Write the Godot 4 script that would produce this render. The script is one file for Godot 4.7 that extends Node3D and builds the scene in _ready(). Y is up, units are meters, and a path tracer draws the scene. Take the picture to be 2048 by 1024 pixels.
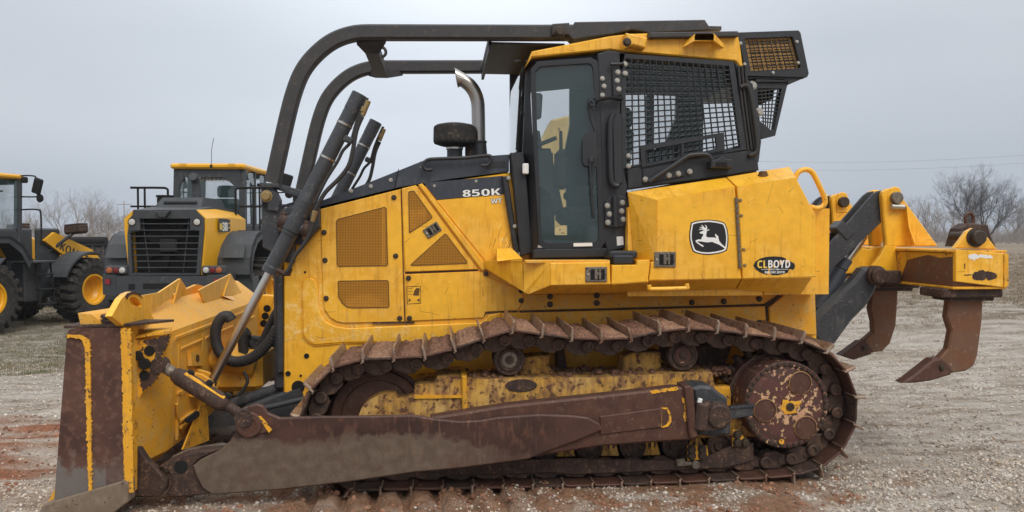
extends Node3D
# An overcast yard: a tracked bulldozer seen from its left side, two wheel loaders and bare trees behind it.

# ---------------------------------------------------------------- mesh building
class Mb:
	var v := PackedVector3Array()
	var n := PackedVector3Array()
	var uv := PackedVector2Array()
	var col := PackedColorArray()

	func put(p: Vector3, nn: Vector3) -> void:
		v.append(p)
		n.append(nn)
		var a := nn.abs()
		if a.z >= a.x and a.z >= a.y:
			uv.append(Vector2(p.x, -p.y))
		elif a.x >= a.y:
			uv.append(Vector2(p.z, -p.y))
		else:
			uv.append(Vector2(p.x, p.z))

	# a flat triangle that looks towards "out"
	func tri(a: Vector3, b: Vector3, c: Vector3, out: Vector3) -> void:
		var nn := (c - a).cross(b - a)
		if nn.length_squared() < 1e-16:
			return
		nn = nn.normalized()
		if nn.dot(out) < 0:
			nn = -nn
			var t := b
			b = c
			c = t
		put(a, nn)
		put(b, nn)
		put(c, nn)

	func quad(a: Vector3, b: Vector3, c: Vector3, d: Vector3, out: Vector3) -> void:
		tri(a, b, c, out)
		tri(a, c, d, out)

	func smooth(a: Vector3, b: Vector3, c: Vector3, na: Vector3, nb: Vector3, nc: Vector3) -> void:
		var nn := (c - a).cross(b - a)
		if nn.length_squared() < 1e-18:
			return
		if nn.dot(na + nb + nc) < 0:
			put(a, na)
			put(c, nc)
			put(b, nb)
		else:
			put(a, na)
			put(b, nb)
			put(c, nc)

	func smooth_quad(a: Vector3, b: Vector3, c: Vector3, d: Vector3, na: Vector3, nb: Vector3, nc: Vector3, nd: Vector3) -> void:
		smooth(a, b, c, na, nb, nc)
		smooth(a, c, d, na, nc, nd)

	func ring2(p: Array) -> PackedVector2Array:
		var r := PackedVector2Array()
		for i in range(0, p.size(), 2):
			r.append(Vector2(p[i], p[i + 1]))
		if Geometry2D.is_polygon_clockwise(r):
			r.reverse()
		return r

	func inset(r: PackedVector2Array, by: float) -> PackedVector2Array:
		var o := PackedVector2Array()
		var k := r.size()
		for i in k:
			var d0 := (r[i] - r[(i + k - 1) % k]).normalized()
			var d1 := (r[(i + 1) % k] - r[i]).normalized()
			var m := Vector2(-d0.y - d1.y, d0.x + d1.x)
			var l := m.length()
			if l < 0.2:
				o.append(r[i])
				continue
			m /= l
			o.append(r[i] + m * minf(by / maxf(m.dot(Vector2(-d0.y, d0.x)), 0.35), by * 2.2))
		return o

	# a polygon in the x-y plane pushed out between two z, with chamfered rims
	func plate(p: Array, z0: float, z1: float, bev := 0.0) -> void:
		var r := ring2(p)
		var k := r.size()
		var c := inset(r, bev) if bev > 0 else r
		var t := Geometry2D.triangulate_polygon(c)
		if t.is_empty():
			c = r
			bev = 0.0
			t = Geometry2D.triangulate_polygon(c)
		for i in range(0, t.size(), 3):
			tri(Vector3(c[t[i]].x, c[t[i]].y, z1), Vector3(c[t[i + 1]].x, c[t[i + 1]].y, z1), Vector3(c[t[i + 2]].x, c[t[i + 2]].y, z1), Vector3.BACK)
			tri(Vector3(c[t[i]].x, c[t[i]].y, z0), Vector3(c[t[i + 1]].x, c[t[i + 1]].y, z0), Vector3(c[t[i + 2]].x, c[t[i + 2]].y, z0), Vector3.FORWARD)
		for i in k:
			var j := (i + 1) % k
			var o := Vector3(r[j].y - r[i].y, r[i].x - r[j].x, 0)
			quad(Vector3(r[i].x, r[i].y, z0 + bev), Vector3(r[j].x, r[j].y, z0 + bev), Vector3(r[j].x, r[j].y, z1 - bev), Vector3(r[i].x, r[i].y, z1 - bev), o)
			if bev > 0:
				quad(Vector3(r[i].x, r[i].y, z1 - bev), Vector3(r[j].x, r[j].y, z1 - bev), Vector3(c[j].x, c[j].y, z1), Vector3(c[i].x, c[i].y, z1), o + Vector3.BACK * o.length())
				quad(Vector3(r[i].x, r[i].y, z0 + bev), Vector3(r[j].x, r[j].y, z0 + bev), Vector3(c[j].x, c[j].y, z0), Vector3(c[i].x, c[i].y, z0), o + Vector3.FORWARD * o.length())

	# a band between two outlines of the same number of points
	func band(p: Array, q: Array, z0: float, z1: float) -> void:
		var k := p.size() / 2
		for i in k:
			var j := (i + 1) % k
			var a := Vector3(p[2 * i], p[2 * i + 1], 0)
			var b := Vector3(p[2 * j], p[2 * j + 1], 0)
			var c := Vector3(q[2 * j], q[2 * j + 1], 0)
			var d := Vector3(q[2 * i], q[2 * i + 1], 0)
			var f := Vector3(0, 0, z1)
			var g := Vector3(0, 0, z0)
			quad(a + f, b + f, c + f, d + f, Vector3.BACK)
			quad(a + g, b + g, c + g, d + g, Vector3.FORWARD)
			var o := (a + b) * 0.5 - (c + d) * 0.5
			quad(a + f, b + f, b + g, a + g, o)
			quad(d + f, c + f, c + g, d + g, -o)

	# any flat outline pushed along a vector
	func slab(p: Array, off: Vector3) -> void:
		var k := p.size()
		var nn := Vector3.ZERO
		for i in k:
			nn += (p[i] as Vector3).cross(p[(i + 1) % k])
		nn = nn.normalized()
		var ax: Vector3 = ((p[1] as Vector3) - p[0]).normalized()
		var ay: Vector3 = nn.cross(ax)
		var flat := PackedVector2Array()
		for q in p:
			flat.append(Vector2(ax.dot(q), ay.dot(q)))
		var t := Geometry2D.triangulate_polygon(flat)
		var front := nn if nn.dot(off) > 0 else -nn
		for i in range(0, t.size(), 3):
			tri(p[t[i]], p[t[i + 1]], p[t[i + 2]], -front)
			tri(p[t[i]] + off, p[t[i + 1]] + off, p[t[i + 2]] + off, front)
		for i in k:
			var a: Vector3 = p[i]
			var b: Vector3 = p[(i + 1) % k]
			quad(a, b, b + off, a + off, (b - a).cross(nn))

	# outlines of equal length joined one after the other
	func loft(rings: Array, caps := true) -> void:
		var k: int = rings[0].size()
		var mid := Vector3.ZERO
		for q in rings:
			for p in q:
				mid += p
		mid /= k * rings.size()
		for s in rings.size() - 1:
			var c := Vector3.ZERO
			for i in k:
				c += rings[s][i] + rings[s + 1][i]
			c /= 2 * k
			for i in k:
				var j := (i + 1) % k
				var f: Vector3 = (rings[s][i] + rings[s][j] + rings[s + 1][i] + rings[s + 1][j]) * 0.25
				quad(rings[s][i], rings[s][j], rings[s + 1][j], rings[s + 1][i], f - c)
		if caps:
			for s in [0, rings.size() - 1]:
				var c := Vector3.ZERO
				for p in rings[s]:
					c += p
				c /= k
				for i in k:
					tri(rings[s][i], rings[s][(i + 1) % k], c, c - mid)

	func box(c: Vector3, s: Vector3, b := Basis.IDENTITY, bev := 0.0) -> void:
		var h := s * 0.5
		bev = minf(bev, minf(h.x, minf(h.y, h.z)) * 0.7)
		for ax in 3:
			for sg in [-1.0, 1.0]:
				var u := Vector3.ZERO
				var w := Vector3.ZERO
				var o := Vector3.ZERO
				o[ax] = h[ax] * sg
				u[(ax + 1) % 3] = h[(ax + 1) % 3] - bev
				w[(ax + 2) % 3] = h[(ax + 2) % 3] - bev
				quad(c + b * (o - u - w), c + b * (o + u - w), c + b * (o + u + w), c + b * (o - u + w), b * o)
		if bev > 0:
			for ax in 3:
				var i1 := (ax + 1) % 3
				var i2 := (ax + 2) % 3
				for s1 in [-1.0, 1.0]:
					for s2 in [-1.0, 1.0]:
						var p := Vector3.ZERO
						p[ax] = h[ax] - bev
						var q := Vector3.ZERO
						q[i1] = s1 * h[i1]
						q[i2] = s2 * (h[i2] - bev)
						var r := Vector3.ZERO
						r[i1] = s1 * (h[i1] - bev)
						r[i2] = s2 * h[i2]
						quad(c + b * (q - p), c + b * (q + p), c + b * (r + p), c + b * (r - p), b * (q + r))
			for sx in [-1.0, 1.0]:
				for sy in [-1.0, 1.0]:
					for sz in [-1.0, 1.0]:
						var s3 := Vector3(sx, sy, sz)
						tri(c + b * (s3 * Vector3(h.x, h.y - bev, h.z - bev)), c + b * (s3 * Vector3(h.x - bev, h.y, h.z - bev)), c + b * (s3 * Vector3(h.x - bev, h.y - bev, h.z)), b * s3)

	# a profile of (radius, way along the axis) pairs turned round an axis
	func lathe(prof: Array, at: Vector3, axis: Vector3, seg := 16, soft := false) -> void:
		axis = axis.normalized()
		var x := axis.cross(Vector3.UP if absf(axis.y) < 0.9 else Vector3.RIGHT).normalized()
		var y := axis.cross(x)
		for k in range(0, prof.size() - 2, 2):
			var r0: float = prof[k]
			var t0: float = prof[k + 1]
			var r1: float = prof[k + 2]
			var t1: float = prof[k + 3]
			var sl := Vector2(t1 - t0, r0 - r1).normalized()
			if k + 3 < prof.size() and sl == Vector2.ZERO:
				continue
			for i in seg:
				var a0 := TAU * i / seg
				var a1 := TAU * (i + 1) / seg
				var d0 := x * cos(a0) + y * sin(a0)
				var d1 := x * cos(a1) + y * sin(a1)
				var n0 := d0 * sl.x + axis * sl.y
				var n1 := d1 * sl.x + axis * sl.y
				smooth_quad(at + d0 * r0 + axis * t0, at + d1 * r0 + axis * t0, at + d1 * r1 + axis * t1, at + d0 * r1 + axis * t1, n0, n1, n1, n0)

	func rod(a: Vector3, b: Vector3, r: float, r2 := -1.0, seg := 14) -> void:
		var l := a.distance_to(b)
		if r2 < 0:
			r2 = r
		var c := minf(r * 0.12, l * 0.2)
		lathe([0.0, 0.0, r - c, 0.0, r, c, r2, l - c, r2 - c, l, 0.0, l], a, b - a, seg)

	func pipe(p: Array, r: float, seg := 8, r2 := -1.0) -> void:
		var k := p.size()
		var side := Vector3.ZERO
		var rows := []
		for i in k:
			var d: Vector3 = ((p[mini(i + 1, k - 1)] as Vector3) - p[maxi(i - 1, 0)]).normalized()
			if i == 0:
				side = d.cross(Vector3.UP if absf(d.y) < 0.9 else Vector3.RIGHT).normalized()
			else:
				side = (side - d * side.dot(d)).normalized()
			var up := d.cross(side)
			var row := []
			for s in seg:
				row.append(side * cos(TAU * s / seg) + up * sin(TAU * s / seg))
			rows.append(row)
		for i in k - 1:
			var ra := r if r2 < 0 else lerpf(r, r2, float(i) / (k - 1))
			var rb := r if r2 < 0 else lerpf(r, r2, float(i + 1) / (k - 1))
			for s in seg:
				var q := (s + 1) % seg
				smooth_quad(p[i] + rows[i][s] * ra, p[i] + rows[i][q] * ra, p[i + 1] + rows[i + 1][q] * rb, p[i + 1] + rows[i + 1][s] * rb, rows[i][s], rows[i][q], rows[i + 1][q], rows[i + 1][s])
		for e in [0, k - 1]:
			var d: Vector3 = (p[1] as Vector3) - p[0] if e == 0 else (p[k - 2] as Vector3) - p[k - 1]
			for s in seg:
				tri(p[e] + rows[e][s] * r, p[e] + rows[e][(s + 1) % seg] * r, p[e], -d)

	# a square tube whose path lies in a plane across "side"
	func beam(p: Array, w: float, h: float, side: Vector3, c := 0.012) -> void:
		var rings := []
		var k := p.size()
		for i in k:
			var d: Vector3 = ((p[mini(i + 1, k - 1)] as Vector3) - p[maxi(i - 1, 0)]).normalized()
			var u := d.cross(side).normalized()
			var a := w * 0.5
			var b := h * 0.5
			var ring := []
			for e in [[-a + c, b], [a - c, b], [a, b - c], [a, -b + c], [a - c, -b], [-a + c, -b], [-a, -b + c], [-a, b - c]]:
				ring.append(p[i] + side * e[0] + u * e[1])
			rings.append(ring)
		loft(rings)

	func mesh(org := Vector3.ZERO) -> ArrayMesh:
		var m := ArrayMesh.new()
		var a := []
		a.resize(Mesh.ARRAY_MAX)
		if org != Vector3.ZERO:
			for i in v.size():
				v[i] -= org
		a[Mesh.ARRAY_VERTEX] = v
		a[Mesh.ARRAY_NORMAL] = n
		a[Mesh.ARRAY_TEX_UV] = uv
		if col.size() == v.size():
			a[Mesh.ARRAY_COLOR] = col
		m.add_surface_from_arrays(Mesh.PRIMITIVE_TRIANGLES, a)
		return m


var org := Vector3.ZERO   # base of the thing being built; shapes are given in the yard's metres
var M := {}               # materials
var taken := {}

func numbered(called: String) -> String:
	taken[called] = taken.get(called, -1) + 1
	return called if taken[called] == 0 else "%s_%03d" % [called, taken[called]]

func tag(o: Node, label: String, category: String, group := "", kind := "") -> void:
	o.set_meta("label", label)
	if category:
		o.set_meta("category", category)
	if group:
		o.set_meta("group", group)
	if kind:
		o.set_meta("kind", kind)

func thing(called: String, label: String, category: String, at: Vector3, group := "") -> Node3D:
	var o := Node3D.new()
	o.name = numbered(called)
	add_child(o)
	o.position = at
	org = at
	tag(o, label, category, group)
	return o

# one named mesh; its number counts among the parts of the same parent
func obj(called: String, b: Mb, m: Material, parent: Node = null) -> MeshInstance3D:
	return inst(called, b.mesh(org), m, Transform3D.IDENTITY, parent)

func inst(called: String, me: Mesh, m: Material, t: Transform3D, parent: Node = null) -> MeshInstance3D:
	var o := MeshInstance3D.new()
	o.mesh = me
	o.material_override = m
	o.transform = t
	if parent == null:
		parent = self
		o.name = numbered(called)
		add_child(o)
	else:
		var c: Dictionary = parent.get_meta("_n") if parent.has_meta("_n") else {}
		c[called] = c.get(called, -1) + 1
		parent.set_meta("_n", c)
		o.name = called if c[called] == 0 else "%s_%03d" % [called, c[called]]
		parent.add_child(o, true)
	return o

func structure(called: String, b: Mb, m: Material) -> MeshInstance3D:
	org = Vector3.ZERO
	var o := obj(called, b, m)
	o.set_meta("kind", "structure")
	return o

# a round curve through the given points
func bent(p: Array, per := 5) -> Array:
	var out := []
	for i in p.size() - 1:
		var a: Vector3 = p[maxi(i - 1, 0)]
		var b: Vector3 = p[i]
		var c: Vector3 = p[i + 1]
		var d: Vector3 = p[mini(i + 2, p.size() - 1)]
		for s in per:
			out.append(b.cubic_interpolate(c, a, d, float(s) / per))
	out.append(p[-1])
	return out

# an outline whose edges are torn like flaking paint
func ragged(p: Array, amp: float, seed_ := 1, step := 0.009) -> Array:
	var r := RandomNumberGenerator.new()
	r.seed = seed_
	var out := []
	var k := p.size() / 2
	for i in k:
		var a := Vector2(p[2 * i], p[2 * i + 1])
		var b := Vector2(p[2 * ((i + 1) % k)], p[2 * ((i + 1) % k) + 1])
		var n := maxi(1, int(a.distance_to(b) / step))
		var side := (b - a).orthogonal().normalized()
		for s in n:
			var q := a.lerp(b, float(s) / n) + side * (amp * (r.randf_range(-0.35, 0.35) + (1.6 * pow(r.randf(), 5.0) - 0.1) * (1.0 if r.randf() < 0.6 else -1.0)) if s > 0 else 0.0)
			out.append(q.x)
			out.append(q.y)
	return out

func mirrored(p: Array) -> Array:
	return p.map(func(q): return Vector3(q.x, q.y, -q.z))

var bolt_mesh := {}
func bolt(parent: Node, at: Vector3, r: float, m: Material, axis := Vector3.BACK, called := "bolt") -> MeshInstance3D:
	var key := "%.4f" % r
	if not bolt_mesh.has(key):
		var b := Mb.new()
		b.lathe([r * 1.35, -0.002, r * 1.35, 0.003, r, 0.0035, r, r * 0.75, r * 0.85, r * 0.9, 0.0, r * 0.9], Vector3.ZERO, Vector3.BACK, 6 if r < 0.012 else 10)
		bolt_mesh[key] = b.mesh()
	var t := Transform3D(Basis(Quaternion(Vector3.BACK, axis.normalized())), at - org)
	return inst(called, bolt_mesh[key], m, t, parent)

func bolts(parent: Node, at: Array, r: float, m: Material) -> void:
	for p in at:
		bolt(parent, p, r, m)

func lettering(parent: Node, words: String, at: Vector3, high: float, wide: float, m: Material, turn := Basis.IDENTITY, fat := 0.0, under: Material = null, called := "lettering") -> void:
	var t := TextMesh.new()
	var f := SystemFont.new()
	f.font_names = PackedStringArray(["Droid Sans"])
	f.font_weight = 700
	t.font = f
	t.text = words
	t.font_size = 48
	t.pixel_size = 0.01
	t.depth = 0.02
	var s := t.get_aabb().size
	var mid := t.get_aabb().get_center()
	var sc := Vector3(wide / s.x, high / s.y, 0.1)
	var b := turn * Basis.from_scale(sc)
	inst(called, t, m, Transform3D(b, at - org - b * Vector3(mid.x, mid.y, 0)), parent)
	if under:
		for k in 6:
			var d := Vector3(cos(TAU * k / 6), sin(TAU * k / 6), 0) * fat
			inst("letter_outline", t, under, Transform3D(b, at - org - b * Vector3(mid.x, mid.y, 0) + turn * (d + Vector3(0, 0, -0.0011 - 0.00003 * k))), parent)

# ---------------------------------------------------------------- materials
func noise_bytes(side: int, seed_: int, freq: float, octaves := 4, kind := FastNoiseLite.TYPE_SIMPLEX_SMOOTH) -> PackedByteArray:
	var f := FastNoiseLite.new()
	f.seed = seed_
	f.frequency = freq
	f.noise_type = kind
	f.fractal_octaves = octaves
	return f.get_seamless_image(side, side).get_data()

# base tone with slow drift, speckle, chips down to another colour and a film of dust
func worn(seed_: int, base: Color, drift: Color, chip: Color, chips: float, dust: Color, dusty: float, side := 512, grain := 0.06, streaks := false, soft := 5.0) -> ImageTexture:
	var a := noise_bytes(side, seed_, 0.006, 5)
	var b := noise_bytes(side, seed_ + 1, 0.035, 4)
	var c := noise_bytes(side, seed_ + 2, 0.012, 5)
	var g := noise_bytes(side, seed_ + 3, 0.25, 2)
	var out := PackedByteArray()
	out.resize(side * side * 3)
	var cut := 255.0 * (1.0 - chips)
	for i in side * side:
		var q := base.lerp(drift, a[i] / 255.0)
		var px := i % side
		var py := i / side
		var drip := c[(py * side) + px * 4 % side]
		var d := clampf(((c[i] * 0.55 + drip * 0.45) / 255.0 - 1.0 + dusty) * 2.5, 0.0, 1.0)
		q = q.lerp(dust, d * 0.75)
		var flat := b[(py * 5 % side) * side + px]
		var w := maxf(b[i] * 0.62 + c[i] * 0.3 + g[i] * 0.08, flat * 0.80 + c[i] * 0.12 + g[i] * 0.08 if streaks else 0.0)
		if w > cut:
			q = q.lerp(chip, clampf((w - cut) / soft, 0.0, 1.0))
		var k := 1.0 + (g[i] / 127.5 - 1.0) * grain
		out[i * 3] = int(clampf(q.r * k, 0, 1) * 255)
		out[i * 3 + 1] = int(clampf(q.g * k, 0, 1) * 255)
		out[i * 3 + 2] = int(clampf(q.b * k, 0, 1) * 255)
	return ImageTexture.create_from_image(Image.create_from_data(side, side, false, Image.FORMAT_RGB8, out))

func bump(seed_: int, freq: float, octaves := 5, side := 512) -> ImageTexture:
	return ImageTexture.create_from_image(Image.create_from_data(side, side, false, Image.FORMAT_L8, noise_bytes(side, seed_, freq, octaves)))

func mat(called: String, tint: Color, rough: float, metal := 0.0, tex: Texture2D = null, metres := 1.5, relief: Texture2D = null, deep := 0.0) -> StandardMaterial3D:
	var m := StandardMaterial3D.new()
	m.resource_name = called
	m.albedo_color = tint
	m.roughness = rough
	m.metallic = metal
	if tex:
		m.albedo_texture = tex
	if tex or relief:
		m.uv1_triplanar = true
		m.uv1_world_triplanar = true
		m.uv1_scale = Vector3.ONE / metres
	if relief:
		m.heightmap_enabled = true
		m.heightmap_texture = relief
		m.heightmap_scale = deep
	M[called] = m
	return m

func rgb(r: int, g: int, b: int) -> Color:
	return Color(r / 255.0, g / 255.0, b / 255.0)


func _ready() -> void:
	# --- camera
	var cam := Camera3D.new()
	cam.name = "camera"
	add_child(cam)
	cam.position = Vector3(0, 1.76, 6.83)
	cam.rotation = Vector3(-atan(44.0 / 1540.0), deg_to_rad(-5.16), 0)
	cam.fov = rad_to_deg(2.0 * atan(512.0 / 1540.0))
	cam.near = 0.05
	cam.far = 4000.0
	cam.current = true
	# --- overcast sky, broad weak sun behind the cloud, a little haze
	var env := Environment.new()
	env.background_mode = Environment.BG_SKY
	env.sky = Sky.new()
	var pano := PanoramaSkyMaterial.new()
	pano.panorama = overcast()
	env.sky.sky_material = pano
	env.tonemap_mode = Environment.TONE_MAPPER_LINEAR
	env.tonemap_exposure = 1.08
	env.sdfgi_enabled = true
	env.ssao_enabled = true
	env.ssil_enabled = true
	env.fog_enabled = true
	env.fog_density = 0.0006
	env.fog_light_color = rgb(200, 207, 218)
	var we := WorldEnvironment.new()
	we.name = "environment"
	we.environment = env
	add_child(we)
	var sun := DirectionalLight3D.new()
	sun.name = "sun"
	add_child(sun)
	sun.rotation = Vector3(deg_to_rad(-48), deg_to_rad(22), 0)
	sun.light_color = Color(1.0, 0.965, 0.92)
	sun.light_energy = 0.5
	sun.light_angular_distance = 30.0
	sun.shadow_enabled = true
	make_materials()
	build_ground()
	build_trees()
	build_dozer()
	build_yard()
	build_gravel()
	for o in find_children("*", "Node", true, false):
		if o.has_meta("_n"):
			o.remove_meta("_n")

func overcast() -> ImageTexture:
	var w := 1024
	var h := 512
	var f := FastNoiseLite.new()
	f.seed = 11
	f.frequency = 1.1
	f.fractal_octaves = 5
	f.fractal_gain = 0.45
	var im := Image.create_empty(w, h, false, Image.FORMAT_RGBF)
	for y in h:
		var el := PI * (0.5 - (y + 0.5) / h)
		for x in w:
			var az := wrapf(TAU * (x + 0.5) / w, -PI, PI)
			var d := Vector3(cos(el) * sin(az), sin(el) * 3.4, -cos(el) * cos(az))
			var k := f.get_noise_3dv(d)
			var up := maxf(sin(el), 0.0)
			var lum := (0.492 + 0.68 * pow(up, 1.3)) * (1.0 + 0.47 * exp(-pow((az - 0.02) / 0.34, 2.0)))
			var c := Color(0.90, 0.985, 1.10).lerp(Color(0.945, 0.995, 1.06), clampf(up * 2.0 + k * 0.5, 0, 1))
			lum *= 1.0 + 0.17 * k
			if el < 0:
				lum = 0.22
				c = Color(1.0, 0.93, 0.82)
			im.set_pixel(x, y, Color(c.r * lum, c.g * lum, c.b * lum))
	return ImageTexture.create_from_image(im)

func make_materials() -> void:
	var rust := rgb(96, 62, 44)
	var soot := rgb(70, 48, 38)
	var tan := rgb(168, 142, 112)
	var fine := bump(5, 0.12, 4)
	var lumpy := bump(9, 0.03, 6)
	mat("yellow", Color.WHITE, 0.42)
	M.yellow.albedo_texture = hull_paint()
	M.yellow.uv1_scale = Vector3(1 / 5.2, 1 / 2.7, 1)
	M.yellow.uv1_offset = Vector3(1.6 / 5.2, 3.6 / 2.7, 0)
	mat("yellow_dusty", Color.WHITE, 0.6, 0.0, worn(120, rgb(240, 176, 44), rgb(222, 154, 34), rgb(140, 92, 44), 0.25, rgb(212, 172, 112), 0.62, 1024, 0.04, true), 2.1)
	mat("yellow_worn", Color.WHITE, 0.65, 0.0, worn(140, rgb(242, 180, 46), rgb(226, 160, 36), soot, 0.325, rgb(170, 128, 84), 0.52, 1024, 0.05), 1.3)
	mat("yellow_caked", Color.WHITE, 0.9, 0.0, worn(160, rgb(206, 150, 52), rgb(214, 176, 110), rgb(104, 72, 52), 0.43, rgb(124, 88, 62), 0.66, 1024, 0.14, false, 24.0), 2.2, lumpy, 0.6)
	mat("charcoal", Color.WHITE, 0.5, 0.0, worn(180, rgb(52, 55, 60), rgb(60, 62, 66), rgb(104, 98, 92), 0.27, rgb(90, 88, 85), 0.5, 512, 0.06, true), 1.4)
	mat("black_frame", Color.WHITE, 0.45, 0.0, worn(200, rgb(38, 40, 44), rgb(46, 48, 52), rgb(70, 70, 70), 0.22, rgb(66, 66, 66), 0.40, 512, 0.05), 1.2)
	mat("slate", Color.WHITE, 0.5, 0.0, worn(220, rgb(52, 58, 68), rgb(60, 66, 76), rgb(110, 112, 116), 0.22, rgb(92, 94, 98), 0.42, 512, 0.04), 1.3)
	mat("sweep_paint", Color.WHITE, 0.55, 0.0, worn(240, rgb(52, 52, 54), rgb(62, 60, 58), rgb(86, 76, 68), 0.27, rgb(78, 74, 70), 0.46, 512, 0.06, true), 1.1)
	mat("cylinder_paint", Color.WHITE, 0.45, 0.0, worn(260, rgb(58, 62, 66), rgb(64, 66, 70), rgb(118, 112, 106), 0.28, rgb(86, 84, 82), 0.48, 512, 0.05, true), 1.0)
	mat("rust", Color.WHITE, 0.6, 0.25, worn(280, rgb(98, 66, 52), rgb(76, 51, 43), rgb(128, 100, 82), 0.285, rgb(116, 90, 72), 0.45, 1024, 0.1, true), 1.1, fine, 0.05)
	mat("dark_rust", Color.WHITE, 0.75, 0.2, worn(300, rgb(72, 54, 46), rgb(54, 42, 38), rgb(118, 92, 74), 0.32, rgb(104, 80, 64), 0.52, 512, 0.1, true), 0.7, fine, 0.1)
	mat("chain_steel", Color.WHITE, 0.6, 0.35, worn(310, rgb(92, 74, 64), rgb(70, 56, 50), rgb(120, 88, 68), 0.34, rgb(128, 98, 78), 0.55, 512, 0.12), 0.6, fine, 0.1)
	mat("caked_mud", Color.WHITE, 0.95, 0.0, worn(320, rgb(136, 98, 76), rgb(112, 78, 60), rgb(84, 58, 46), 0.42, rgb(156, 124, 102), 0.55, 512, 0.16), 0.5, lumpy, 1.6)
	mat("pale_mud", Color.WHITE, 0.95, 0.0, worn(325, rgb(158, 120, 94), rgb(134, 98, 76), rgb(100, 72, 56), 0.40, rgb(174, 146, 120), 0.55, 512, 0.16), 0.5, lumpy, 1.6)
	mat("dry_mud", Color.WHITE, 0.9, 0.0, worn(340, rgb(128, 112, 96), rgb(110, 94, 78), rgb(86, 66, 52), 0.3, rgb(142, 128, 110), 0.5, 512, 0.08), 0.9, fine, 0.08)
	mat("hub_paint", Color.WHITE, 0.65, 0.1)
	mat("shank_steel", Color.WHITE, 0.6, 0.35, worn(380, rgb(116, 92, 76), rgb(122, 80, 56), rgb(146, 128, 112), 0.3, rgb(138, 100, 70), 0.48, 512, 0.12), 0.8, fine, 0.06)
	mat("worn_steel", Color.WHITE, 0.45, 0.55, worn(390, rgb(178, 164, 148), rgb(150, 128, 110), rgb(128, 92, 72), 0.42, rgb(150, 112, 88), 0.55, 256, 0.1), 0.6)
	mat("bright_steel", rgb(196, 190, 182), 0.28, 1.0)
	mat("stainless", rgb(176, 170, 164), 0.3, 1.0, null, 1.0)
	mat("bolt_zinc", rgb(184, 180, 170), 0.38, 0.7)
	mat("bolt_dark", rgb(74, 64, 54), 0.5, 0.5)
	mat("brass", rgb(158, 134, 92), 0.45, 0.6)
	mat("latch_grey", Color.WHITE, 0.5, 0.4, worn(400, rgb(128, 120, 108), rgb(110, 102, 92), rgb(86, 78, 68), 0.35, rgb(150, 140, 122), 0.5, 256, 0.06), 0.3)
	mat("hose_rubber", rgb(48, 46, 45), 0.65)
	mat("rubber", Color.WHITE, 0.85, 0.0, worn(420, rgb(50, 48, 46), rgb(42, 41, 40), rgb(96, 84, 70), 0.33, rgb(86, 76, 64), 0.5, 512, 0.08), 0.9)
	mat("void_black", rgb(22, 21, 21), 0.9)
	mat("seat_cloth", rgb(58, 60, 64), 0.85)
	mat("plain_white", rgb(232, 232, 228), 0.5)
	mat("decal_white", rgb(240, 240, 236), 0.45)
	mat("decal_black", rgb(30, 29, 30), 0.45)
	mat("decal_yellow", rgb(250, 214, 90), 0.45)
	mat("decal_brown", rgb(98, 70, 24), 0.5)
	mat("mesh_yellow", Color.WHITE, 0.75, 0.0, worn(440, rgb(104, 66, 20), rgb(82, 56, 22), rgb(70, 50, 28), 0.36, rgb(140, 96, 44), 0.45, 512, 0.05), 0.8)
	mat("screen_paint", rgb(212, 146, 40), 0.6)
	mat("louvre_tan", rgb(206, 160, 92), 0.6)
	mat("pale_tan", Color.WHITE, 0.7, 0.0, worn(445, rgb(214, 192, 124), rgb(196, 170, 104), rgb(120, 96, 66), 0.3, rgb(190, 166, 122), 0.5, 256, 0.06), 1.2)
	mat("lamp_amber", rgb(168, 92, 52), 0.25)
	mat("lamp_red", rgb(110, 28, 34), 0.25)
	mat("lamp_clear", rgb(206, 204, 198), 0.15, 0.3)
	mat("loader_yellow", Color.WHITE, 0.42, 0.0, worn(460, rgb(238, 178, 28), rgb(228, 164, 22), rgb(150, 104, 40), 0.24, rgb(222, 178, 84), 0.42, 512, 0.02), 1.8)
	mat("loader_grey", Color.WHITE, 0.55, 0.0, worn(480, rgb(62, 65, 68), rgb(54, 57, 60), rgb(96, 94, 90), 0.26, rgb(88, 86, 82), 0.45, 512, 0.04), 1.6)
	mat("truck_white", rgb(206, 208, 208), 0.5)
	mat("container_grey", Color.WHITE, 0.7, 0.0, worn(500, rgb(58, 60, 64), rgb(50, 50, 54), rgb(96, 74, 60), 0.3, rgb(80, 78, 74), 0.5, 256, 0.06), 1.5)
	mat("dust_red", rgb(146, 28, 44), 0.6)
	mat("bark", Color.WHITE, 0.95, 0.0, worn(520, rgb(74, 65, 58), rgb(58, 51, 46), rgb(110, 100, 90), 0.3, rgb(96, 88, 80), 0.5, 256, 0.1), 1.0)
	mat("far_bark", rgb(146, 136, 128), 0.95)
	var g := mat("cab_glass", Color(0.34, 0.47, 0.47, 0.11), 0.03)
	g.transparency = BaseMaterial3D.TRANSPARENCY_ALPHA
	var g2 := mat("clear_glass", Color(0.78, 0.88, 0.87, 0.10), 0.03)
	g2.transparency = BaseMaterial3D.TRANSPARENCY_ALPHA
	for k in ["yellow", "loader_yellow"]:
		M[k].clearcoat_enabled = true
		M[k].clearcoat = 0.25
		M[k].clearcoat_roughness = 0.25
	# the tall guards' coil of wear and the stained push arm carry textures of their own
	mat("arm_paint", Color.WHITE, 0.55, 0.15)
	M.arm_paint.albedo_texture = arm_stains()
	M.arm_paint.uv1_scale = Vector3(1 / 3.4, 1 / 1.2, 1)
	M.arm_paint.uv1_offset = Vector3(2.0 / 3.4, 1.0, 0)
	M.hub_paint.albedo_texture = hub_flakes()
	M.hub_paint.uv1_scale = Vector3(1.25, 1.25, 1)
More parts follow.
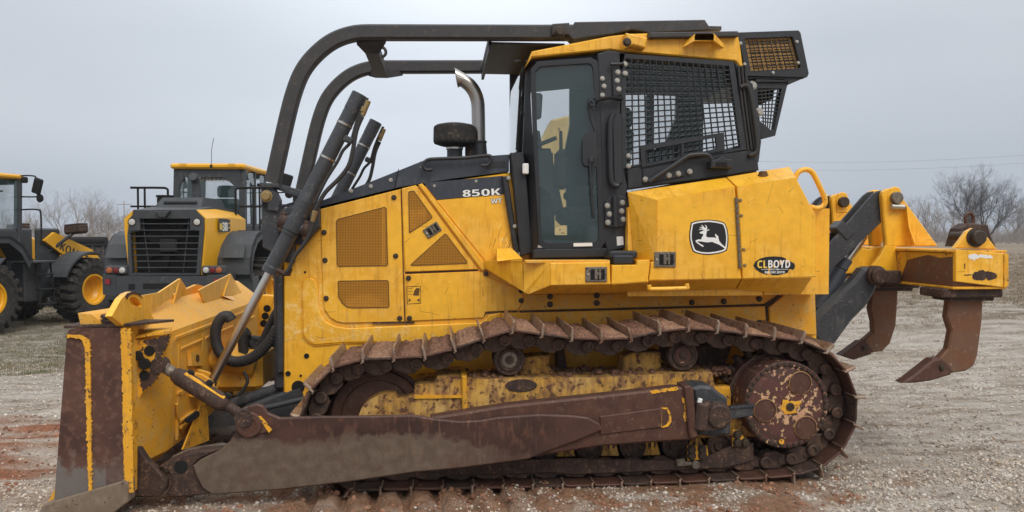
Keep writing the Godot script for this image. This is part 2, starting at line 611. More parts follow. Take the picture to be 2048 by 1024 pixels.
	mat("end_plate_paint", Color.WHITE, 0.75, 0.1)
	M.end_plate_paint.albedo_texture = end_plate_stains()
	M.end_plate_paint.uv1_scale = Vector3(1 / 1.0, 1 / 1.4, 1)
	M.end_plate_paint.uv1_offset = Vector3(2.6, 1.0, 0)

# rust above, a dry splash of grey mud along the lower front, polished and wet patches
func arm_stains() -> ImageTexture:
	var w := 1024
	var h := 384
	var f := FastNoiseLite.new()
	f.seed = 31
	f.frequency = 1.0
	f.fractal_octaves = 5
	var im := Image.create_empty(w, h, false, Image.FORMAT_RGB8)
	for j in h:
		var y := 1.2 * (1.0 - (j + 0.5) / h)
		for i in w:
			var x := -2.0 + 3.4 * (i + 0.5) / w
			var a := f.get_noise_2d(x * 1.6, y * 3.0)
			var b := f.get_noise_2d(x * 9.0 + 40, y * 9.0)
			var s := f.get_noise_2d(x * 30.0, y * 4.0 + 90)
			var q := rgb(84, 56, 47).lerp(rgb(64, 43, 37), clampf(0.5 + a * 1.5, 0, 1))
			q = q.lerp(rgb(126, 84, 62), clampf(b * 1.2 - 0.28 + a * 0.8 + s * 0.5, 0, 0.45))
			var edge := 0.40 + 0.06 * a + 0.025 * b - maxf(0.0, x - 0.05) * 0.30
			var mud := clampf((edge - y) * 26.0 + b * 0.8, 0, 1) * clampf(1.35 - maxf(0.0, x + 0.15) * 1.6 + a, 0, 1)
			q = q.lerp(rgb(118, 104, 90).lerp(rgb(98, 84, 70), clampf(0.5 + b, 0, 1)), mud * 0.9)
			if x > -0.6:
				q = q.lerp(rgb(136, 104, 84), clampf(s * 2.0 - 0.5, 0, 0.5) * clampf(1.0 - absf(x) * 0.9, 0, 1))
			var k := 1.0 + f.get_noise_2d(x * 120.0, y * 120.0) * 0.22
			im.set_pixel(i, j, Color(q.r * k, q.g * k, q.b * k))
	return ImageTexture.create_from_image(im)

func end_plate_stains() -> ImageTexture:
	var w := 384
	var h := 512
	var f := FastNoiseLite.new()
	f.seed = 47
	f.frequency = 1.0
	f.fractal_octaves = 5
	var im := Image.create_empty(w, h, false, Image.FORMAT_RGB8)
	for j in h:
		var y := 1.4 * (1.0 - (j + 0.5) / h)
		for i in w:
			var x := -2.6 + (i + 0.5) / w
			var a := f.get_noise_2d(x * 3.0, y * 3.0)
			var b := f.get_noise_2d(x * 14.0, y * 14.0)
			var q := rgb(96, 66, 54).lerp(rgb(76, 50, 42), clampf(0.5 + a * 1.4, 0, 1))
			q = q.lerp(rgb(124, 92, 76), clampf(b * 1.8 - 0.1, 0, 0.5))
			q = q.lerp(rgb(116, 112, 108), clampf((0.36 + 0.1 * a + 0.06 * b - y) * 14.0, 0, 1) * (0.85 if x < -2.12 else 0.35))
			var k := 1.0 + f.get_noise_2d(x * 120.0, y * 120.0) * 0.2
			im.set_pixel(i, j, Color(q.r * k, q.g * k, q.b * k))
	return ImageTexture.create_from_image(im)

# dull red cover with cream paint flaking off round its middle
func hub_flakes() -> ImageTexture:
	var side := 512
	var f := FastNoiseLite.new()
	f.seed = 63
	f.frequency = 1.0
	f.fractal_octaves = 5
	f.fractal_gain = 0.6
	var c: Vector3 = Vector3(2.566, 0.504, 1.4)
	var im := Image.create_empty(side, side, false, Image.FORMAT_RGB8)
	for j in side:
		for i in side:
			# the picture repeats every 0.8 m, so count from the cover's middle
			var x := wrapf((i + 0.5) / side * 0.8 - c.x, -0.4, 0.4)
			var y := wrapf(-(j + 0.5) / side * 0.8 - c.y, -0.4, 0.4)
			var a := f.get_noise_2d(x * 5.0, y * 5.0)
			var b := f.get_noise_2d(x * 16.0 + 50, y * 16.0)
			var q := rgb(94, 56, 50).lerp(rgb(78, 56, 48), clampf(0.5 + a * 1.6, 0, 1))
			q = q.lerp(rgb(120, 86, 70), clampf(b * 1.4 - 0.1, 0, 0.6))
			var r := Vector2(x, y).length()
			var w := b * 0.75 + a * 0.5 - 0.02 - maxf(0.0, r - 0.10) * 1.5
			q = q.lerp(rgb(212, 178, 130).lerp(rgb(196, 150, 120), clampf(a * 3.0, 0, 1)), clampf(w * 22.0, 0, 1))
			var k := 1.0 + f.get_noise_2d(x * 130.0, y * 130.0) * 0.2
			im.set_pixel(i, j, Color(q.r * k, q.g * k, q.b * k))
	return ImageTexture.create_from_image(im)

# golden paint as weathered on this hull: dust settled low, drips under the seams, scuffs and thin scratches
func hull_paint() -> ImageTexture:
	var w := 1456
	var h := 756
	var n := FastNoiseLite.new()
	n.seed = 81
	n.frequency = 1.0
	n.fractal_octaves = 4
	var im := Image.create_empty(w, h, false, Image.FORMAT_RGB8)
	var scuffs := [[-1.02, 1.20, 0.22, 0.30], [-1.15, 0.72, 0.20, 0.22], [0.62, 1.72, 0.16, 0.22], [-0.55, 0.95, 0.5, 0.10], [-1.2, 0.95, 0.12, 0.3]]
	for j in h:
		var y := 3.6 - 2.7 * (j + 0.5) / h
		for i in w:
			var x := -1.6 + 5.2 * (i + 0.5) / w
			var a := n.get_noise_2d(x * 1.3, y * 1.3)
			var b := n.get_noise_2d(x * 9.0 + 30, y * 9.0)
			var drip := n.get_noise_2d(x * 22.0, y * 1.6 + 70)
			var q := rgb(252, 189, 46).lerp(rgb(244, 176, 38), clampf(0.5 + a * 1.4, 0, 1))
			# chalky fading
			q = q.lerp(rgb(244, 196, 96), clampf(a * 0.9 + b * 0.5 + 0.06, 0, 0.42))
			# dust and mud film thinning upwards from the track
			var low := clampf((1.32 - y + 0.25 * a + 0.22 * drip) * 1.3, 0, 1)
			q = q.lerp(rgb(206, 158, 84), low * clampf(0.50 + b * 0.7, 0, 0.8))
			q = q.lerp(rgb(150, 104, 50), clampf((0.98 - y + 0.16 * b + 0.14 * drip) * 2.2, 0, 0.75) * clampf(0.55 + b, 0, 1))
			# grime runs
			q = q.lerp(rgb(190, 128, 34), clampf(drip * 1.3 - 0.34 + a * 0.5, 0, 0.3))
			for s in scuffs:
				var dx: float = (x - s[0]) / s[2]
				var dy: float = (y - s[1]) / s[3]
				var m := dx * dx + dy * dy
				if m < 1.6:
					var sc := n.get_noise_2d((x + y) * 46.0, (x - y) * 16.0 + 11)
					q = q.lerp(rgb(250, 214, 150), clampf((1.1 - m) * 0.5 + sc * 1.3 + b * 1.2 - 0.42, 0, 0.5))
			var k := 1.0 + b * 0.05 + n.get_noise_2d(x * 90.0, y * 90.0) * 0.05
			im.set_pixel(i, j, Color(clampf(q.r * k, 0, 1), clampf(q.g * k, 0, 1), clampf(q.b * k, 0, 1)))
	# scratches: short strokes, mostly near hand and boot height
	var r := RandomNumberGenerator.new()
	r.seed = 6
	for s in 520:
		var px := r.randf() * w
		var py := h * pow(r.randf(), 0.55)
		var d := Vector2(r.randfn(), r.randfn() * 0.8).normalized()
		var l := r.randf_range(2, 22) if s % 9 else r.randf_range(20, 60)
		var c := rgb(120, 76, 26) if r.randf() < 0.55 else rgb(252, 220, 150)
		var f := r.randf_range(0.2, 0.75)
		for t in int(l):
			var qx := int(px + d.x * t)
			var qy := int(py + d.y * t + sin(t * 0.2) * 0.8)
			if qx >= 0 and qy >= 0 and qx < w and qy < h:
				im.set_pixel(qx, qy, im.get_pixel(qx, qy).lerp(c, f))
	# the black scribble of scrapes above the step
	for s in 16:
		var p0: Vector3 = Vector3(0.348, 1.554, 0.55)
		var px := (p0.x + r.randf_range(0.0, 0.24) + 1.6) / 5.2 * w
		var py := (3.6 - p0.y - r.randf_range(-0.02, 0.20)) / 2.7 * h
		for t in r.randi_range(6, 26):
			var qx := int(px + t * 0.35 + r.randf_range(-0.6, 0.6))
			var qy := int(py - t)
			if qx >= 0 and qy >= 0 and qx < w and qy < h:
				im.set_pixel(qx, qy, im.get_pixel(qx, qy).lerp(rgb(96, 62, 24), 0.6))
	return ImageTexture.create_from_image(im)


# ---------------------------------------------------------------- ground
var gn := FastNoiseLite.new()
var pn := FastNoiseLite.new()

func ease3(a: float, b: float, x: float) -> float:
	return smoothstep(a, b, x)

func ground_height(x: float, z: float) -> float:
	var y := -0.36 * ease3(-2.0, -11.0, z) * ease3(1.5, -4.0, x)
	y += -0.062 + 0.02 * gn.get_noise_2d(x * 0.9, z * 0.9) + 0.010 * gn.get_noise_2d(x * 5.0, z * 5.0) + 0.005 * gn.get_noise_2d(x * 17.0, z * 17.0)
	# churned earth left of the blade
	y += 0.05 * dirt_left(x, z) * (gn.get_noise_2d(x * 1.5, z * 6.0) + 0.4)
	for rut in [-2.6, -4.6]:
		var off: float = (z - rut - 0.10 * x + 0.5 * gn.get_noise_2d(x * 0.25, rut)) / 0.26
		y += -0.03 * exp(-off * off) + 0.015 * exp(-pow(absf(off) - 1.6, 2.0) * 3.0)
	# the tracks' prints in front of the near track
	var m := ease3(-1.15, -0.85, x) * ease3(0.95, 0.45, x) * ease3(0.9, 1.25, z) * ease3(2.75, 2.3, z)
	if m > 0:
		var wv := sin(TAU * (x - 0.12 * (z - 1.4) + 0.01 * gn.get_noise_2d(x * 3, z * 3)) / 0.216)
		y += m * (0.062 * ease3(-0.75, -0.15, wv) - 0.040 + 0.012 * gn.get_noise_2d(x * 7.0, z * 5.0))
	return y

func dirt_left(x: float, z: float) -> float:
	var k := gn.get_noise_2d(x * 0.5 + 70, z * 1.4)
	return ease3(-2.6, -3.8, x + 0.8 * k) * ease3(-1.5 + k, -0.2 + k, z) * ease3(3.2, 2.4, z)

func dirt_amount(x: float, z: float) -> float:
	var k := gn.get_noise_2d(x * 0.55 + 20, z * 1.1 - 9)
	var k2 := gn.get_noise_2d(x * 2.2, z * 2.2 + 44)
	var under := ease3(-2.9, -1.4, x + 0.6 * k) * ease3(2.6, 1.0, x - 0.7 * z + 1.6 * k) * ease3(-2.2, -1.0, z + k)
	var m := ease3(-1.2, -0.8, x) * ease3(0.95, 0.3, x) * ease3(1.0, 1.3, z)
	var left := dirt_left(x, z) * clampf(0.75 + 1.1 * k2, 0, 1)
	return clampf(maxf(maxf(under * (0.80 + 1.1 * k2), m * (0.95 + 0.6 * k2)), left), 0, 1)

func ground_color(x: float, z: float) -> Color:
	var k := gn.get_noise_2d(x * 0.22, z * 0.5 + 300)
	var k2 := gn.get_noise_2d(x * 1.4, z * 4.0)
	var k3 := gn.get_noise_2d(x * 8.0, z * 8.0 + 50)
	var c := Color(0.70, 0.63, 0.545).lerp(Color(0.50, 0.42, 0.335), clampf(0.45 + k2 * 0.9 + k * 0.6, 0, 1))
	c = c.lerp(Color(0.28, 0.205, 0.14), clampf(k3 * 0.9 + k2 * 0.9 - 0.05, 0, 0.7))
	var d := dirt_amount(x, z)
	var print_mark := ease3(-1.15, -0.85, x) * ease3(0.95, 0.45, x) * ease3(1.1, 1.35, z) * ease3(2.75, 2.3, z)
	# two old wheel ruts across the open yard
	for rut in [-2.6, -4.6]:
		var off: float = (z - rut - 0.10 * x + 0.5 * gn.get_noise_2d(x * 0.25, rut)) / 0.26
		c = c.lerp(Color(0.34, 0.265, 0.19), 0.6 * exp(-off * off) * clampf(0.6 + k2 * 1.5, 0, 1))
	c = c.lerp(Color(0.34, 0.165, 0.085).lerp(Color(0.42, 0.245, 0.145), clampf(0.5 + k3, 0, 1)), d)
	c = c.lerp(Color(0.42, 0.25, 0.15), print_mark * clampf(k3 * 0.8 + 0.1, 0, 0.5))
	c = c.lerp(Color(0.38, 0.135, 0.062), dirt_left(x, z) * clampf(0.75 + k2 * 1.8, 0, 1.0))
	# dead grass in the field to the right and far off
	var far := Vector2(x, z - 6.8).length()
	var field := ease3(15.0, 34.0, far + 10 * k + 5 * k2)
	c = c.lerp(Color(0.40, 0.315, 0.215).lerp(Color(0.27, 0.21, 0.14), clampf(0.5 + k2 * 1.4 + k, 0, 1)), field)
	# thin green under the parked loaders
	var green := ease3(-3.0, -6.0, z + 1.5 * k2) * ease3(-22.0, -14.0, z) * ease3(-2.0, -4.5, x) * clampf(0.85 + k2 * 1.2, 0, 1)
	c = c.lerp(Color(0.20, 0.19, 0.115).lerp(Color(0.32, 0.275, 0.20), clampf(0.4 + k3, 0, 1)), green * 0.85)
	return c

func build_ground() -> void:
	gn.seed = 3
	gn.frequency = 1.0
	gn.fractal_octaves = 3
	var xs := []
	for i in 421:
		var u := (i - 210) / 210.0
		xs.append(1.0 + 7.0 * u + 1500.0 * pow(u, 9))
	var zs := [300.0, 60.0, 20.0, 10.0, 6.0, 4.0, 3.3]
	for i in 470:
		var u := i / 469.0
		zs.append(3.0 - 10.0 * u - 1600.0 * pow(u, 8))
	var w := xs.size()
	var pos := PackedVector3Array()
	var col := PackedColorArray()
	var uv := PackedVector2Array()
	for z in zs:
		for x in xs:
			pos.append(Vector3(x, ground_height(x, z), z))
			col.append(ground_color(x, z))
			uv.append(Vector2(x, z))
	var idx := PackedInt32Array()
	var nrm := PackedVector3Array()
	for j in zs.size():
		for i in w:
			var l := pos[j * w + maxi(i - 1, 0)]
			var r := pos[j * w + mini(i + 1, w - 1)]
			var u := pos[maxi(j - 1, 0) * w + i]
			var d := pos[mini(j + 1, zs.size() - 1) * w + i]
			var nn := (u - d).cross(r - l).normalized()
			nrm.append(nn if nn.y > 0 else -nn)
			if i + 1 < w and j + 1 < zs.size():
				var a := j * w + i
				idx.append_array([a, a + w + 1, a + 1, a, a + w, a + w + 1])
	var arr := []
	arr.resize(Mesh.ARRAY_MAX)
	arr[Mesh.ARRAY_VERTEX] = pos
	arr[Mesh.ARRAY_NORMAL] = nrm
	arr[Mesh.ARRAY_COLOR] = col
	arr[Mesh.ARRAY_TEX_UV] = uv
	arr[Mesh.ARRAY_INDEX] = idx
	var me := ArrayMesh.new()
	me.add_surface_from_arrays(Mesh.PRIMITIVE_TRIANGLES, arr)
	# grit: cells and specks as grey grain that the ground's own tones show through
	var side := 1024
	var a := noise_bytes(side, 71, 0.05, 3, FastNoiseLite.TYPE_CELLULAR)
	var b := noise_bytes(side, 72, 0.18, 3)
	var c := noise_bytes(side, 73, 0.012, 4)
	var out := PackedByteArray()
	var hgt := PackedByteArray()
	out.resize(side * side)
	hgt.resize(side * side)
	for i in side * side:
		var q := 0.58 + 0.48 * (b[i] / 127.5 - 1.0) + 0.42 * (0.5 - a[i] / 255.0) + 0.14 * (c[i] / 127.5 - 1.0)
		out[i] = int(pow(clampf(q * 1.15, 0.2, 1.0), 0.45) * 255)
		hgt[i] = int(clampf(0.5 + 0.5 * (b[i] / 127.5 - 1.0) + 0.5 * (0.5 - a[i] / 255.0), 0, 1) * 255)
	var m := StandardMaterial3D.new()
	m.vertex_color_use_as_albedo = true
	m.albedo_texture = ImageTexture.create_from_image(Image.create_from_data(side, side, false, Image.FORMAT_L8, out))
	m.uv1_scale = Vector3(0.61, 0.61, 1)
	m.roughness = 0.95
	m.heightmap_enabled = true
	m.heightmap_texture = ImageTexture.create_from_image(Image.create_from_data(side, side, false, Image.FORMAT_L8, hgt))
	m.heightmap_scale = 1.2
	var o := MeshInstance3D.new()
	o.mesh = me
	o.material_override = m
	o.name = "ground"
	add_child(o)
	o.set_meta("kind", "structure")
	o.set_meta("label", "gravel and red dirt yard running out into dead grass")

func stone_mesh(seed_: int, flat: float) -> ArrayMesh:
	var r := RandomNumberGenerator.new()
	r.seed = seed_
	var b := Mb.new()
	var t := (1.0 + sqrt(5.0)) / 2.0
	var p := []
	for q in [[-1, t, 0], [1, t, 0], [-1, -t, 0], [1, -t, 0], [0, -1, t], [0, 1, t], [0, -1, -t], [0, 1, -t], [t, 0, -1], [t, 0, 1], [-t, 0, -1], [-t, 0, 1]]:
		var d := Vector3(q[0], q[1], q[2]).normalized() * r.randf_range(0.65, 1.2)
		p.append(Vector3(d.x * 1.15, d.y * flat, d.z * 0.9))
	for f in [[0, 11, 5], [0, 5, 1], [0, 1, 7], [0, 7, 10], [0, 10, 11], [1, 5, 9], [5, 11, 4], [11, 10, 2], [10, 7, 6], [7, 1, 8], [3, 9, 4], [3, 4, 2], [3, 2, 6], [3, 6, 8], [3, 8, 9], [4, 9, 5], [2, 4, 11], [6, 2, 10], [8, 6, 7], [9, 8, 1]]:
		b.tri(p[f[0]], p[f[1]], p[f[2]], p[f[0]] + p[f[1]] + p[f[2]])
	return b.mesh()

func scatter(called: String, label: String, me: Mesh, m: Material, places: Array, colors: Array) -> void:
	var mm := MultiMesh.new()
	mm.transform_format = MultiMesh.TRANSFORM_3D
	mm.use_colors = true
	mm.mesh = me
	mm.instance_count = places.size()
	for i in places.size():
		mm.set_instance_transform(i, places[i])
		mm.set_instance_color(i, colors[i])
	var o := MultiMeshInstance3D.new()
	o.multimesh = mm
	o.material_override = m
	o.name = numbered(called)
	add_child(o)
	tag(o, label, "gravel" if called == "gravel" else "grass" if called == "grass" else "clods", "", "stuff")

func build_gravel() -> void:
	var r := RandomNumberGenerator.new()
	r.seed = 77
	var m := StandardMaterial3D.new()
	m.vertex_color_use_as_albedo = true
	m.roughness = 0.9
	var tones := [Color(0.56, 0.50, 0.43), Color(0.44, 0.38, 0.32), Color(0.66, 0.60, 0.52), Color(0.40, 0.33, 0.26), Color(0.48, 0.38, 0.28), Color(0.26, 0.20, 0.16)]
	var what := ["pale crushed stone strewn over the yard beside the tracks", "smaller angular crushed stone mixed into the yard's surface"]
	for kind in 2:
		var t := []
		var c := []
		for i in (30000 if kind == 0 else 60000):
			var x := r.randf_range(-6.5, 8.5)
			var z := r.randf_range(-5.0, 2.6)
			if r.randf() < 0.45:
				z = r.randf_range(1.0, 2.6)
				x = r.randf_range(-4.0, 5.0)
			var keep := 1.0 - 0.94 * dirt_amount(x, z)
			if x > -1.0 and x < 0.1 and z > 1.3 and r.randf() < 0.85:
				continue
			var patch := gn.get_noise_2d(x * 1.1 + 9, z * 1.1) + 0.25
			if x > 0.15 and x < 2.0 and z > 1.35 and z < 2.0:
				patch += 0.35
			if r.randf() > keep * clampf(0.38 + patch, 0.03, 1.0):
				continue
			var s := r.randf_range(0.007, 0.014) if kind == 0 else r.randf_range(0.004, 0.008)
			if r.randf() < 0.05:
				s *= 1.7
			var bs := Basis.from_euler(Vector3(r.randf_range(-0.5, 0.5), r.randf() * TAU, r.randf_range(-0.5, 0.5))).scaled(Vector3.ONE * s)
			t.append(Transform3D(bs, Vector3(x, ground_height(x, z) + s * 0.2, z)))
			var q: Color = tones[r.randi() % tones.size()]
			c.append(q * r.randf_range(0.8, 1.1))
		scatter("gravel", what[kind], stone_mesh(5 + kind, 0.7), m, t, c)
	# larger scattered stones farther out to the right and behind
	var t4 := []
	var c4 := []
	for i in 45000:
		var d := r.randf_range(5.0, 26.0)
		var a := deg_to_rad(r.randf_range(-33, 42))
		var x := sin(a) * d
		var z := 6.8 - cos(a) * d
		if z > -1.0 and x < 3.0:
			continue
		if r.randf() > clampf(0.45 + 1.1 * gn.get_noise_2d(x * 0.7, z * 2.0 + 5), 0.05, 1.0) * ease3(26.0, 14.0, d):
			continue
		var s := r.randf_range(0.008, 0.017)
		t4.append(Transform3D(Basis.from_euler(Vector3(r.randf_range(-0.5, 0.5), r.randf() * TAU, 0)).scaled(Vector3.ONE * s), Vector3(x, ground_height(x, z) + s * 0.2, z)))
		var q4: Color = tones[r.randi() % tones.size()]
		c4.append(q4 * r.randf_range(0.75, 1.1))
	scatter("gravel", "scattered loose stones farther out across the open yard", stone_mesh(8, 0.7), m, t4, c4)
	# clods of earth
	var t2 := []
	var c2 := []
	for i in 16000:
		var x := r.randf_range(-6.0, 3.2)
		var z := r.randf_range(-2.0, 2.6)
		if r.randf() > dirt_amount(x, z) * clampf(0.4 + gn.get_noise_2d(x * 2 + 31, z * 2), 0, 1):
			continue
		var s := r.randf_range(0.006, 0.024)
		t2.append(Transform3D(Basis.from_euler(Vector3(r.randf() * 3, r.randf() * TAU, 0)).scaled(Vector3.ONE * s), Vector3(x, ground_height(x, z) + s * 0.2, z)))
		c2.append(Color(0.23, 0.125, 0.075).lerp(Color(0.30, 0.14, 0.08), r.randf()) * r.randf_range(0.7, 1.2))
	scatter("earth_clod", "crumbled red brown earth lying in the churned dirt", stone_mesh(21, 0.8), m, t2, c2)
	# dead grass standing in the field
	var b := Mb.new()
	for k in 9:
		var a := TAU * k / 9 + r.randf()
		var o := Vector3(cos(a), 0, sin(a)) * r.randf_range(0.0, 0.10)
		var tip := o + Vector3(cos(a) * 0.10 * r.randf(), r.randf_range(0.05, 0.13), sin(a) * 0.10 * r.randf())
		var sd := Vector3(-sin(a), 0, cos(a)) * 0.006
		b.tri(o - sd, o + sd, tip, Vector3(cos(a), 0.3, sin(a)))
	var t3 := []
	var c3 := []
	for i in 60000:
		var d := 12.0 + 75.0 * pow(r.randf(), 1.6)
		var a := deg_to_rad(r.randf_range(-32, 42))
		var x := sin(a) * d
		var z := 6.8 - cos(a) * d
		var k := gn.get_noise_2d(x * 0.3 + 8, z * 0.3)
		var near_loaders := x < -2.5 and z < -3.0
		if r.randf() > ease3(15.0, 30.0, d + 12 * k) and not (near_loaders and r.randf() < 0.6 + k):
			continue
		var s := r.randf_range(0.5, 1.2) * (0.55 if d < 22 else 1.0)
		t3.append(Transform3D(Basis(Vector3.UP, r.randf() * TAU).scaled(Vector3(s * 1.4, s, s * 1.4)), Vector3(x, ground_height(x, z), z)))
		var q := Color(0.30, 0.235, 0.15).lerp(Color(0.20, 0.155, 0.10), r.randf())
		if near_loaders and r.randf() < 0.6:
			q = Color(0.17, 0.165, 0.085)
		c3.append(q)
	scatter("grass", "short dead grass standing in the field beyond the yard", b.mesh(), m, t3, c3)

# ---------------------------------------------------------------- bare trees
func limb(b: Mb, thick: Mb, r: RandomNumberGenerator, p: Vector3, d: Vector3, l: float, w: float, level: int, most: int, spread: float) -> void:
	var pts := [p]
	var steps := 4 if level < 2 else 3 if level < 4 else 2
	for i in steps:
		d = (d + Vector3(r.randfn(), r.randfn() + 0.18, r.randfn()) * 0.13).normalized()
		p += d * l / steps
		pts.append(p)
	var into := thick if level < 2 else b
	var last := maxf(w * 0.66, 0.006)
	into.pipe(pts, w, 7 if level < 2 else 4 if level < 4 else 3, last)
	if level >= most:
		return
	var kids := 3 if level == 0 else 2 + (1 if r.randf() < 0.45 else 0)
	for k in kids:
		var side := d.cross(Vector3(r.randfn(), r.randfn(), r.randfn())).normalized()
		var a := spread * r.randf_range(0.55, 1.25) * (0.55 if k == 0 else 1.0)
		var nd := d.rotated(side, a)
		nd = (nd + Vector3(0, 0.10, 0)).normalized()
		limb(b, thick, r, p, nd, l * r.randf_range(0.66, 0.9), last * (0.92 if k == 0 else 0.7), level + 1, most, spread)
	# side shoots along the way
	if level >= 1:
		for k in (3 if level < 3 else 2) if level < most - 1 else 1:
			var at: Vector3 = pts[1 + r.randi() % (pts.size() - 1)]
			var side := d.cross(Vector3(r.randfn(), r.randfn(), r.randfn())).normalized()
			limb(b, thick, r, at, d.rotated(side, spread * r.randf_range(0.9, 1.6)), l * r.randf_range(0.4, 0.6), last * 0.5, mini(level + 2, most), most, spread)

func bare_tree(seed_: int, high: float, stems: int, most: int, spread: float, lean := 0.35) -> Array:
	var r := RandomNumberGenerator.new()
	r.seed = seed_
	var b := Mb.new()
	var thick := Mb.new()
	for s in stems:
		var a := TAU * s / stems + r.randf()
		var d := Vector3(cos(a) * lean, 1, sin(a) * lean).normalized() if stems > 1 else Vector3(r.randfn() * 0.06, 1, r.randfn() * 0.06).normalized()
		limb(b, thick, r, Vector3(cos(a), -0.02, sin(a)) * (0.02 * high if stems > 1 else 0.0), d, high * 0.22, high * (0.016 if stems > 1 else 0.02), 0, most, spread)
	# scale to the wanted height
	var top := 0.1
	for q in b.v:
		top = maxf(top, q.y)
	for mb in [b, thick]:
		for i in mb.v.size():
			mb.v[i] = mb.v[i] * (high / top)
	return [thick.mesh(), b.mesh()]

func plant_tree(parts: Array, label: String, at: Vector3, turn: float, size: float, group: String, m: Material, called := "bare_tree") -> void:
	var t := thing(called, label, "tree", at, group)
	t.rotation.y = turn
	t.scale = Vector3.ONE * size
	inst("trunk", parts[0], m, Transform3D.IDENTITY, t)
	inst("crown", parts[1], m, Transform3D.IDENTITY, t)

# a place on the ground seen under a compass turn (degrees right of the yard's -z) at a distance
func bearing(deg: float, d: float) -> Vector3:
	var x := sin(deg_to_rad(deg)) * d
	var z := 6.83 - cos(deg_to_rad(deg)) * d
	return Vector3(x, ground_height(x, z) - 0.05, z)

func build_trees() -> void:
	var big := bare_tree(8, 16.0, 4, 7, 0.50, 0.62)
	plant_tree(big, "large bare spreading tree standing alone right of the ripper", bearing(36.25, 150), 0.4, 0.86, "", M.bark)
	var kinds := [bare_tree(21, 9.0, 2, 5, 0.42, 0.25), bare_tree(22, 9.0, 1, 5, 0.46), bare_tree(23, 9.0, 3, 5, 0.40, 0.3)]
	var wide := bare_tree(31, 12.0, 4, 6, 0.5, 0.7)
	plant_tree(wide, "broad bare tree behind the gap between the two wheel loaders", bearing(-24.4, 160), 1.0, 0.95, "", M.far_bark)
	var r := RandomNumberGenerator.new()
	r.seed = 5
	var nth := ["first", "second", "third", "fourth", "fifth", "sixth", "seventh", "eighth", "ninth", "tenth", "eleventh", "twelfth", "thirteenth", "fourteenth", "fifteenth", "sixteenth"]
	var left := [-28.9, -28.1, -27.4, -26.5, -23.6, -22.7, -21.9, -21.1]
	for i in left.size():
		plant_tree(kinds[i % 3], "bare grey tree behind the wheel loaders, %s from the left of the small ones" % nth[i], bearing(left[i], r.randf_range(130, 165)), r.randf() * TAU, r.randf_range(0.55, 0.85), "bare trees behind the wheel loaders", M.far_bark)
	for i in 16:
		var deg := 27.2 + 12.5 * i / 15.0 + r.randf_range(-0.2, 0.2)
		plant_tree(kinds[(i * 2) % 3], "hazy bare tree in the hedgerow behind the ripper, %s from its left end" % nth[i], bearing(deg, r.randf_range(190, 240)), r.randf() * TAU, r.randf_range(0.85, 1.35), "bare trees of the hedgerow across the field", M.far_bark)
	# low scrub along the far edge of the field, one tangled mass
	var b := Mb.new()
	for i in 5200:
		var deg := r.randf_range(-31, 43)
		var at := bearing(deg, r.randf_range(165, 280))
		var h := r.randf_range(0.8, 3.6)
		for k in 2:
			b.pipe([at, at + Vector3(r.randfn() * 0.5, h * 0.6, r.randfn() * 0.5), at + Vector3(r.randfn() * 1.0, h, r.randfn())], 0.05, 3, 0.015)
	for i in 3000:
		var deg := r.randf_range(26, 43)
		var at := bearing(deg, r.randf_range(200, 290))
		var h := r.randf_range(2.0, 6.5) * (0.7 + 0.4 * sin(deg * 2.3))
		b.pipe([at, at + Vector3(r.randfn() * 0.4, h * 0.5, r.randfn() * 0.4), at + Vector3(r.randfn() * 1.2, h, r.randfn())], 0.055, 3, 0.012)
		b.pipe([at + Vector3(0, h * 0.3, 0), at + Vector3(r.randfn() * 1.6, h * 0.9, r.randfn())], 0.03, 3, 0.01)
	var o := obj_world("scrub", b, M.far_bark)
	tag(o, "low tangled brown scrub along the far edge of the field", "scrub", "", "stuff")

func obj_world(called: String, b: Mb, m: Material) -> MeshInstance3D:
	org = Vector3.ZERO
	return obj(called, b, m)


# ---------------------------------------------------------------- the bulldozer (its length lies along x, blade at -x)
var dozer: Node3D

func build_dozer() -> void:
	dozer = thing("bulldozer", "yellow tracked bulldozer with muddy track, caged cab, raised guard rails and rear ripper", "bulldozer", Vector3(1.0, 0, 0))
	dozer_body()
	dozer_tank()
	dozer_cab()
	dozer_sweeps()
	dozer_stacks()
	dozer_lift()
	dozer_track()
	dozer_arm()
	dozer_blade()
	dozer_ripper()

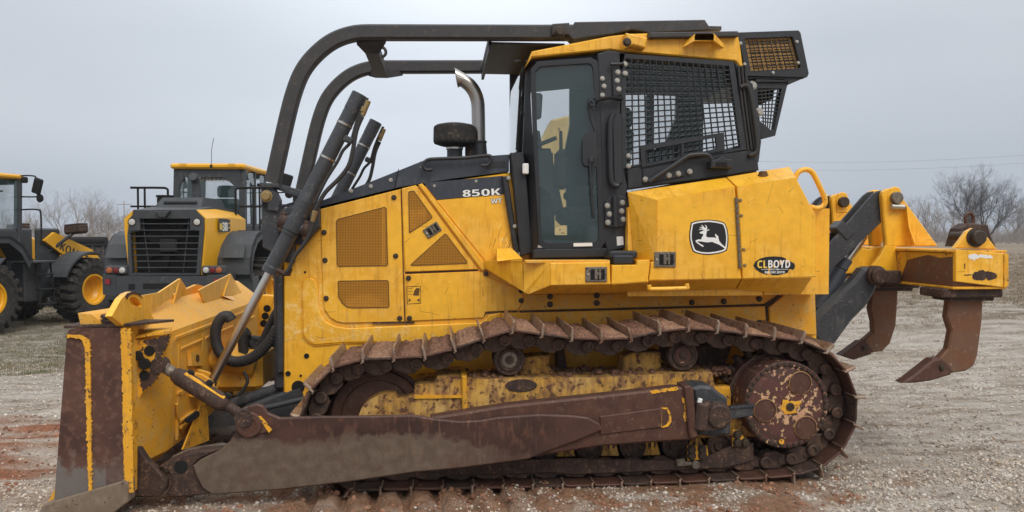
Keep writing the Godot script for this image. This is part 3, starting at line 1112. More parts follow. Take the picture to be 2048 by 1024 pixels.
func dozer_body() -> void:
	var z := 0.54
	var b := Mb.new()
	b.plate([-1.266, 1.52, -1.143, 1.784, -0.976, 1.96, -0.341, 2.123, 0.062, 2.19, 0.552, 2.263, 0.717, 1.629, 0.725, 1.398, 3.159, 1.385, 3.182, 0.92, 3.187, 0.491, 2.16, 0.487, -0.749, 0.392, -1.145, 0.416, -1.192, 0.442, -1.274, 0.488], -z, z, 0.012)
	var frame := obj("body", b, M.yellow, dozer)
	# rounded charcoal bonnet
	b = Mb.new()
	b.plate([-1.266, 1.991, -1.282, 1.919, -1.142, 1.872, -0.976, 1.98, -0.34, 2.14, 0.083, 2.211, 0.543, 2.271, 0.543, 2.409, -0.139, 2.359, -0.34, 2.276, -0.659, 2.146, -0.968, 2.024, -1.133, 2.032], -z - 0.004, z + 0.004, 0.05)
	var hood := obj("bonnet", b, M.slate, dozer)
	b = Mb.new()
	b.plate([-0.353, 2.284, -0.348, 2.284, -0.38, 2.127, -0.387, 2.127], z, z + 0.012)
	obj("bonnet_seam", b, M.void_black, hood)
	bolts(hood, [Vector3(-0.73, 2.105, 0.545), Vector3(-0.573, 2.143, 0.545), Vector3(-0.414, 2.194, 0.545), Vector3(-0.064, 2.15, 0.545), Vector3(0.274, 2.19, 0.545), Vector3(0.539, 2.216, 0.545), Vector3(-1.241, 1.96, 0.545)], 0.0125, M.bolt_zinc)
	b = Mb.new()
	b.pipe(bent([Vector3(-0.079, 2.278, 0.6), Vector3(-0.122, 2.273, 0.6), Vector3(-0.147, 2.296, 0.6), Vector3(-0.144, 2.331, 0.6), Vector3(-0.108, 2.357, 0.6), Vector3(-0.028, 2.364, 0.6), Vector3(0.189, 2.374, 0.6), Vector3(0.364, 2.393, 0.6), Vector3(0.39, 2.376, 0.6), Vector3(0.39, 2.347, 0.6), Vector3(0.361, 2.315, 0.6), Vector3(0.313, 2.314, 0.6)], 4), 0.014, 8)
	obj("grab_rail", b, M.black_frame, hood)
	b = Mb.new()
	b.plate([0.359, 2.344, 0.511, 2.356, 0.514, 2.306, 0.355, 2.29], z, z + 0.007)
	obj("vent_plate", b, M.black_frame, hood)
	# rough black front edge and radiator guard
	b = Mb.new()
	b.plate([-1.321, 1.912, -1.295, 1.752, -1.274, 1.52, -1.277, 0.65, -1.321, 0.642], -0.54, 0.545, 0.01)
	b.box(Vector3(-1.28, 1.25, 0), Vector3(0.16, 1.5, 0.98), Basis.IDENTITY, 0.02)
	obj("radiator_guard", b, M.charcoal, dozer)
	# the raised L-shaped rib
	b = Mb.new()
	b.plate([-1.127, 1.335, -1.115, 1.392, -1.086, 1.412, -1.053, 1.416, -1.014, 1.398, -0.992, 1.334, -0.993, 1.205, -0.973, 1.127, -0.932, 1.062, -0.855, 1.023, -0.753, 1.007, -0.341, 1.021, 0.312, 1.043, 0.353, 1.071, 0.374, 1.102, 0.473, 1.119, 0.48, 0.892, -0.099, 0.879, -0.788, 0.88, -1.026, 0.863, -1.085, 0.895, -1.119, 0.95], z, z + 0.022, 0.014)
	obj("pressed_rib", b, M.yellow, frame)
	# front grille door
	b = Mb.new()
	b.plate([-0.97, 1.959, -0.336, 2.121, -0.311, 1.05, -0.786, 1.045, -0.845, 1.056, -0.901, 1.091, -0.941, 1.153, -0.954, 1.24], z, z + 0.018, 0.004)
	var d1 := obj("grille_door", b, M.yellow, dozer)
	grille(d1, [-0.849, 1.859, -0.835, 1.88, -0.464, 1.979, -0.447, 1.967, -0.437, 1.517, -0.449, 1.503, -0.831, 1.498, -0.844, 1.512], z + 0.018)
	grille(d1, [-0.838, 1.377, -0.828, 1.386, -0.446, 1.389, -0.432, 1.378, -0.428, 1.177, -0.44, 1.165, -0.717, 1.164, -0.768, 1.173, -0.809, 1.208, -0.836, 1.26], z + 0.018)
	bolts(d1, [Vector3(-0.388, 2.054, 0.562), Vector3(-0.942, 1.773, 0.562), Vector3(-0.376, 1.583, 0.562), Vector3(-0.937, 1.55, 0.562), Vector3(-0.93, 1.245, 0.562), Vector3(-0.346, 1.079, 0.562)], 0.016, M.bolt_dark)
	# triangular door
	b = Mb.new()
	b.plate([-0.326, 2.127, -0.212, 2.155, 0.286, 1.473, -0.301, 1.454], z, z + 0.020, 0.004)
	var d2 := obj("triangular_door", b, M.yellow, dozer)
	grille(d2, [-0.273, 2.096, -0.261, 2.106, -0.226, 2.108, -0.08, 1.902, -0.086, 1.885, -0.262, 1.768, -0.269, 1.774], z + 0.020)
	grille(d2, [0.018, 1.763, 0.032, 1.76, 0.202, 1.533, 0.195, 1.519, -0.246, 1.503, -0.258, 1.513], z + 0.020)
	latch(d2, Vector3(-0.082, 1.791, 0.565), 0.135, 0.085, 33.0)
	# raised diagonal edge strip
	b = Mb.new()
	b.plate([-0.195, 2.156, -0.16, 2.168, 0.377, 1.473, 0.317, 1.461], z, z + 0.034, 0.008)
	obj("diagonal_strip", b, M.yellow, dozer)
	# engine cowl with its dark band
	b = Mb.new()
	b.plate([-0.051, 2.033, 0.515, 2.083, 0.572, 1.647, 0.374, 1.51], z, z + 0.008, 0.003)
	obj("cowl_panel", b, M.yellow, dozer)
	b = Mb.new()
	b.plate([-0.151, 2.173, 0.494, 2.236, 0.519, 2.088, -0.045, 2.036], z, z + 0.010, 0.003)
	var band := obj("cowl_band", b, M.slate, dozer)
	lettering(band, "850K", Vector3(0.319, 2.097, 0.551), 0.056, 0.311, M.decal_white, Basis(Vector3.BACK, 0.055), 0.0045, M.decal_black)
	lettering(band, "WT", Vector3(0.438, 2.03, 0.551), 0.039, 0.088, M.decal_white, Basis(Vector3.BACK, 0.055), 0.0035, M.decal_brown)
	# lower rear door
	b = Mb.new()
	b.plate([-0.305, 1.433, 0.286, 1.455, 0.342, 1.441, 0.374, 1.406, 0.642, 1.298, 0.665, 1.219, 0.612, 1.133, 0.349, 1.124, 0.331, 1.075, -0.297, 1.054], z, z + 0.016, 0.004)
	var d3 := obj("lower_door", b, M.yellow, dozer)
	bolts(d3, [Vector3(-0.274, 1.404, 0.562), Vector3(-0.268, 1.078, 0.562), Vector3(0.352, 1.437, 0.562), Vector3(0.641, 1.295, 0.562), Vector3(0.641, 1.214, 0.562)], 0.016, M.bolt_dark)
	b = Mb.new()
	b.band([-0.291, 1.336, -0.176, 1.34, -0.173, 1.197, -0.287, 1.19], [-0.286, 1.331, -0.181, 1.335, -0.178, 1.203, -0.281, 1.195], z + 0.016, z + 0.0175)
	b.plate([-0.227, 1.304, -0.208, 1.325, -0.184, 1.318, -0.191, 1.26, -0.24, 1.262], z + 0.016, z + 0.0172)
	for k in 3:
		var y: Vector3 = Vector3(-0.267, 1.317, 0.56) - Vector3(0, 0.022 * k, 0)
		b.box(Vector3(y.x + 0.005, y.y, z + 0.0166), Vector3(0.035, 0.004, 0.001))
	b.plate([-0.274, 1.24, -0.254, 1.224, -0.274, 1.207], z + 0.016, z + 0.0172)
	b.plate([-0.184, 1.241, -0.209, 1.224, -0.185, 1.208], z + 0.016, z + 0.0172)
	obj("pictogram_plate", b, M.decal_brown, d3)
	# dark seams between the doors
	for q in [[[-0.334, 2.123, -0.328, 2.125, -0.303, 1.05, -0.311, 1.05], 0.004], [[-0.301, 1.451, 0.289, 1.469, 0.289, 1.457, -0.301, 1.437], 0.004], [[-0.564, 1.048, -0.228, 1.049, -0.228, 1.037, -0.564, 1.037], 0.020], [[0.331, 1.118, 0.345, 1.128, 0.613, 1.131, 0.613, 1.119, 0.352, 1.11, 0.331, 1.072], 0.010]]:
		b = Mb.new()
		b.plate(q[0], z, z + q[1])
		obj("door_seam", b, M.dark_rust, dozer)
	# holes near the front edge
	for q in [[Vector3(-1.158, 0.531, 0.545), 0.052], [Vector3(-1.237, 0.64, 0.545), 0.021], [Vector3(-1.09, 0.78, 0.545), 0.021], [Vector3(-1.137, 0.622, 0.545), 0.010], [Vector3(-1.097, 1.455, 0.545), 0.009]]:
		b = Mb.new()
		b.lathe([q[1], -0.003, q[1], 0.0015, 0.0, 0.0015], q[0], Vector3.BACK, 18)
		obj("frame_hole", b, M.void_black, frame)
	# belly side above the track
	b = Mb.new()
	b.plate([0.63, 1.131, 0.679, 1.265, 2.734, 1.259, 2.836, 1.247, 2.718, 1.168, 2.097, 1.157], 0.53, 0.565, 0.006)
	var belly := obj("belly_panel", b, M.yellow_dusty, dozer)
	bolts(belly, [Vector3(0.879, 1.247, 0.567), Vector3(1.269, 1.252, 0.567), Vector3(0.879, 1.182, 0.567), Vector3(1.269, 1.19, 0.567), Vector3(2.076, 1.189, 0.567), Vector3(2.35, 1.195, 0.567), Vector3(2.658, 1.214, 0.567)], 0.019, M.bolt_dark)
	b = Mb.new()
	b.plate([0.478, 1.113, 2.701, 1.152, 2.716, 0.979, 0.481, 0.971], 0.53, 0.590, 0.008)
	obj("lower_rail", b, M.yellow_dusty, dozer)
	b = Mb.new()
	b.plate([0.628, 1.13, 2.09, 1.156, 2.696, 1.169, 2.696, 1.154, 2.09, 1.141, 0.628, 1.117], 0.53, 0.575)
	b.plate([2.696, 1.167, 2.824, 1.248, 2.851, 1.238, 2.723, 1.144, 2.731, 0.981, 2.708, 0.981], 0.53, 0.580)
	obj("rail_seam", b, M.dark_rust, dozer)
	b = Mb.new()
	b.plate([2.733, 1.144, 2.865, 1.243, 3.123, 1.381, 3.149, 0.902, 2.739, 0.94], 0.50, 0.60, 0.008)
	var rear := obj("rear_housing", b, M.yellow_dusty, dozer)
	for q in [Vector3(2.518, 1.01, 0.592), Vector3(2.65, 1.009, 0.592)]:
		bolt(rear, q, 0.024, M.bolt_dark, Vector3.BACK, "cap_screw")

func grille(parent: Node, p: Array, z: float) -> void:
	# a perforated screen set in the door, with its thin rim
	var b := Mb.new()
	b.plate(p, z, z + 0.0025, 0.001)
	var g := obj("screen", b, M.mesh_yellow, parent)
	var outer := b.ring2(p)
	var inner := b.inset(outer, 0.006)
	var po := []
	var pi := []
	for i in outer.size():
		po.append_array([outer[i].x, outer[i].y])
		pi.append_array([inner[i].x, inner[i].y])
	b = Mb.new()
	b.band(po, pi, z, z + 0.0058)
	obj("screen_rim", b, M.decal_brown, g)
	var lo := Vector2(1e9, 1e9)
	var hi := -lo
	var poly := PackedVector2Array()
	for i in range(0, p.size(), 2):
		var q := Vector2(p[i], p[i + 1])
		poly.append(q)
		lo = lo.min(q)
		hi = hi.max(q)
	var w := Mb.new()
	var step := 0.0125
	for turn in 2:
		var k := 0
		while true:
			var a := lo[turn] + step * (k + 0.5)
			k += 1
			if a > hi[turn]:
				break
			var line := PackedVector2Array([Vector2(a, lo.y - 1), Vector2(a, hi.y + 1)]) if turn == 0 else PackedVector2Array([Vector2(lo.x - 1, a), Vector2(hi.x + 1, a)])
			for s in Geometry2D.intersect_polyline_with_polygon(line, poly):
				var m: Vector2 = (s[0] + s[1]) * 0.5
				var l: float = s[0].distance_to(s[1])
				w.box(Vector3(m.x, m.y, z + 0.0035), Vector3(0.0058, l, 0.002) if turn == 0 else Vector3(l, 0.0058, 0.002))
	obj("screen_wire", w, M.screen_paint, g).set_meta("kind", "stuff")

func latch(parent: Node, at: Vector3, w: float, h: float, deg: float) -> void:
	var t := Basis(Vector3.BACK, deg_to_rad(deg))
	var b := Mb.new()
	b.box(at, Vector3(w, h, 0.014), t, 0.006)
	var l := obj("latch", b, M.latch_grey, parent)
	b = Mb.new()
	b.box(at + t * Vector3(w * 0.06, 0, 0.0075), Vector3(w * 0.66, h * 0.68, 0.004), t)
	obj("latch_recess", b, M.void_black, l)
	b = Mb.new()
	b.box(at + t * Vector3(-w * 0.02, 0, 0.012), Vector3(w * 0.14, h * 0.64, 0.012), t, 0.003)
	b.box(at + t * Vector3(w * 0.16, 0, 0.012), Vector3(w * 0.10, h * 0.64, 0.012), t, 0.003)
	b.box(at + t * Vector3(w * 0.08, h * 0.04, 0.012), Vector3(w * 0.3, h * 0.18, 0.010), t, 0.003)
	obj("paddle", b, M.latch_grey, l)
	bolt(l, at + t * Vector3(-w * 0.38, 0, 0.008), 0.008, M.bolt_zinc, Vector3.BACK, "keyhole")

# --- platform and tank along the near side
func dozer_tank() -> void:
	var z := 1.10
	# front wedge running out from the bonnet to the step
	var b := Mb.new()
	b.loft([[Vector3(0.323, 1.527, 0.57), Vector3(0.326, 1.506, 0.57), Vector3(0.332, 1.49, 0.57)], [Vector3(0.609, 1.551, 0.98), Vector3(0.611, 1.417, 0.98), Vector3(0.622, 1.315, 0.98)]], false)
	b.slab([Vector3(0.323, 1.527, 0.57), Vector3(0.608, 1.552, 0.99), Vector3(0.649, 1.554, 0.6)], Vector3(0, 0.012, 0))
	b.slab([Vector3(0.323, 1.527, 0.57), Vector3(0.609, 1.548, 0.98), Vector3(0.622, 1.315, 0.98), Vector3(0.336, 1.487, 0.57)], Vector3(0, 0, -0.02))
	obj("step_wedge", b, M.yellow, dozer)
	b = Mb.new()
	b.slab([Vector3(0.432, 1.642, 0.7), Vector3(0.548, 1.651, 0.7), Vector3(0.617, 1.569, 0.88), Vector3(0.422, 1.548, 0.88)], Vector3(0, -0.01, -0.12))
	obj("step_gusset", b, M.yellow, dozer)
	# the step box: front corner cut back, chamfer beneath
	b = Mb.new()
	var a := [Vector3(0.615, 1.545, 0.98), Vector3(0.622, 1.315, 0.98), Vector3(0.652, 1.3, 0.98)]
	var c := [Vector3(0.806, 1.542, 1.1), Vector3(0.807, 1.376, 1.1), Vector3(0.807, 1.376, 1.1)]
	b.slab([a[0], c[0], c[1], a[2], a[1]], Vector3(0.0, 0, -0.03))
	b.plate([0.806, 1.542, 1.261, 1.546, 1.267, 1.379, 0.807, 1.374], 0.55, z, 0.005)
	b.slab([Vector3(0.807, 1.374, 1.096), Vector3(1.268, 1.379, 1.096), Vector3(1.307, 1.306, 0.92), Vector3(0.658, 1.295, 0.92)], Vector3(0, 0.02, 0))
	b.slab([Vector3(0.807, 1.544, 1.092), Vector3(1.258, 1.549, 1.092), Vector3(Vector3(1.261, 1.536, 1.1).x, Vector3(1.261, 1.536, 1.1).y, 0.6), Vector3(Vector3(0.615, 1.548, 0.98).x, Vector3(1.261, 1.536, 1.1).y, 0.6), Vector3(Vector3(0.615, 1.548, 0.98).x, Vector3(1.261, 1.536, 1.1).y, 0.985)], Vector3(0, -0.06, 0))
	var box := obj("step_box", b, M.yellow, dozer)
	# tread teeth along the step's edge
	var top: Vector3 = Vector3(1.261, 1.536, 1.1)
	for k in 15:
		b = Mb.new()
		b.box(Vector3(lerpf(Vector3(0.627, 1.551, 1.05).x, top.x, (k + 0.5) / 15.0), top.y + 0.014, 1.02), Vector3(0.055, 0.026, 0.12), Basis.IDENTITY, 0.006)
		obj("tread_bar", b, M.yellow_dusty, box)
	latch(box, Vector3(1.155, 1.455, 1.105), 0.165, 0.115, 0.0)
	# short piece below the door hinge
	b = Mb.new()
	b.plate([1.277, 1.524, 1.47, 1.526, 1.47, 1.559, 1.567, 1.564, 1.571, 1.543, 1.555, 1.398, 1.275, 1.382], 0.6, z, 0.004)
	b.slab([Vector3(1.276, 1.378, 1.096), Vector3(1.56, 1.395, 1.096), Vector3(1.608, 1.313, 0.92), Vector3(1.306, 1.304, 0.92)], Vector3(0, 0.02, 0))
	obj("corner_box", b, M.yellow, dozer)
	# tank: front face, chamfered front corner, sloped top, cut-back underside
	b = Mb.new()
	b.plate([1.62, 2.018, 2.232, 2.119, 2.288, 1.416, 1.565, 1.407, 1.579, 1.543, 1.623, 1.56], 0.55, z, 0.006)
	b.slab([Vector3(1.62, 2.018, 1.1), Vector3(1.446, 2.087, 0.9), Vector3(1.499, 1.558, 0.9), Vector3(1.623, 1.558, 1.1)], Vector3(0.01, 0, -0.03))
	b.slab([Vector3(1.446, 2.087, 0.9), Vector3(1.62, 2.018, 1.1), Vector3(2.232, 2.119, 1.1), Vector3(2.248, 2.209, 0.86)], Vector3(0, -0.03, -0.01))
	b.slab([Vector3(1.566, 1.407, 1.096), Vector3(2.289, 1.416, 1.096), Vector3(2.309, 1.324, 0.92), Vector3(1.614, 1.313, 0.92)], Vector3(0, 0.02, 0))
	b.box(Vector3(2.0, 1.62, 0.75), Vector3(1.1, 0.7, 0.28))
	var tank := obj("tank", b, M.yellow, dozer)
	b = Mb.new()
	b.plate([2.249, 2.123, 2.716, 2.195, 2.878, 1.908, 2.886, 1.427, 2.3, 1.416], 0.55, z, 0.006)
	b.slab([Vector3(2.258, 2.214, 0.86), Vector3(2.249, 2.123, 1.1), Vector3(2.716, 2.195, 1.1), Vector3(2.773, 2.299, 0.86)], Vector3(0, -0.03, -0.01))
	b.slab([Vector3(2.302, 1.416, 1.096), Vector3(2.855, 1.424, 1.096), Vector3(2.85, 1.278, 0.92), Vector3(2.322, 1.322, 0.92)], Vector3(0, 0.02, 0))
	b.box(Vector3(2.83, 1.62, 0.747), Vector3(0.54, 0.69, 0.28))
	var side := obj("rear_box", b, M.yellow, dozer)
	# hinge of knuckles
	var h0: Vector3 = Vector3(2.238, 2.041, 1.11)
	var h1: Vector3 = Vector3(2.274, 1.497, 1.11)
	for k in 13:
		b = Mb.new()
		b.rod(h0.lerp(h1, k / 13.0 + 0.004), h0.lerp(h1, (k + 1) / 13.0 - 0.004), 0.013, -1, 8)
		obj("hinge_knuckle", b, M.latch_grey, side)
	bolts(side, [Vector3(2.274, 2.019, 1.101), Vector3(2.283, 1.902, 1.101), Vector3(2.304, 1.642, 1.101), Vector3(2.314, 1.52, 1.101)], 0.011, M.brass)
	latch(tank, Vector3(1.685, 1.566, 1.105), 0.167, 0.119, 0.0)
	b = Mb.new()
	var cap: Vector3 = Vector3(2.517, 2.212, 0.95)
	b.rod(cap - Vector3(0, 0.03, 0), cap + Vector3(0, 0.022, 0), 0.046, 0.04, 18)
	b.rod(cap + Vector3(0, 0.022, 0), cap + Vector3(0, 0.042, 0), 0.034, 0.03, 18)
	obj("filler_cap", b, M.mesh_yellow, side)
	b = Mb.new()
	b.pipe(bent([Vector3(2.778, 2.193, 0.95), Vector3(2.793, 2.233, 0.95), Vector3(2.825, 2.261, 0.95), Vector3(2.873, 2.27, 0.95), Vector3(2.918, 2.249, 0.95), Vector3(2.955, 2.191, 0.95), Vector3(3.004, 2.093, 0.95), Vector3(3.027, 2.039, 0.95), Vector3(3.025, 1.999, 0.95), Vector3(2.994, 1.971, 0.95), Vector3(2.951, 1.965, 0.95), Vector3(2.905, 1.977, 0.95)], 4), 0.021, 10)
	obj("grab_handle", b, M.yellow, side)
	b = Mb.new()
	b.pipe(bent([Vector3(1.556, 1.376, 1.13), Vector3(1.56, 1.352, 1.13), Vector3(1.584, 1.343, 1.13), Vector3(1.832, 1.348, 1.13), Vector3(1.851, 1.354, 1.13), Vector3(1.847, 1.383, 1.13)], 4), 0.017, 10)
	obj("lower_handle", b, M.yellow, tank)
	b = Mb.new()
	b.plate([2.763, 1.321, 2.81, 1.358, 2.82, 1.345, 2.804, 1.318], 0.9, 0.95)
	obj("rubber_stop", b, M.bolt_dark, side)
	# the leaping stag badge
	b = Mb.new()
	b.plate([1.887, 1.848, 1.924, 1.86, 1.977, 1.867, 2.031, 1.87, 2.092, 1.864, 2.138, 1.852, 2.155, 1.842, 2.173, 1.802, 2.182, 1.749, 2.183, 1.705, 2.177, 1.654, 2.17, 1.633, 2.14, 1.618, 2.087, 1.606, 2.025, 1.599, 1.964, 1.605, 1.918, 1.618, 1.901, 1.63, 1.885, 1.675, 1.874, 1.727, 1.875, 1.779], z, z + 0.0016)
	var badge := obj("badge", b, M.decal_black, tank)
	b = Mb.new()
	var o := [1.895, 1.842, 1.925, 1.852, 1.977, 1.86, 2.031, 1.863, 2.089, 1.857, 2.135, 1.845, 2.149, 1.838, 2.165, 1.799, 2.174, 1.749, 2.174, 1.706, 2.169, 1.657, 2.162, 1.639, 2.136, 1.625, 2.085, 1.614, 2.025, 1.608, 1.965, 1.613, 1.924, 1.625, 1.908, 1.636, 1.894, 1.678, 1.883, 1.727, 1.884, 1.778]
	var i := [1.903, 1.833, 1.93, 1.842, 1.979, 1.849, 2.031, 1.852, 2.086, 1.846, 2.129, 1.836, 2.142, 1.829, 2.156, 1.794, 2.164, 1.748, 2.164, 1.706, 2.159, 1.663, 2.152, 1.646, 2.131, 1.636, 2.082, 1.625, 2.025, 1.619, 1.968, 1.623, 1.93, 1.634, 1.918, 1.644, 1.904, 1.681, 1.893, 1.727, 1.894, 1.776]
	b.band(o, i, z + 0.0014, z + 0.0028)
	b.plate([1.925, 1.711, 1.948, 1.72, 1.968, 1.718, 1.972, 1.733, 1.986, 1.754, 1.98, 1.761, 1.96, 1.764, 1.953, 1.772, 1.966, 1.778, 1.981, 1.785, 1.995, 1.79, 2.004, 1.787, 2.013, 1.785, 2.01, 1.772, 2.006, 1.748, 2.01, 1.737, 2.032, 1.733, 2.07, 1.734, 2.087, 1.726, 2.081, 1.742, 2.075, 1.758, 2.081, 1.761, 2.09, 1.751, 2.102, 1.742, 2.104, 1.727, 2.11, 1.706, 2.128, 1.684, 2.157, 1.66, 2.163, 1.651, 2.159, 1.645, 2.132, 1.664, 2.103, 1.681, 2.075, 1.691, 2.055, 1.7, 2.017, 1.696, 1.986, 1.7, 1.968, 1.703, 1.948, 1.705, 1.937, 1.703, 1.948, 1.694, 1.965, 1.682, 1.98, 1.676, 1.988, 1.667, 1.983, 1.661, 1.968, 1.669, 1.948, 1.682, 1.931, 1.694, 1.925, 1.703], z + 0.0014, z + 0.003)
	b.plate([1.993, 1.787, 1.976, 1.794, 1.956, 1.793, 1.946, 1.788, 1.959, 1.8, 1.979, 1.802, 1.965, 1.809, 1.952, 1.809, 1.965, 1.815, 1.979, 1.811, 1.974, 1.821, 1.968, 1.83, 1.981, 1.824, 1.99, 1.811, 2.002, 1.806, 2.004, 1.818, 1.994, 1.831, 2.007, 1.825, 2.013, 1.815, 2.013, 1.79, 2.031, 1.797, 2.03, 1.79, 2.018, 1.784], z + 0.0014, z + 0.003)
	obj("badge_stag", b, M.decal_white, badge)
	# the dealer's worn oval sticker
	b = Mb.new()
	b.plate([2.381, 1.517, 2.398, 1.548, 2.435, 1.571, 2.481, 1.584, 2.544, 1.588, 2.606, 1.584, 2.637, 1.573, 2.647, 1.564, 2.642, 1.556, 2.656, 1.559, 2.663, 1.547, 2.674, 1.552, 2.686, 1.544, 2.707, 1.533, 2.716, 1.514, 2.71, 1.494, 2.692, 1.476, 2.682, 1.482, 2.673, 1.473, 2.664, 1.463, 2.623, 1.451, 2.576, 1.442, 2.522, 1.442, 2.532, 1.454, 2.52, 1.451, 2.512, 1.46, 2.49, 1.445, 2.467, 1.454, 2.473, 1.45, 2.436, 1.464, 2.403, 1.486], z, z + 0.0016)
	var oval := obj("sticker", b, M.decal_black, side)
	lettering(oval, "CL", Vector3(2.452, 1.527, 1.103), 0.059, 0.078, M.decal_yellow)
	lettering(oval, "BOYD", Vector3(2.587, 1.529, 1.103), 0.059, 0.175, M.decal_white)
	lettering(oval, "800.OKC.BOYD", Vector3(2.552, 1.465, 1.103), 0.018, 0.16, M.decal_white)
	lettering(oval, "SINCE 1969", Vector3(2.549, 1.487, 1.103), 0.011, 0.078, M.decal_white)
	b = Mb.new()
	b.plate([2.445, 1.488, 2.503, 1.489, 2.503, 1.486, 2.445, 1.485], z + 0.0014, z + 0.0026)
	b.plate([2.595, 1.489, 2.661, 1.49, 2.661, 1.487, 2.595, 1.486], z + 0.0014, z + 0.0026)
	obj("sticker_rule", b, M.decal_white, oval)
	# torn flecks where the film has come away
	b = Mb.new()
	b.plate([2.59, 1.553, 2.607, 1.558, 2.619, 1.547, 2.612, 1.532, 2.599, 1.519, 2.591, 1.532], z + 0.0014, z + 0.0034)
	b.plate([2.543, 1.539, 2.551, 1.529, 2.557, 1.508, 2.547, 1.493, 2.537, 1.516], z + 0.0014, z + 0.0034)
	b.plate([2.641, 1.562, 2.66, 1.568, 2.657, 1.538, 2.646, 1.532], z + 0.0014, z + 0.0036)
	b.plate([2.498, 1.495, 2.515, 1.499, 2.511, 1.474, 2.517, 1.457, 2.499, 1.448, 2.486, 1.456, 2.503, 1.469], z + 0.0014, z + 0.0034)
	b.plate([2.669, 1.488, 2.695, 1.484, 2.678, 1.469, 2.658, 1.463], z + 0.0014, z + 0.0034)
	obj("torn_fleck", b, M.yellow, oval)

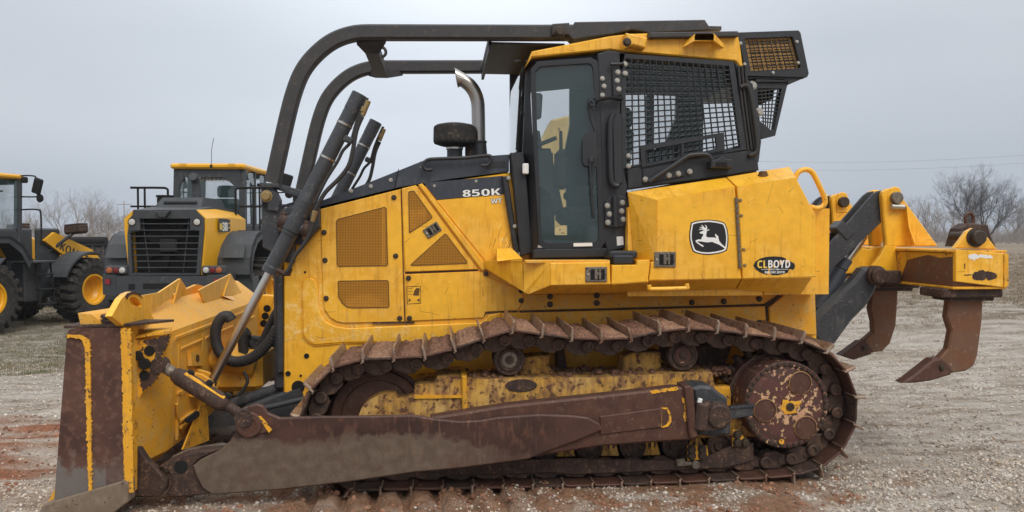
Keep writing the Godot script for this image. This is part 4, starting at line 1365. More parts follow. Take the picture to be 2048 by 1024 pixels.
# --- cab
func dozer_cab() -> void:
	var zs := 0.78   # near side
	# floor, far wall frame and ceiling
	var b := Mb.new()
	b.plate([0.715, 1.613, 1.344, 1.64, 1.481, 2.096, 2.572, 2.304, 2.573, 2.24, 1.484, 1.391, 0.716, 1.395], -0.76, 0.70, 0.01)
	obj("cab_floor", b, M.black_frame, dozer)
	# yellow roof
	b = Mb.new()
	b.plate([0.663, 3.089, 0.708, 3.204, 1.334, 3.338, 1.501, 3.361, 1.641, 3.367, 2.384, 3.39, 2.406, 3.289, 2.444, 3.041, 2.407, 3.115, 2.367, 3.161, 1.418, 3.222, 1.334, 3.231, 0.708, 3.157], -0.74, 0.74, 0.01)
	var roof := obj("cab_roof", b, M.yellow, dozer)
	b = Mb.new()
	b.plate([1.438, 3.339, 1.609, 3.302, 1.594, 3.223, 1.491, 3.245, 1.444, 3.231], 0.70, 0.85, 0.01)
	obj("lamp_block", b, M.yellow, roof)
	bolt(roof, Vector3(1.446, 3.265, 0.85), 0.026, M.bolt_dark, Vector3.BACK, "mount_bolt")
	b = Mb.new()
	b.loft([[Vector3(1.919, 3.257, 0.74), Vector3(1.93, 3.292, 0.74), Vector3(1.961, 3.301, 0.74)], [Vector3(1.992, 3.294, 0.84), Vector3(1.992, 3.323, 0.84), Vector3(1.998, 3.345, 0.84)], [Vector3(2.148, 3.297, 0.84), Vector3(2.151, 3.327, 0.84), Vector3(2.148, 3.351, 0.84)], [Vector3(2.267, 3.264, 0.74), Vector3(2.264, 3.294, 0.74), Vector3(2.25, 3.308, 0.74)]])
	b.slab([Vector3(1.893, 3.235, 0.84), Vector3(1.992, 3.328, 0.84), Vector3(2.148, 3.354, 0.84), Vector3(2.23, 3.272, 0.84), Vector3(2.23, 3.24, 0.84), Vector3(2.151, 3.297, 0.84), Vector3(1.995, 3.291, 0.84)], Vector3(0, 0, -0.04))
	obj("roof_handle", b, M.yellow, roof)
	b = Mb.new()
	b.plate([0.723, 3.147, 1.334, 3.219, 1.418, 3.211, 2.367, 3.153, 2.41, 3.104, 2.448, 3.024, 2.415, 3.024, 2.359, 3.128, 1.418, 3.191, 1.334, 3.197, 0.729, 3.128], -0.70, 0.66)
	obj("headliner", b, M.seat_cloth, roof)
	# dark rails on the roof
	b = Mb.new()
	b.plate([0.876, 3.43, 1.01, 3.442, 1.012, 3.422, 1.043, 3.423, 1.054, 3.449, 2.118, 3.493, 2.176, 3.411, 1.662, 3.374, 1.52, 3.399, 1.351, 3.356, 1.183, 3.333, 1.043, 3.306, 1.001, 3.346, 0.871, 3.345], 0.56, 0.72, 0.008)
	b.plate([0.876, 3.43, 1.01, 3.442, 1.012, 3.422, 1.043, 3.423, 1.054, 3.449, 2.118, 3.493, 2.176, 3.411, 1.662, 3.374, 1.52, 3.399, 1.351, 3.356, 1.183, 3.333, 1.043, 3.306, 1.001, 3.346, 0.871, 3.345], -0.72, -0.56, 0.008)
	b.box(Vector3(1.85, 3.46, 0), Vector3(0.9, 0.03, 1.2))
	var rail := obj("roof_beam", b, M.sweep_paint, dozer)
	bolt(rail, Vector3(0.933, 3.369, 0.722), 0.036, M.bolt_dark, Vector3.BACK, "pivot_bolt")
	b = Mb.new()
	b.plate([1.635, 3.359, 2.366, 3.387, 2.366, 3.343, 1.638, 3.315], 0.62, 0.80, 0.008)
	obj("roof_rail", b, M.sweep_paint, dozer)
	# front pillar, door frame, rear pillar
	b = Mb.new()
	b.slab([Vector3(0.683, 3.149, 0.566), Vector3(0.714, 3.146, 0.659), Vector3(0.709, 2.847, 0.643), Vector3(0.727, 2.411, 0.697), Vector3(0.753, 1.657, 0.775), Vector3(0.731, 1.579, 0.705), Vector3(0.705, 1.603, 0.628), Vector3(0.661, 2.431, 0.504)], Vector3(0, 0, -0.06))
	obj("front_pillar", b, M.black_frame, dozer)
	var outer := [Vector3(0.703, 3.071, 0.721), Vector3(0.754, 3.128, 0.728), Vector3(1.178, 3.154, 0.785), Vector3(1.218, 3.13, 0.79), Vector3(1.235, 3.083, 0.793), Vector3(1.261, 2.372, 0.796), Vector3(1.287, 1.691, 0.799), Vector3(1.246, 1.643, 0.793), Vector3(0.823, 1.636, 0.737), Vector3(0.762, 1.682, 0.729), Vector3(0.728, 2.409, 0.724)]
	var inner := [Vector3(0.737, 3.05, 0.726), Vector3(0.774, 3.091, 0.731), Vector3(1.154, 3.111, 0.782), Vector3(1.181, 3.097, 0.785), Vector3(1.192, 3.063, 0.787), Vector3(1.217, 2.372, 0.79), Vector3(1.243, 1.725, 0.793), Vector3(1.219, 1.694, 0.79), Vector3(0.83, 1.687, 0.738), Vector3(0.789, 1.716, 0.732), Vector3(0.758, 2.408, 0.728)]
	b = Mb.new()
	for k in outer.size():
		var j := (k + 1) % outer.size()
		b.slab([outer[k], outer[j], inner[j], inner[k]], Vector3(0, 0, -0.05))
	var door := obj("door", b, M.black_frame, dozer)
	b = Mb.new()
	var glass := inner.map(func(q): return q + Vector3(0, 0, -0.03))
	b.slab(glass, Vector3(0, 0, -0.006))
	obj("door_glass", b, M.cab_glass, door)
	b = Mb.new()
	b.slab([Vector3(1.033, 1.688, 0.8), Vector3(1.183, 1.691, 0.8), Vector3(1.185, 1.664, 0.8), Vector3(1.034, 1.661, 0.8)], Vector3(0, 0, 0.003))
	obj("label_sticker", b, M.plain_white, door)
	b = Mb.new()
	b.slab([Vector3(1.1, 2.505, 0.805), Vector3(1.11, 2.539, 0.805), Vector3(1.141, 2.56, 0.805), Vector3(1.207, 2.567, 0.805), Vector3(1.211, 2.289, 0.805), Vector3(1.121, 2.299, 0.805), Vector3(1.101, 2.328, 0.805)], Vector3(0, 0, 0.02))
	b.pipe([Vector3(1.158, 2.359, 0.83), Vector3(1.165, 2.165, 0.83), Vector3(1.187, 1.895, 0.83)], 0.012, 6)
	b.pipe([Vector3(1.185, 2.355, 0.83), Vector3(1.172, 2.064, 0.83), Vector3(1.193, 1.885, 0.83)], 0.009, 6)
	b.box(Vector3(1.168, 2.343, 0.83), Vector3(0.05, 0.05, 0.03), Basis.IDENTITY, 0.01)
	obj("door_latch", b, M.black_frame, door)
	b = Mb.new()
	b.slab([Vector3(1.147, 2.829, 0.79), Vector3(1.164, 2.832, 0.79), Vector3(1.216, 2.593, 0.79), Vector3(1.21, 2.559, 0.79), Vector3(1.161, 2.694, 0.79)], Vector3(0, 0, -0.02))
	obj("door_stay", b, M.black_frame, door)
	# mirror hanging inside the front of the door
	b = Mb.new()
	b.box(Vector3(0.761, 2.785, 0.66), Vector3(0.075, 0.21, 0.05), Basis(Vector3.BACK, -0.06), 0.02)
	obj("mirror", b, M.black_frame, dozer)
	# sill under the door
	b = Mb.new()
	b.plate([0.715, 1.637, 1.305, 1.646, 1.309, 1.579, 0.715, 1.572], 0.5, 0.80, 0.005)
	obj("door_sill", b, M.black_frame, dozer)
	# pillar between door and side window, with hinge plates
	b = Mb.new()
	b.plate([1.223, 3.182, 1.309, 3.209, 1.45, 3.194, 1.417, 2.984, 1.433, 2.305, 1.469, 2.135, 1.455, 2.067, 1.478, 1.648, 1.309, 1.623, 1.276, 1.725, 1.253, 2.406], 0.66, 0.80, 0.008)
	var pillar := obj("rear_door_pillar", b, M.black_frame, dozer)
	b = Mb.new()
	b.pipe(bent([Vector3(1.34, 2.705, 0.84), Vector3(1.319, 2.638, 0.84), Vector3(1.316, 2.503, 0.84), Vector3(1.324, 2.216, 0.84), Vector3(1.345, 2.149, 0.84), Vector3(1.385, 2.141, 0.84)], 4), 0.022, 8)
	b.plate([1.337, 2.692, 1.413, 2.713, 1.426, 2.168, 1.381, 2.142, 1.353, 2.167], 0.79, 0.82, 0.006)
	obj("pillar_handle", b, M.black_frame, pillar)
	b = Mb.new()
	b.plate([1.278, 2.006, 1.333, 2.065, 1.451, 2.056, 1.46, 1.824, 1.365, 1.81, 1.285, 1.817], 0.79, 0.825, 0.006)
	b.rod(Vector3(1.356, 2.061, 0.84), Vector3(1.364, 1.814, 0.84), 0.022, -1, 10)
	var lower_hinge := obj("door_hinge", b, M.black_frame, pillar)
	bolts(lower_hinge, [Vector3(1.299, 1.983, 0.827), Vector3(1.316, 1.917, 0.827), Vector3(1.304, 1.851, 0.827), Vector3(1.421, 2.008, 0.827), Vector3(1.415, 1.941, 0.827), Vector3(1.427, 1.875, 0.827)], 0.0165, M.bolt_zinc)
	b = Mb.new()
	b.plate([1.336, 3.062, 1.412, 3.064, 1.416, 2.858, 1.344, 2.843], 0.79, 0.825, 0.006)
	b.pipe([Vector3(1.318, 3.091, 0.84), Vector3(1.424, 3.097, 0.84)], 0.014, 6)
	var upper_hinge := obj("door_hinge", b, M.black_frame, pillar)
	bolts(upper_hinge, [Vector3(1.379, 3.033, 0.827), Vector3(1.374, 2.967, 0.827), Vector3(1.387, 2.9, 0.827)], 0.0155, M.bolt_zinc)
	bolts(pillar, [Vector3(1.26, 2.986, 0.805), Vector3(1.274, 2.926, 0.805), Vector3(1.261, 2.855, 0.805), Vector3(1.44, 3.03, 0.805), Vector3(1.439, 3.105, 0.805)], 0.0145, M.bolt_zinc)
	# black cord tied round the pillar
	b = Mb.new()
	b.pipe(bent([Vector3(1.166, 2.799, 0.85), Vector3(1.146, 2.776, 0.85), Vector3(1.159, 2.752, 0.85), Vector3(1.194, 2.765, 0.85), Vector3(1.209, 2.799, 0.85), Vector3(1.18, 2.819, 0.85), Vector3(1.217, 2.806, 0.85), Vector3(1.268, 2.83, 0.85), Vector3(1.32, 2.821, 0.85), Vector3(1.371, 2.839, 0.85), Vector3(1.414, 2.826, 0.85), Vector3(1.38, 2.809, 0.85), Vector3(1.32, 2.834, 0.85)], 3), 0.008, 6)
	b.pipe(bent([Vector3(1.198, 2.797, 0.86), Vector3(1.249, 2.815, 0.86), Vector3(1.318, 2.826, 0.86), Vector3(1.407, 2.817, 0.86)], 3), 0.013, 6)
	obj("tied_cord", b, M.void_black, pillar)
	b = Mb.new()
	b.plate([1.38, 1.739, 1.432, 1.742, 1.438, 1.674, 1.384, 1.667], 0.79, 0.804)
	obj("paper_tag", b, M.plain_white, pillar)
	# lower hinge foot beside the step
	b = Mb.new()
	b.box(Vector3(1.379, 1.601, 0.95), Vector3(0.22, 0.06, 0.2), Basis.IDENTITY, 0.015)
	b.box(Vector3(1.375, 1.563, 0.98), Vector3(0.16, 0.07, 0.18), Basis.IDENTITY, 0.012)
	b.rod(Vector3(1.37, 1.619, 1), Vector3(1.37, 1.561, 1), 0.04)
	obj("hinge_foot", b, M.black_frame, dozer)
	# window guard: frame, then rods both ways
	var A := Vector3(1.399, 3.188, 0.8)
	var B := Vector3(2.33, 3.142, 0.8)
	var C := Vector3(2.446, 2.433, 0.8)
	var D := Vector3(1.41, 2.277, 0.8)
	var a := Vector3(1.446, 3.152, 0.8)
	var b2 := Vector3(2.291, 3.109, 0.8)
	var c := Vector3(2.393, 2.455, 0.8)
	var d := Vector3(1.455, 2.299, 0.8)
	b = Mb.new()
	var os := [A, B, C, D]
	var ins := [a, b2, c, d]
	for k in 4:
		b.slab([os[k], os[(k + 1) % 4], ins[(k + 1) % 4], ins[k]], Vector3(0, 0, -0.05))
	var guard := obj("window_guard", b, M.black_frame, dozer)
	bolts(guard, [Vector3(1.474, 2.38, 0.803), Vector3(1.474, 2.299, 0.803), Vector3(1.447, 3.03, 0.803), Vector3(1.444, 3.103, 0.803)], 0.0145, M.bolt_zinc)
	for k in range(1, 17):
		var m := Mb.new()
		m.rod(a.lerp(b2, k / 17.0), d.lerp(c, k / 17.0), 0.0062, -1, 6)
		obj("guard_rod", m, M.black_frame, guard)
	for k in range(1, 18):
		var m := Mb.new()
		m.rod(a.lerp(d, k / 18.0) + Vector3(0, 0, -0.012), b2.lerp(c, k / 18.0) + Vector3(0, 0, -0.012), 0.0062, -1, 6)
		obj("guard_rod", m, M.black_frame, guard)
	b = Mb.new()
	b.slab([a + Vector3(0, 0, -0.07), b2 + Vector3(0, 0, -0.07), c + Vector3(0, 0, -0.07), d + Vector3(0, 0, -0.07)], Vector3(0, 0, -0.006))
	obj("side_window", b, M.cab_glass, dozer)
	# slanted window frame behind the guard's lower half
	b = Mb.new()
	var f0 := [Vector3(1.563, 2.46, 0.82), Vector3(2.246, 2.574, 0.82), Vector3(2.255, 2.429, 0.82), Vector3(2.191, 2.418, 0.82), Vector3(1.578, 2.29, 0.82)]
	var f1 := [Vector3(1.604, 2.426, 0.82), Vector3(2.178, 2.532, 0.82), Vector3(2.19, 2.459, 0.82), Vector3(2.179, 2.442, 0.82), Vector3(1.612, 2.315, 0.82)]
	for k in 5:
		b.slab([f0[k], f0[(k + 1) % 5], f1[(k + 1) % 5], f1[k]], Vector3(0, 0, -0.03))
	b.slab([Vector3(1.9, 2.481, 0.815), Vector3(1.92, 2.484, 0.815), Vector3(1.921, 2.359, 0.815), Vector3(1.901, 2.354, 0.815)], Vector3(0, 0, -0.02))
	obj("sliding_window_frame", b, M.black_frame, dozer)
	# skirt under the window, with bolts and grab bar
	b = Mb.new()
	b.plate([1.464, 2.278, 1.591, 2.306, 2.446, 2.45, 2.531, 2.423, 2.547, 2.275, 2.284, 2.229, 1.47, 2.115], 0.60, 0.80, 0.008)
	var skirt := obj("cab_skirt", b, M.black_frame, dozer)
	b = Mb.new()
	b.plate([1.586, 2.275, 1.914, 2.332, 1.929, 2.223, 1.589, 2.156], 0.79, 0.815, 0.004)
	obj("skirt_plate", b, M.black_frame, skirt)
	bolts(skirt, [Vector3(1.608, 2.193, 0.817), Vector3(1.798, 2.227, 0.817), Vector3(1.875, 2.241, 0.817), Vector3(1.968, 2.258, 0.817)], 0.017, M.bolt_zinc)
	b = Mb.new()
	b.pipe(bent([Vector3(1.629, 2.169, 0.86), Vector3(1.65, 2.191, 0.86), Vector3(1.801, 2.289, 0.86), Vector3(1.926, 2.371, 0.86), Vector3(1.981, 2.387, 0.86), Vector3(2.071, 2.392, 0.86), Vector3(2.113, 2.378, 0.86), Vector3(2.135, 2.343, 0.86)], 4), 0.0185, 10)
	obj("grab_bar", b, M.black_frame, skirt)
	b = Mb.new()
	b.plate([2.118, 2.337, 2.176, 2.357, 2.204, 2.379, 2.232, 2.357, 2.291, 2.352, 2.296, 2.279, 2.114, 2.283], 0.78, 0.90, 0.01)
	obj("window_catch", b, M.black_frame, skirt)
	b = Mb.new()
	b.plate([2.151, 2.326, 2.243, 2.329, 2.246, 2.286, 2.151, 2.288], 0.80, 0.9025, 0.0)
	obj("catch_slot", b, M.void_black, skirt)
	# rear pillar with pipes running down it
	b = Mb.new()
	b.plate([2.344, 3.143, 2.412, 3.097, 2.42, 3.021, 2.499, 2.975, 2.575, 2.509, 2.555, 2.343, 2.454, 2.438], 0.60, 0.78, 0.008)
	obj("rear_pillar", b, M.black_frame, dozer)
	for k in 3:
		b = Mb.new()
		var o := Vector3(0.028 * k, 0.004 * k, 0)
		b.pipe(bent([Vector3(2.369, 3.105, 0.8) + o, Vector3(2.384, 2.942, 0.8) + o, Vector3(2.425, 2.642, 0.8) + o, Vector3(2.456, 2.436, 0.8) + o], 3), 0.012, 8)
		obj("hose", b, M.hose_rubber, dozer)
	b = Mb.new()
	b.pipe(bent([Vector3(2.377, 2.931, 0.82), Vector3(2.412, 2.949, 0.82), Vector3(2.447, 2.925, 0.82), Vector3(2.477, 2.803, 0.82), Vector3(2.514, 2.558, 0.82), Vector3(2.523, 2.448, 0.82), Vector3(2.502, 2.407, 0.82), Vector3(2.452, 2.39, 0.82)], 4), 0.018, 8)
	obj("hose", b, M.hose_rubber, dozer)
	# air unit behind the cab: frame, guard bars, louvres
	b = Mb.new()
	var g0 := [2.423, 3.417, 2.942, 3.446, 2.96, 3.426, 3.035, 3.093, 3.021, 3.063, 2.503, 3.065]
	var g1 := [2.481, 3.37, 2.884, 3.396, 2.896, 3.388, 2.963, 3.155, 2.955, 3.135, 2.538, 3.105]
	b.band(g0, g1, 0.55, 0.64)
	b.plate([2.433, 3.411, 2.94, 3.44, 3.029, 3.075, 2.506, 3.068], -0.55, 0.50, 0.01)
	b.plate([2.503, 3.065, 3.028, 3.069, 2.873, 3.01, 2.829, 3.043, 2.491, 3.045], -0.55, 0.62, 0.005)
	var unit := obj("air_unit", b, M.black_frame, dozer)
	bolts(unit, [Vector3(2.448, 3.328, 0.642), Vector3(2.484, 3.158, 0.642), Vector3(2.726, 3.093, 0.642), Vector3(2.929, 3.351, 0.642), Vector3(2.942, 3.178, 0.642)], 0.011, M.bolt_zinc)
	b = Mb.new()
	b.plate([2.489, 3.376, 2.896, 3.402, 2.973, 3.143, 2.546, 3.109], 0.50, 0.595)
	obj("tan_screen", b, M.louvre_tan, unit)
	var l0: Vector3 = Vector3(2.52, 3.363, 0.597)
	var l1: Vector3 = Vector3(2.88, 3.385, 0.597)
	var l2: Vector3 = Vector3(2.954, 3.149, 0.597)
	var l3: Vector3 = Vector3(2.57, 3.124, 0.597)
	for k in 10:
		for j in 7:
			var m := Mb.new()
			var u := (k + 0.5) / 10.0
			var p0 := l0.lerp(l3, u).lerp(l1.lerp(l2, u), (j + 0.12) / 7.0)
			var p1 := l0.lerp(l3, u).lerp(l1.lerp(l2, u), (j + 0.9) / 7.0)
			m.box((p0 + p1) * 0.5, Vector3(p0.distance_to(p1), 0.0058, 0.006))
			obj("slot", m, M.void_black, unit)
	var e := [Vector3(2.471, 3.364, 0.645), Vector3(2.878, 3.39, 0.645), Vector3(2.955, 3.133, 0.645), Vector3(2.527, 3.1, 0.645)]
	for k in range(1, 11):
		var m := Mb.new()
		m.rod((e[0] as Vector3).lerp(e[1], k / 11.0), (e[3] as Vector3).lerp(e[2], k / 11.0), 0.004, -1, 6)
		obj("guard_rod", m, M.black_frame, unit)
	for k in range(1, 7):
		var m := Mb.new()
		m.rod((e[0] as Vector3).lerp(e[3], k / 7.0) + Vector3(0, 0, -0.011), (e[1] as Vector3).lerp(e[2], k / 7.0) + Vector3(0, 0, -0.011), 0.004, -1, 6)
		obj("guard_rod", m, M.black_frame, unit)
	# bracket below it with a meshed opening
	b = Mb.new()
	var q0 := [2.502, 3.049, 2.602, 3.04, 2.879, 3.045, 2.769, 2.58, 2.654, 2.551, 2.605, 2.729]
	var q1 := [2.61, 2.969, 2.647, 2.973, 2.821, 2.973, 2.759, 2.634, 2.736, 2.623, 2.635, 2.701]
	b.band(q0, q1, 0.54, 0.60)
	var bracket := obj("meshed_bracket", b, M.black_frame, dozer)
	var r0 := Vector3(2.614, 2.971, 0.59)
	var r1 := Vector3(2.828, 2.975, 0.59)
	var r2 := Vector3(2.758, 2.624, 0.59)
	var r3 := Vector3(2.654, 2.674, 0.59)
	for k in range(1, 6):
		var m := Mb.new()
		m.rod(r0.lerp(r1, k / 6.0), r3.lerp(r2, k / 6.0), 0.0055, -1, 6)
		obj("mesh_rod", m, M.black_frame, bracket)
	for k in range(1, 11):
		var m := Mb.new()
		m.rod(r0.lerp(r3, k / 11.0), r1.lerp(r2, k / 11.0) + Vector3(0, 0.03, 0), 0.0055, -1, 6)
		obj("mesh_rod", m, M.black_frame, bracket)
	b = Mb.new()
	b.plate([2.663, 2.974, 2.794, 2.977, 2.792, 2.905, 2.735, 2.875, 2.676, 2.881], 0.3, 0.5, 0.01)
	obj("horn", b, M.void_black, bracket)
	bolts(bracket, [Vector3(2.569, 2.994, 0.602), Vector3(2.629, 2.775, 0.602)], 0.028, M.bolt_zinc)
	b = Mb.new()
	b.plate([2.579, 3.038, 2.623, 3.047, 2.873, 3.038, 2.866, 3.024, 2.594, 3.019], 0.55, 0.62, 0.003)
	obj("bracket_lip", b, M.black_frame, bracket)
	# far side: pillars and wall below the windows
	b = Mb.new()
	b.plate([0.66, 3.465, 2.552, 3.454, 2.554, 3.137, 1.777, 3.154, 1.252, 3.233, 0.66, 3.233], -0.76, -0.70)
	b.plate([0.66, 3.233, 0.837, 3.236, 0.857, 2.583, 1.005, 2.585, 1.085, 2.556, 1.106, 1.701, 0.66, 1.701], -0.76, -0.70)
	b.plate([1.252, 3.233, 1.777, 3.154, 1.781, 2.414, 1.436, 1.701, 1.236, 1.701, 1.204, 2.587, 1.253, 2.832], -0.76, -0.70)
	b.plate([2.025, 3.138, 2.096, 3.14, 2.099, 2.595, 2.235, 2.696, 2.321, 2.915, 2.329, 3.143, 2.554, 3.137, 2.559, 2.42, 1.781, 2.414, 2.028, 2.446], -0.76, -0.70)
	b.plate([0.66, 1.75, 1.456, 1.75, 1.456, 1.651, 0.66, 1.652], -0.76, -0.70)
	var bx: float = Vector3(2.548, 2.6, -0.7).x
	b.box(Vector3(bx - 0.01, 2.75, -0.66), Vector3(0.07, 1.3, 0.08))
	b.box(Vector3(bx - 0.06, 3.18, -0.06), Vector3(0.06, 0.24, 1.2))
	b.box(Vector3(bx - 0.06, 2.36, -0.06), Vector3(0.06, 0.28, 1.2))
	obj("far_wall", b, M.black_frame, dozer)
	b = Mb.new()
	b.plate([0.837, 3.265, 2.523, 3.196, 2.529, 2.4, 0.838, 1.701], -0.742, -0.737)
	obj("far_windows", b, M.cab_glass, dozer)
	# windscreen edge and wiper seen past the front pillar
	b = Mb.new()
	b.slab([Vector3(0.655, 3.122, 0.56), Vector3(0.606, 2.442, 0.56), Vector3(0.606, 2.442, 0.56) * Vector3(1, 1, -1), Vector3(0.655, 3.122, 0.56) * Vector3(1, 1, -1)], Vector3(0.008, 0, 0))
	obj("windscreen", b, M.clear_glass, dozer)
	b = Mb.new()
	b.pipe([Vector3(0.664, 3.118, 0.58), Vector3(0.632, 2.909, 0.58), Vector3(0.604, 2.44, 0.58)], 0.012, 6)
	b.pipe([Vector3(0.637, 3.064, 0.6), Vector3(0.623, 2.94, 0.6), Vector3(0.655, 2.716, 0.6)], 0.008, 6)
	obj("wiper", b, M.void_black, dozer)
	# seat, wheel, console
	b = Mb.new()
	b.box(Vector3(1.55, 2.28, -0.02), Vector3(0.16, 0.85, 0.5), Basis(Vector3.BACK, -0.12), 0.05)
	b.box(Vector3(1.30, 1.92, -0.02), Vector3(0.52, 0.16, 0.54), Basis.IDENTITY, 0.05)
	b.box(Vector3(1.62, 2.78, -0.02), Vector3(0.12, 0.2, 0.3), Basis(Vector3.BACK, -0.12), 0.05)
	b.box(Vector3(1.35, 2.12, 0.32), Vector3(0.42, 0.10, 0.12), Basis.IDENTITY, 0.03)
	b.box(Vector3(1.35, 2.12, -0.36), Vector3(0.42, 0.10, 0.12), Basis.IDENTITY, 0.03)
	obj("operator_seat", b, M.seat_cloth, dozer)
	b = Mb.new()
	b.plate([0.756, 2.599, 0.807, 2.645, 0.83, 2.636, 0.841, 2.564, 0.848, 2.491, 0.922, 2.492, 0.969, 2.273, 1.034, 1.98, 0.941, 1.906, 0.904, 2.089, 0.765, 2.198], -0.5, 0.3, 0.02)
	b.pipe([Vector3(0.787, 2.503, 0.35), Vector3(0.869, 2.536, 0.35), Vector3(0.961, 2.573, 0.35)], 0.018, 8)
	obj("console", b, M.seat_cloth, dozer)
	b = Mb.new()
	b.rod(Vector3(1.015, 2.2, 0.3), Vector3(1.007, 2.638, 0.3), 0.018, 0.014)
	b.box(Vector3(1.015, 2.31, 0.3), Vector3(0.12, 0.34, 0.14), Basis.IDENTITY, 0.04)
	obj("control_lever", b, M.seat_cloth, dozer)
	# dark posts in front of the door
	b = Mb.new()
	b.plate([0.548, 2.414, 0.653, 2.419, 0.681, 2.176, 0.727, 1.611, 0.628, 1.576, 0.579, 2.072], 0.45, 0.64, 0.008)
	b.plate([0.48, 2.226, 0.529, 2.229, 0.592, 1.809, 0.637, 1.582, 0.59, 1.564, 0.537, 1.861], 0.53, 0.60, 0.008)
	var post := obj("cowl_post", b, M.black_frame, dozer)
	bolts(post, [Vector3(0.534, 2.212, 0.602), Vector3(0.585, 1.823, 0.602), Vector3(0.625, 1.596, 0.602)], 0.0125, M.bolt_zinc)
	b = Mb.new()
	b.box(Vector3(0.664, 2.282, 0.68), Vector3(0.05, 0.085, 0.03), Basis.IDENTITY, 0.008)
	obj("marker_light", b, M.plain_white, dozer)

# --- guard rails ("sweeps") from the nose up and back to the cab
func dozer_sweeps() -> void:
	var path := bent([Vector3(-1.324, 2.16, 0.63), Vector3(-1.219, 2.627, 0.63), Vector3(-1.155, 2.87, 0.63), Vector3(-1.084, 3.041, 0.63), Vector3(-0.975, 3.178, 0.63), Vector3(-0.839, 3.282, 0.63), Vector3(-0.677, 3.338, 0.63), Vector3(-0.494, 3.349, 0.63)], 4)
	path.append(Vector3(0.786, 3.376, 0.63))
	path.append(Vector3(1.071, 3.384, 0.63))
	for far in 2:
		var b := Mb.new()
		b.beam(mirrored(path) if far else path, 0.10, 0.118, Vector3.BACK, 0.016)
		obj("guard_rail", b, M.sweep_paint, dozer)
	# cross tube with flared gussets and lifting ring
	var at: Vector3 = Vector3(-0.572, 3.317, 0.63)
	var b := Mb.new()
	b.loft([[at + Vector3(-0.10, -0.06, -0.02), at + Vector3(0.13, -0.04, -0.02), at + Vector3(0.13, 0.0, -0.02), at + Vector3(-0.10, 0.0, -0.02)], [at + Vector3(-0.045, -0.10, -0.14), at + Vector3(0.065, -0.10, -0.14), at + Vector3(0.065, -0.02, -0.14), at + Vector3(-0.045, -0.02, -0.14)], [at + Vector3(-0.045, -0.10, -1.12), at + Vector3(0.065, -0.10, -1.12), at + Vector3(0.065, -0.02, -1.12), at + Vector3(-0.045, -0.02, -1.12)], [at + Vector3(-0.12, -0.06, -1.24), at + Vector3(0.20, -0.05, -1.24), at + Vector3(0.20, 0.0, -1.24), at + Vector3(-0.12, 0.0, -1.24)]])
	var cross := obj("cross_tube", b, M.sweep_paint, dozer)
	b = Mb.new()
	var rc: Vector3 = Vector3(-0.514, 3.298, 0.2)
	var ring := []
	for k in 17:
		ring.append(rc + Vector3(cos(TAU * k / 16) * 0.042, sin(TAU * k / 16) * 0.042, 0))
	b.pipe(ring, 0.013, 8)
	b.box(rc + Vector3(-0.07, -0.02, 0), Vector3(0.09, 0.07, 0.025))
	obj("lifting_ring", b, M.sweep_paint, cross)
	# plate between the rails in front of the cab, pierced by round holes
	var x0: float = Vector3(0.375, 3.292, 0.63).x
	var plate := CSGCombiner3D.new()
	plate.name = "canopy_plate"
	var slab := CSGBox3D.new()
	slab.name = "sheet"
	slab.size = Vector3(0.62, 0.02, 1.16)
	slab.material = M.sweep_paint
	plate.add_child(slab)
	for q in [Vector3(0.10, 0, 0.33), Vector3(0.20, 0, 0.33), Vector3(-0.02, 0, 0.02), Vector3(0.08, 0, 0.02), Vector3(0.16, 0, -0.3)]:
		var h := CSGCylinder3D.new()
		h.name = "hole"
		h.operation = CSGShape3D.OPERATION_SUBTRACTION
		h.radius = 0.035
		h.height = 0.2
		h.sides = 16
		h.position = q
		h.material = M.sweep_paint
		plate.add_child(h, true)
	plate.position = Vector3(x0 + 0.31, 3.30, 0) - org
	dozer.add_child(plate)
	b = Mb.new()
	b.box(Vector3(x0 + 0.012, 3.30, 0), Vector3(0.024, 0.13, 1.16))
	obj("canopy_lip", b, M.sweep_paint, dozer)
	# feet of the rails on the nose
	for far in [1.0, -1.0]:
		b = Mb.new()
		var p := [-1.408, 2.145, -1.317, 2.153, -1.259, 2.026, -1.265, 1.748, -1.28, 1.64, -1.322, 1.613, -1.399, 1.655]
		b.plate(p, 0.60 * far if far > 0 else -0.67, 0.67 if far > 0 else -0.60, 0.008)
		b.plate([-1.412, 2.159, -1.268, 2.153, -1.265, 2.121, -1.408, 2.12], 0.55 if far > 0 else -0.70, 0.70 if far > 0 else -0.55, 0.004)
		b.plate([-1.361, 2.107, -1.288, 2.086, -1.254, 2.012, -1.269, 1.933, -1.349, 1.944, -1.376, 1.997], 0.67 if far > 0 else -0.70, 0.70 if far > 0 else -0.67, 0.005)
		var foot := obj("rail_foot", b, M.charcoal, dozer)
		if far > 0:
			bolt(foot, Vector3(-1.358, 2.054, 0.702), 0.035, M.brass, Vector3.BACK, "pivot_pin")
			b = Mb.new()
			b.lathe([0.022, -0.002, 0.022, 0.002, 0.0, 0.002], Vector3(-1.369, 1.984, 0.702), Vector3.BACK, 14)
			obj("foot_hole", b, M.void_black, foot)
	b = Mb.new()
	var c0: Vector3 = Vector3(-1.273, 2.127, 0.62)
	b.beam([c0 + Vector3(0, 0, 0.02), c0 + Vector3(0.02, 0, -1.2)], 0.05, 0.04, Vector3.RIGHT, 0.005)
	b.slab([Vector3(-1.326, 2.155, 0.62), Vector3(-1.123, 2.077, 0.62), Vector3(-1.129, 2.052, 0.62), Vector3(-1.326, 2.119, 0.62)], Vector3(0, 0, -0.03))
	obj("foot_brace", b, M.charcoal, dozer)

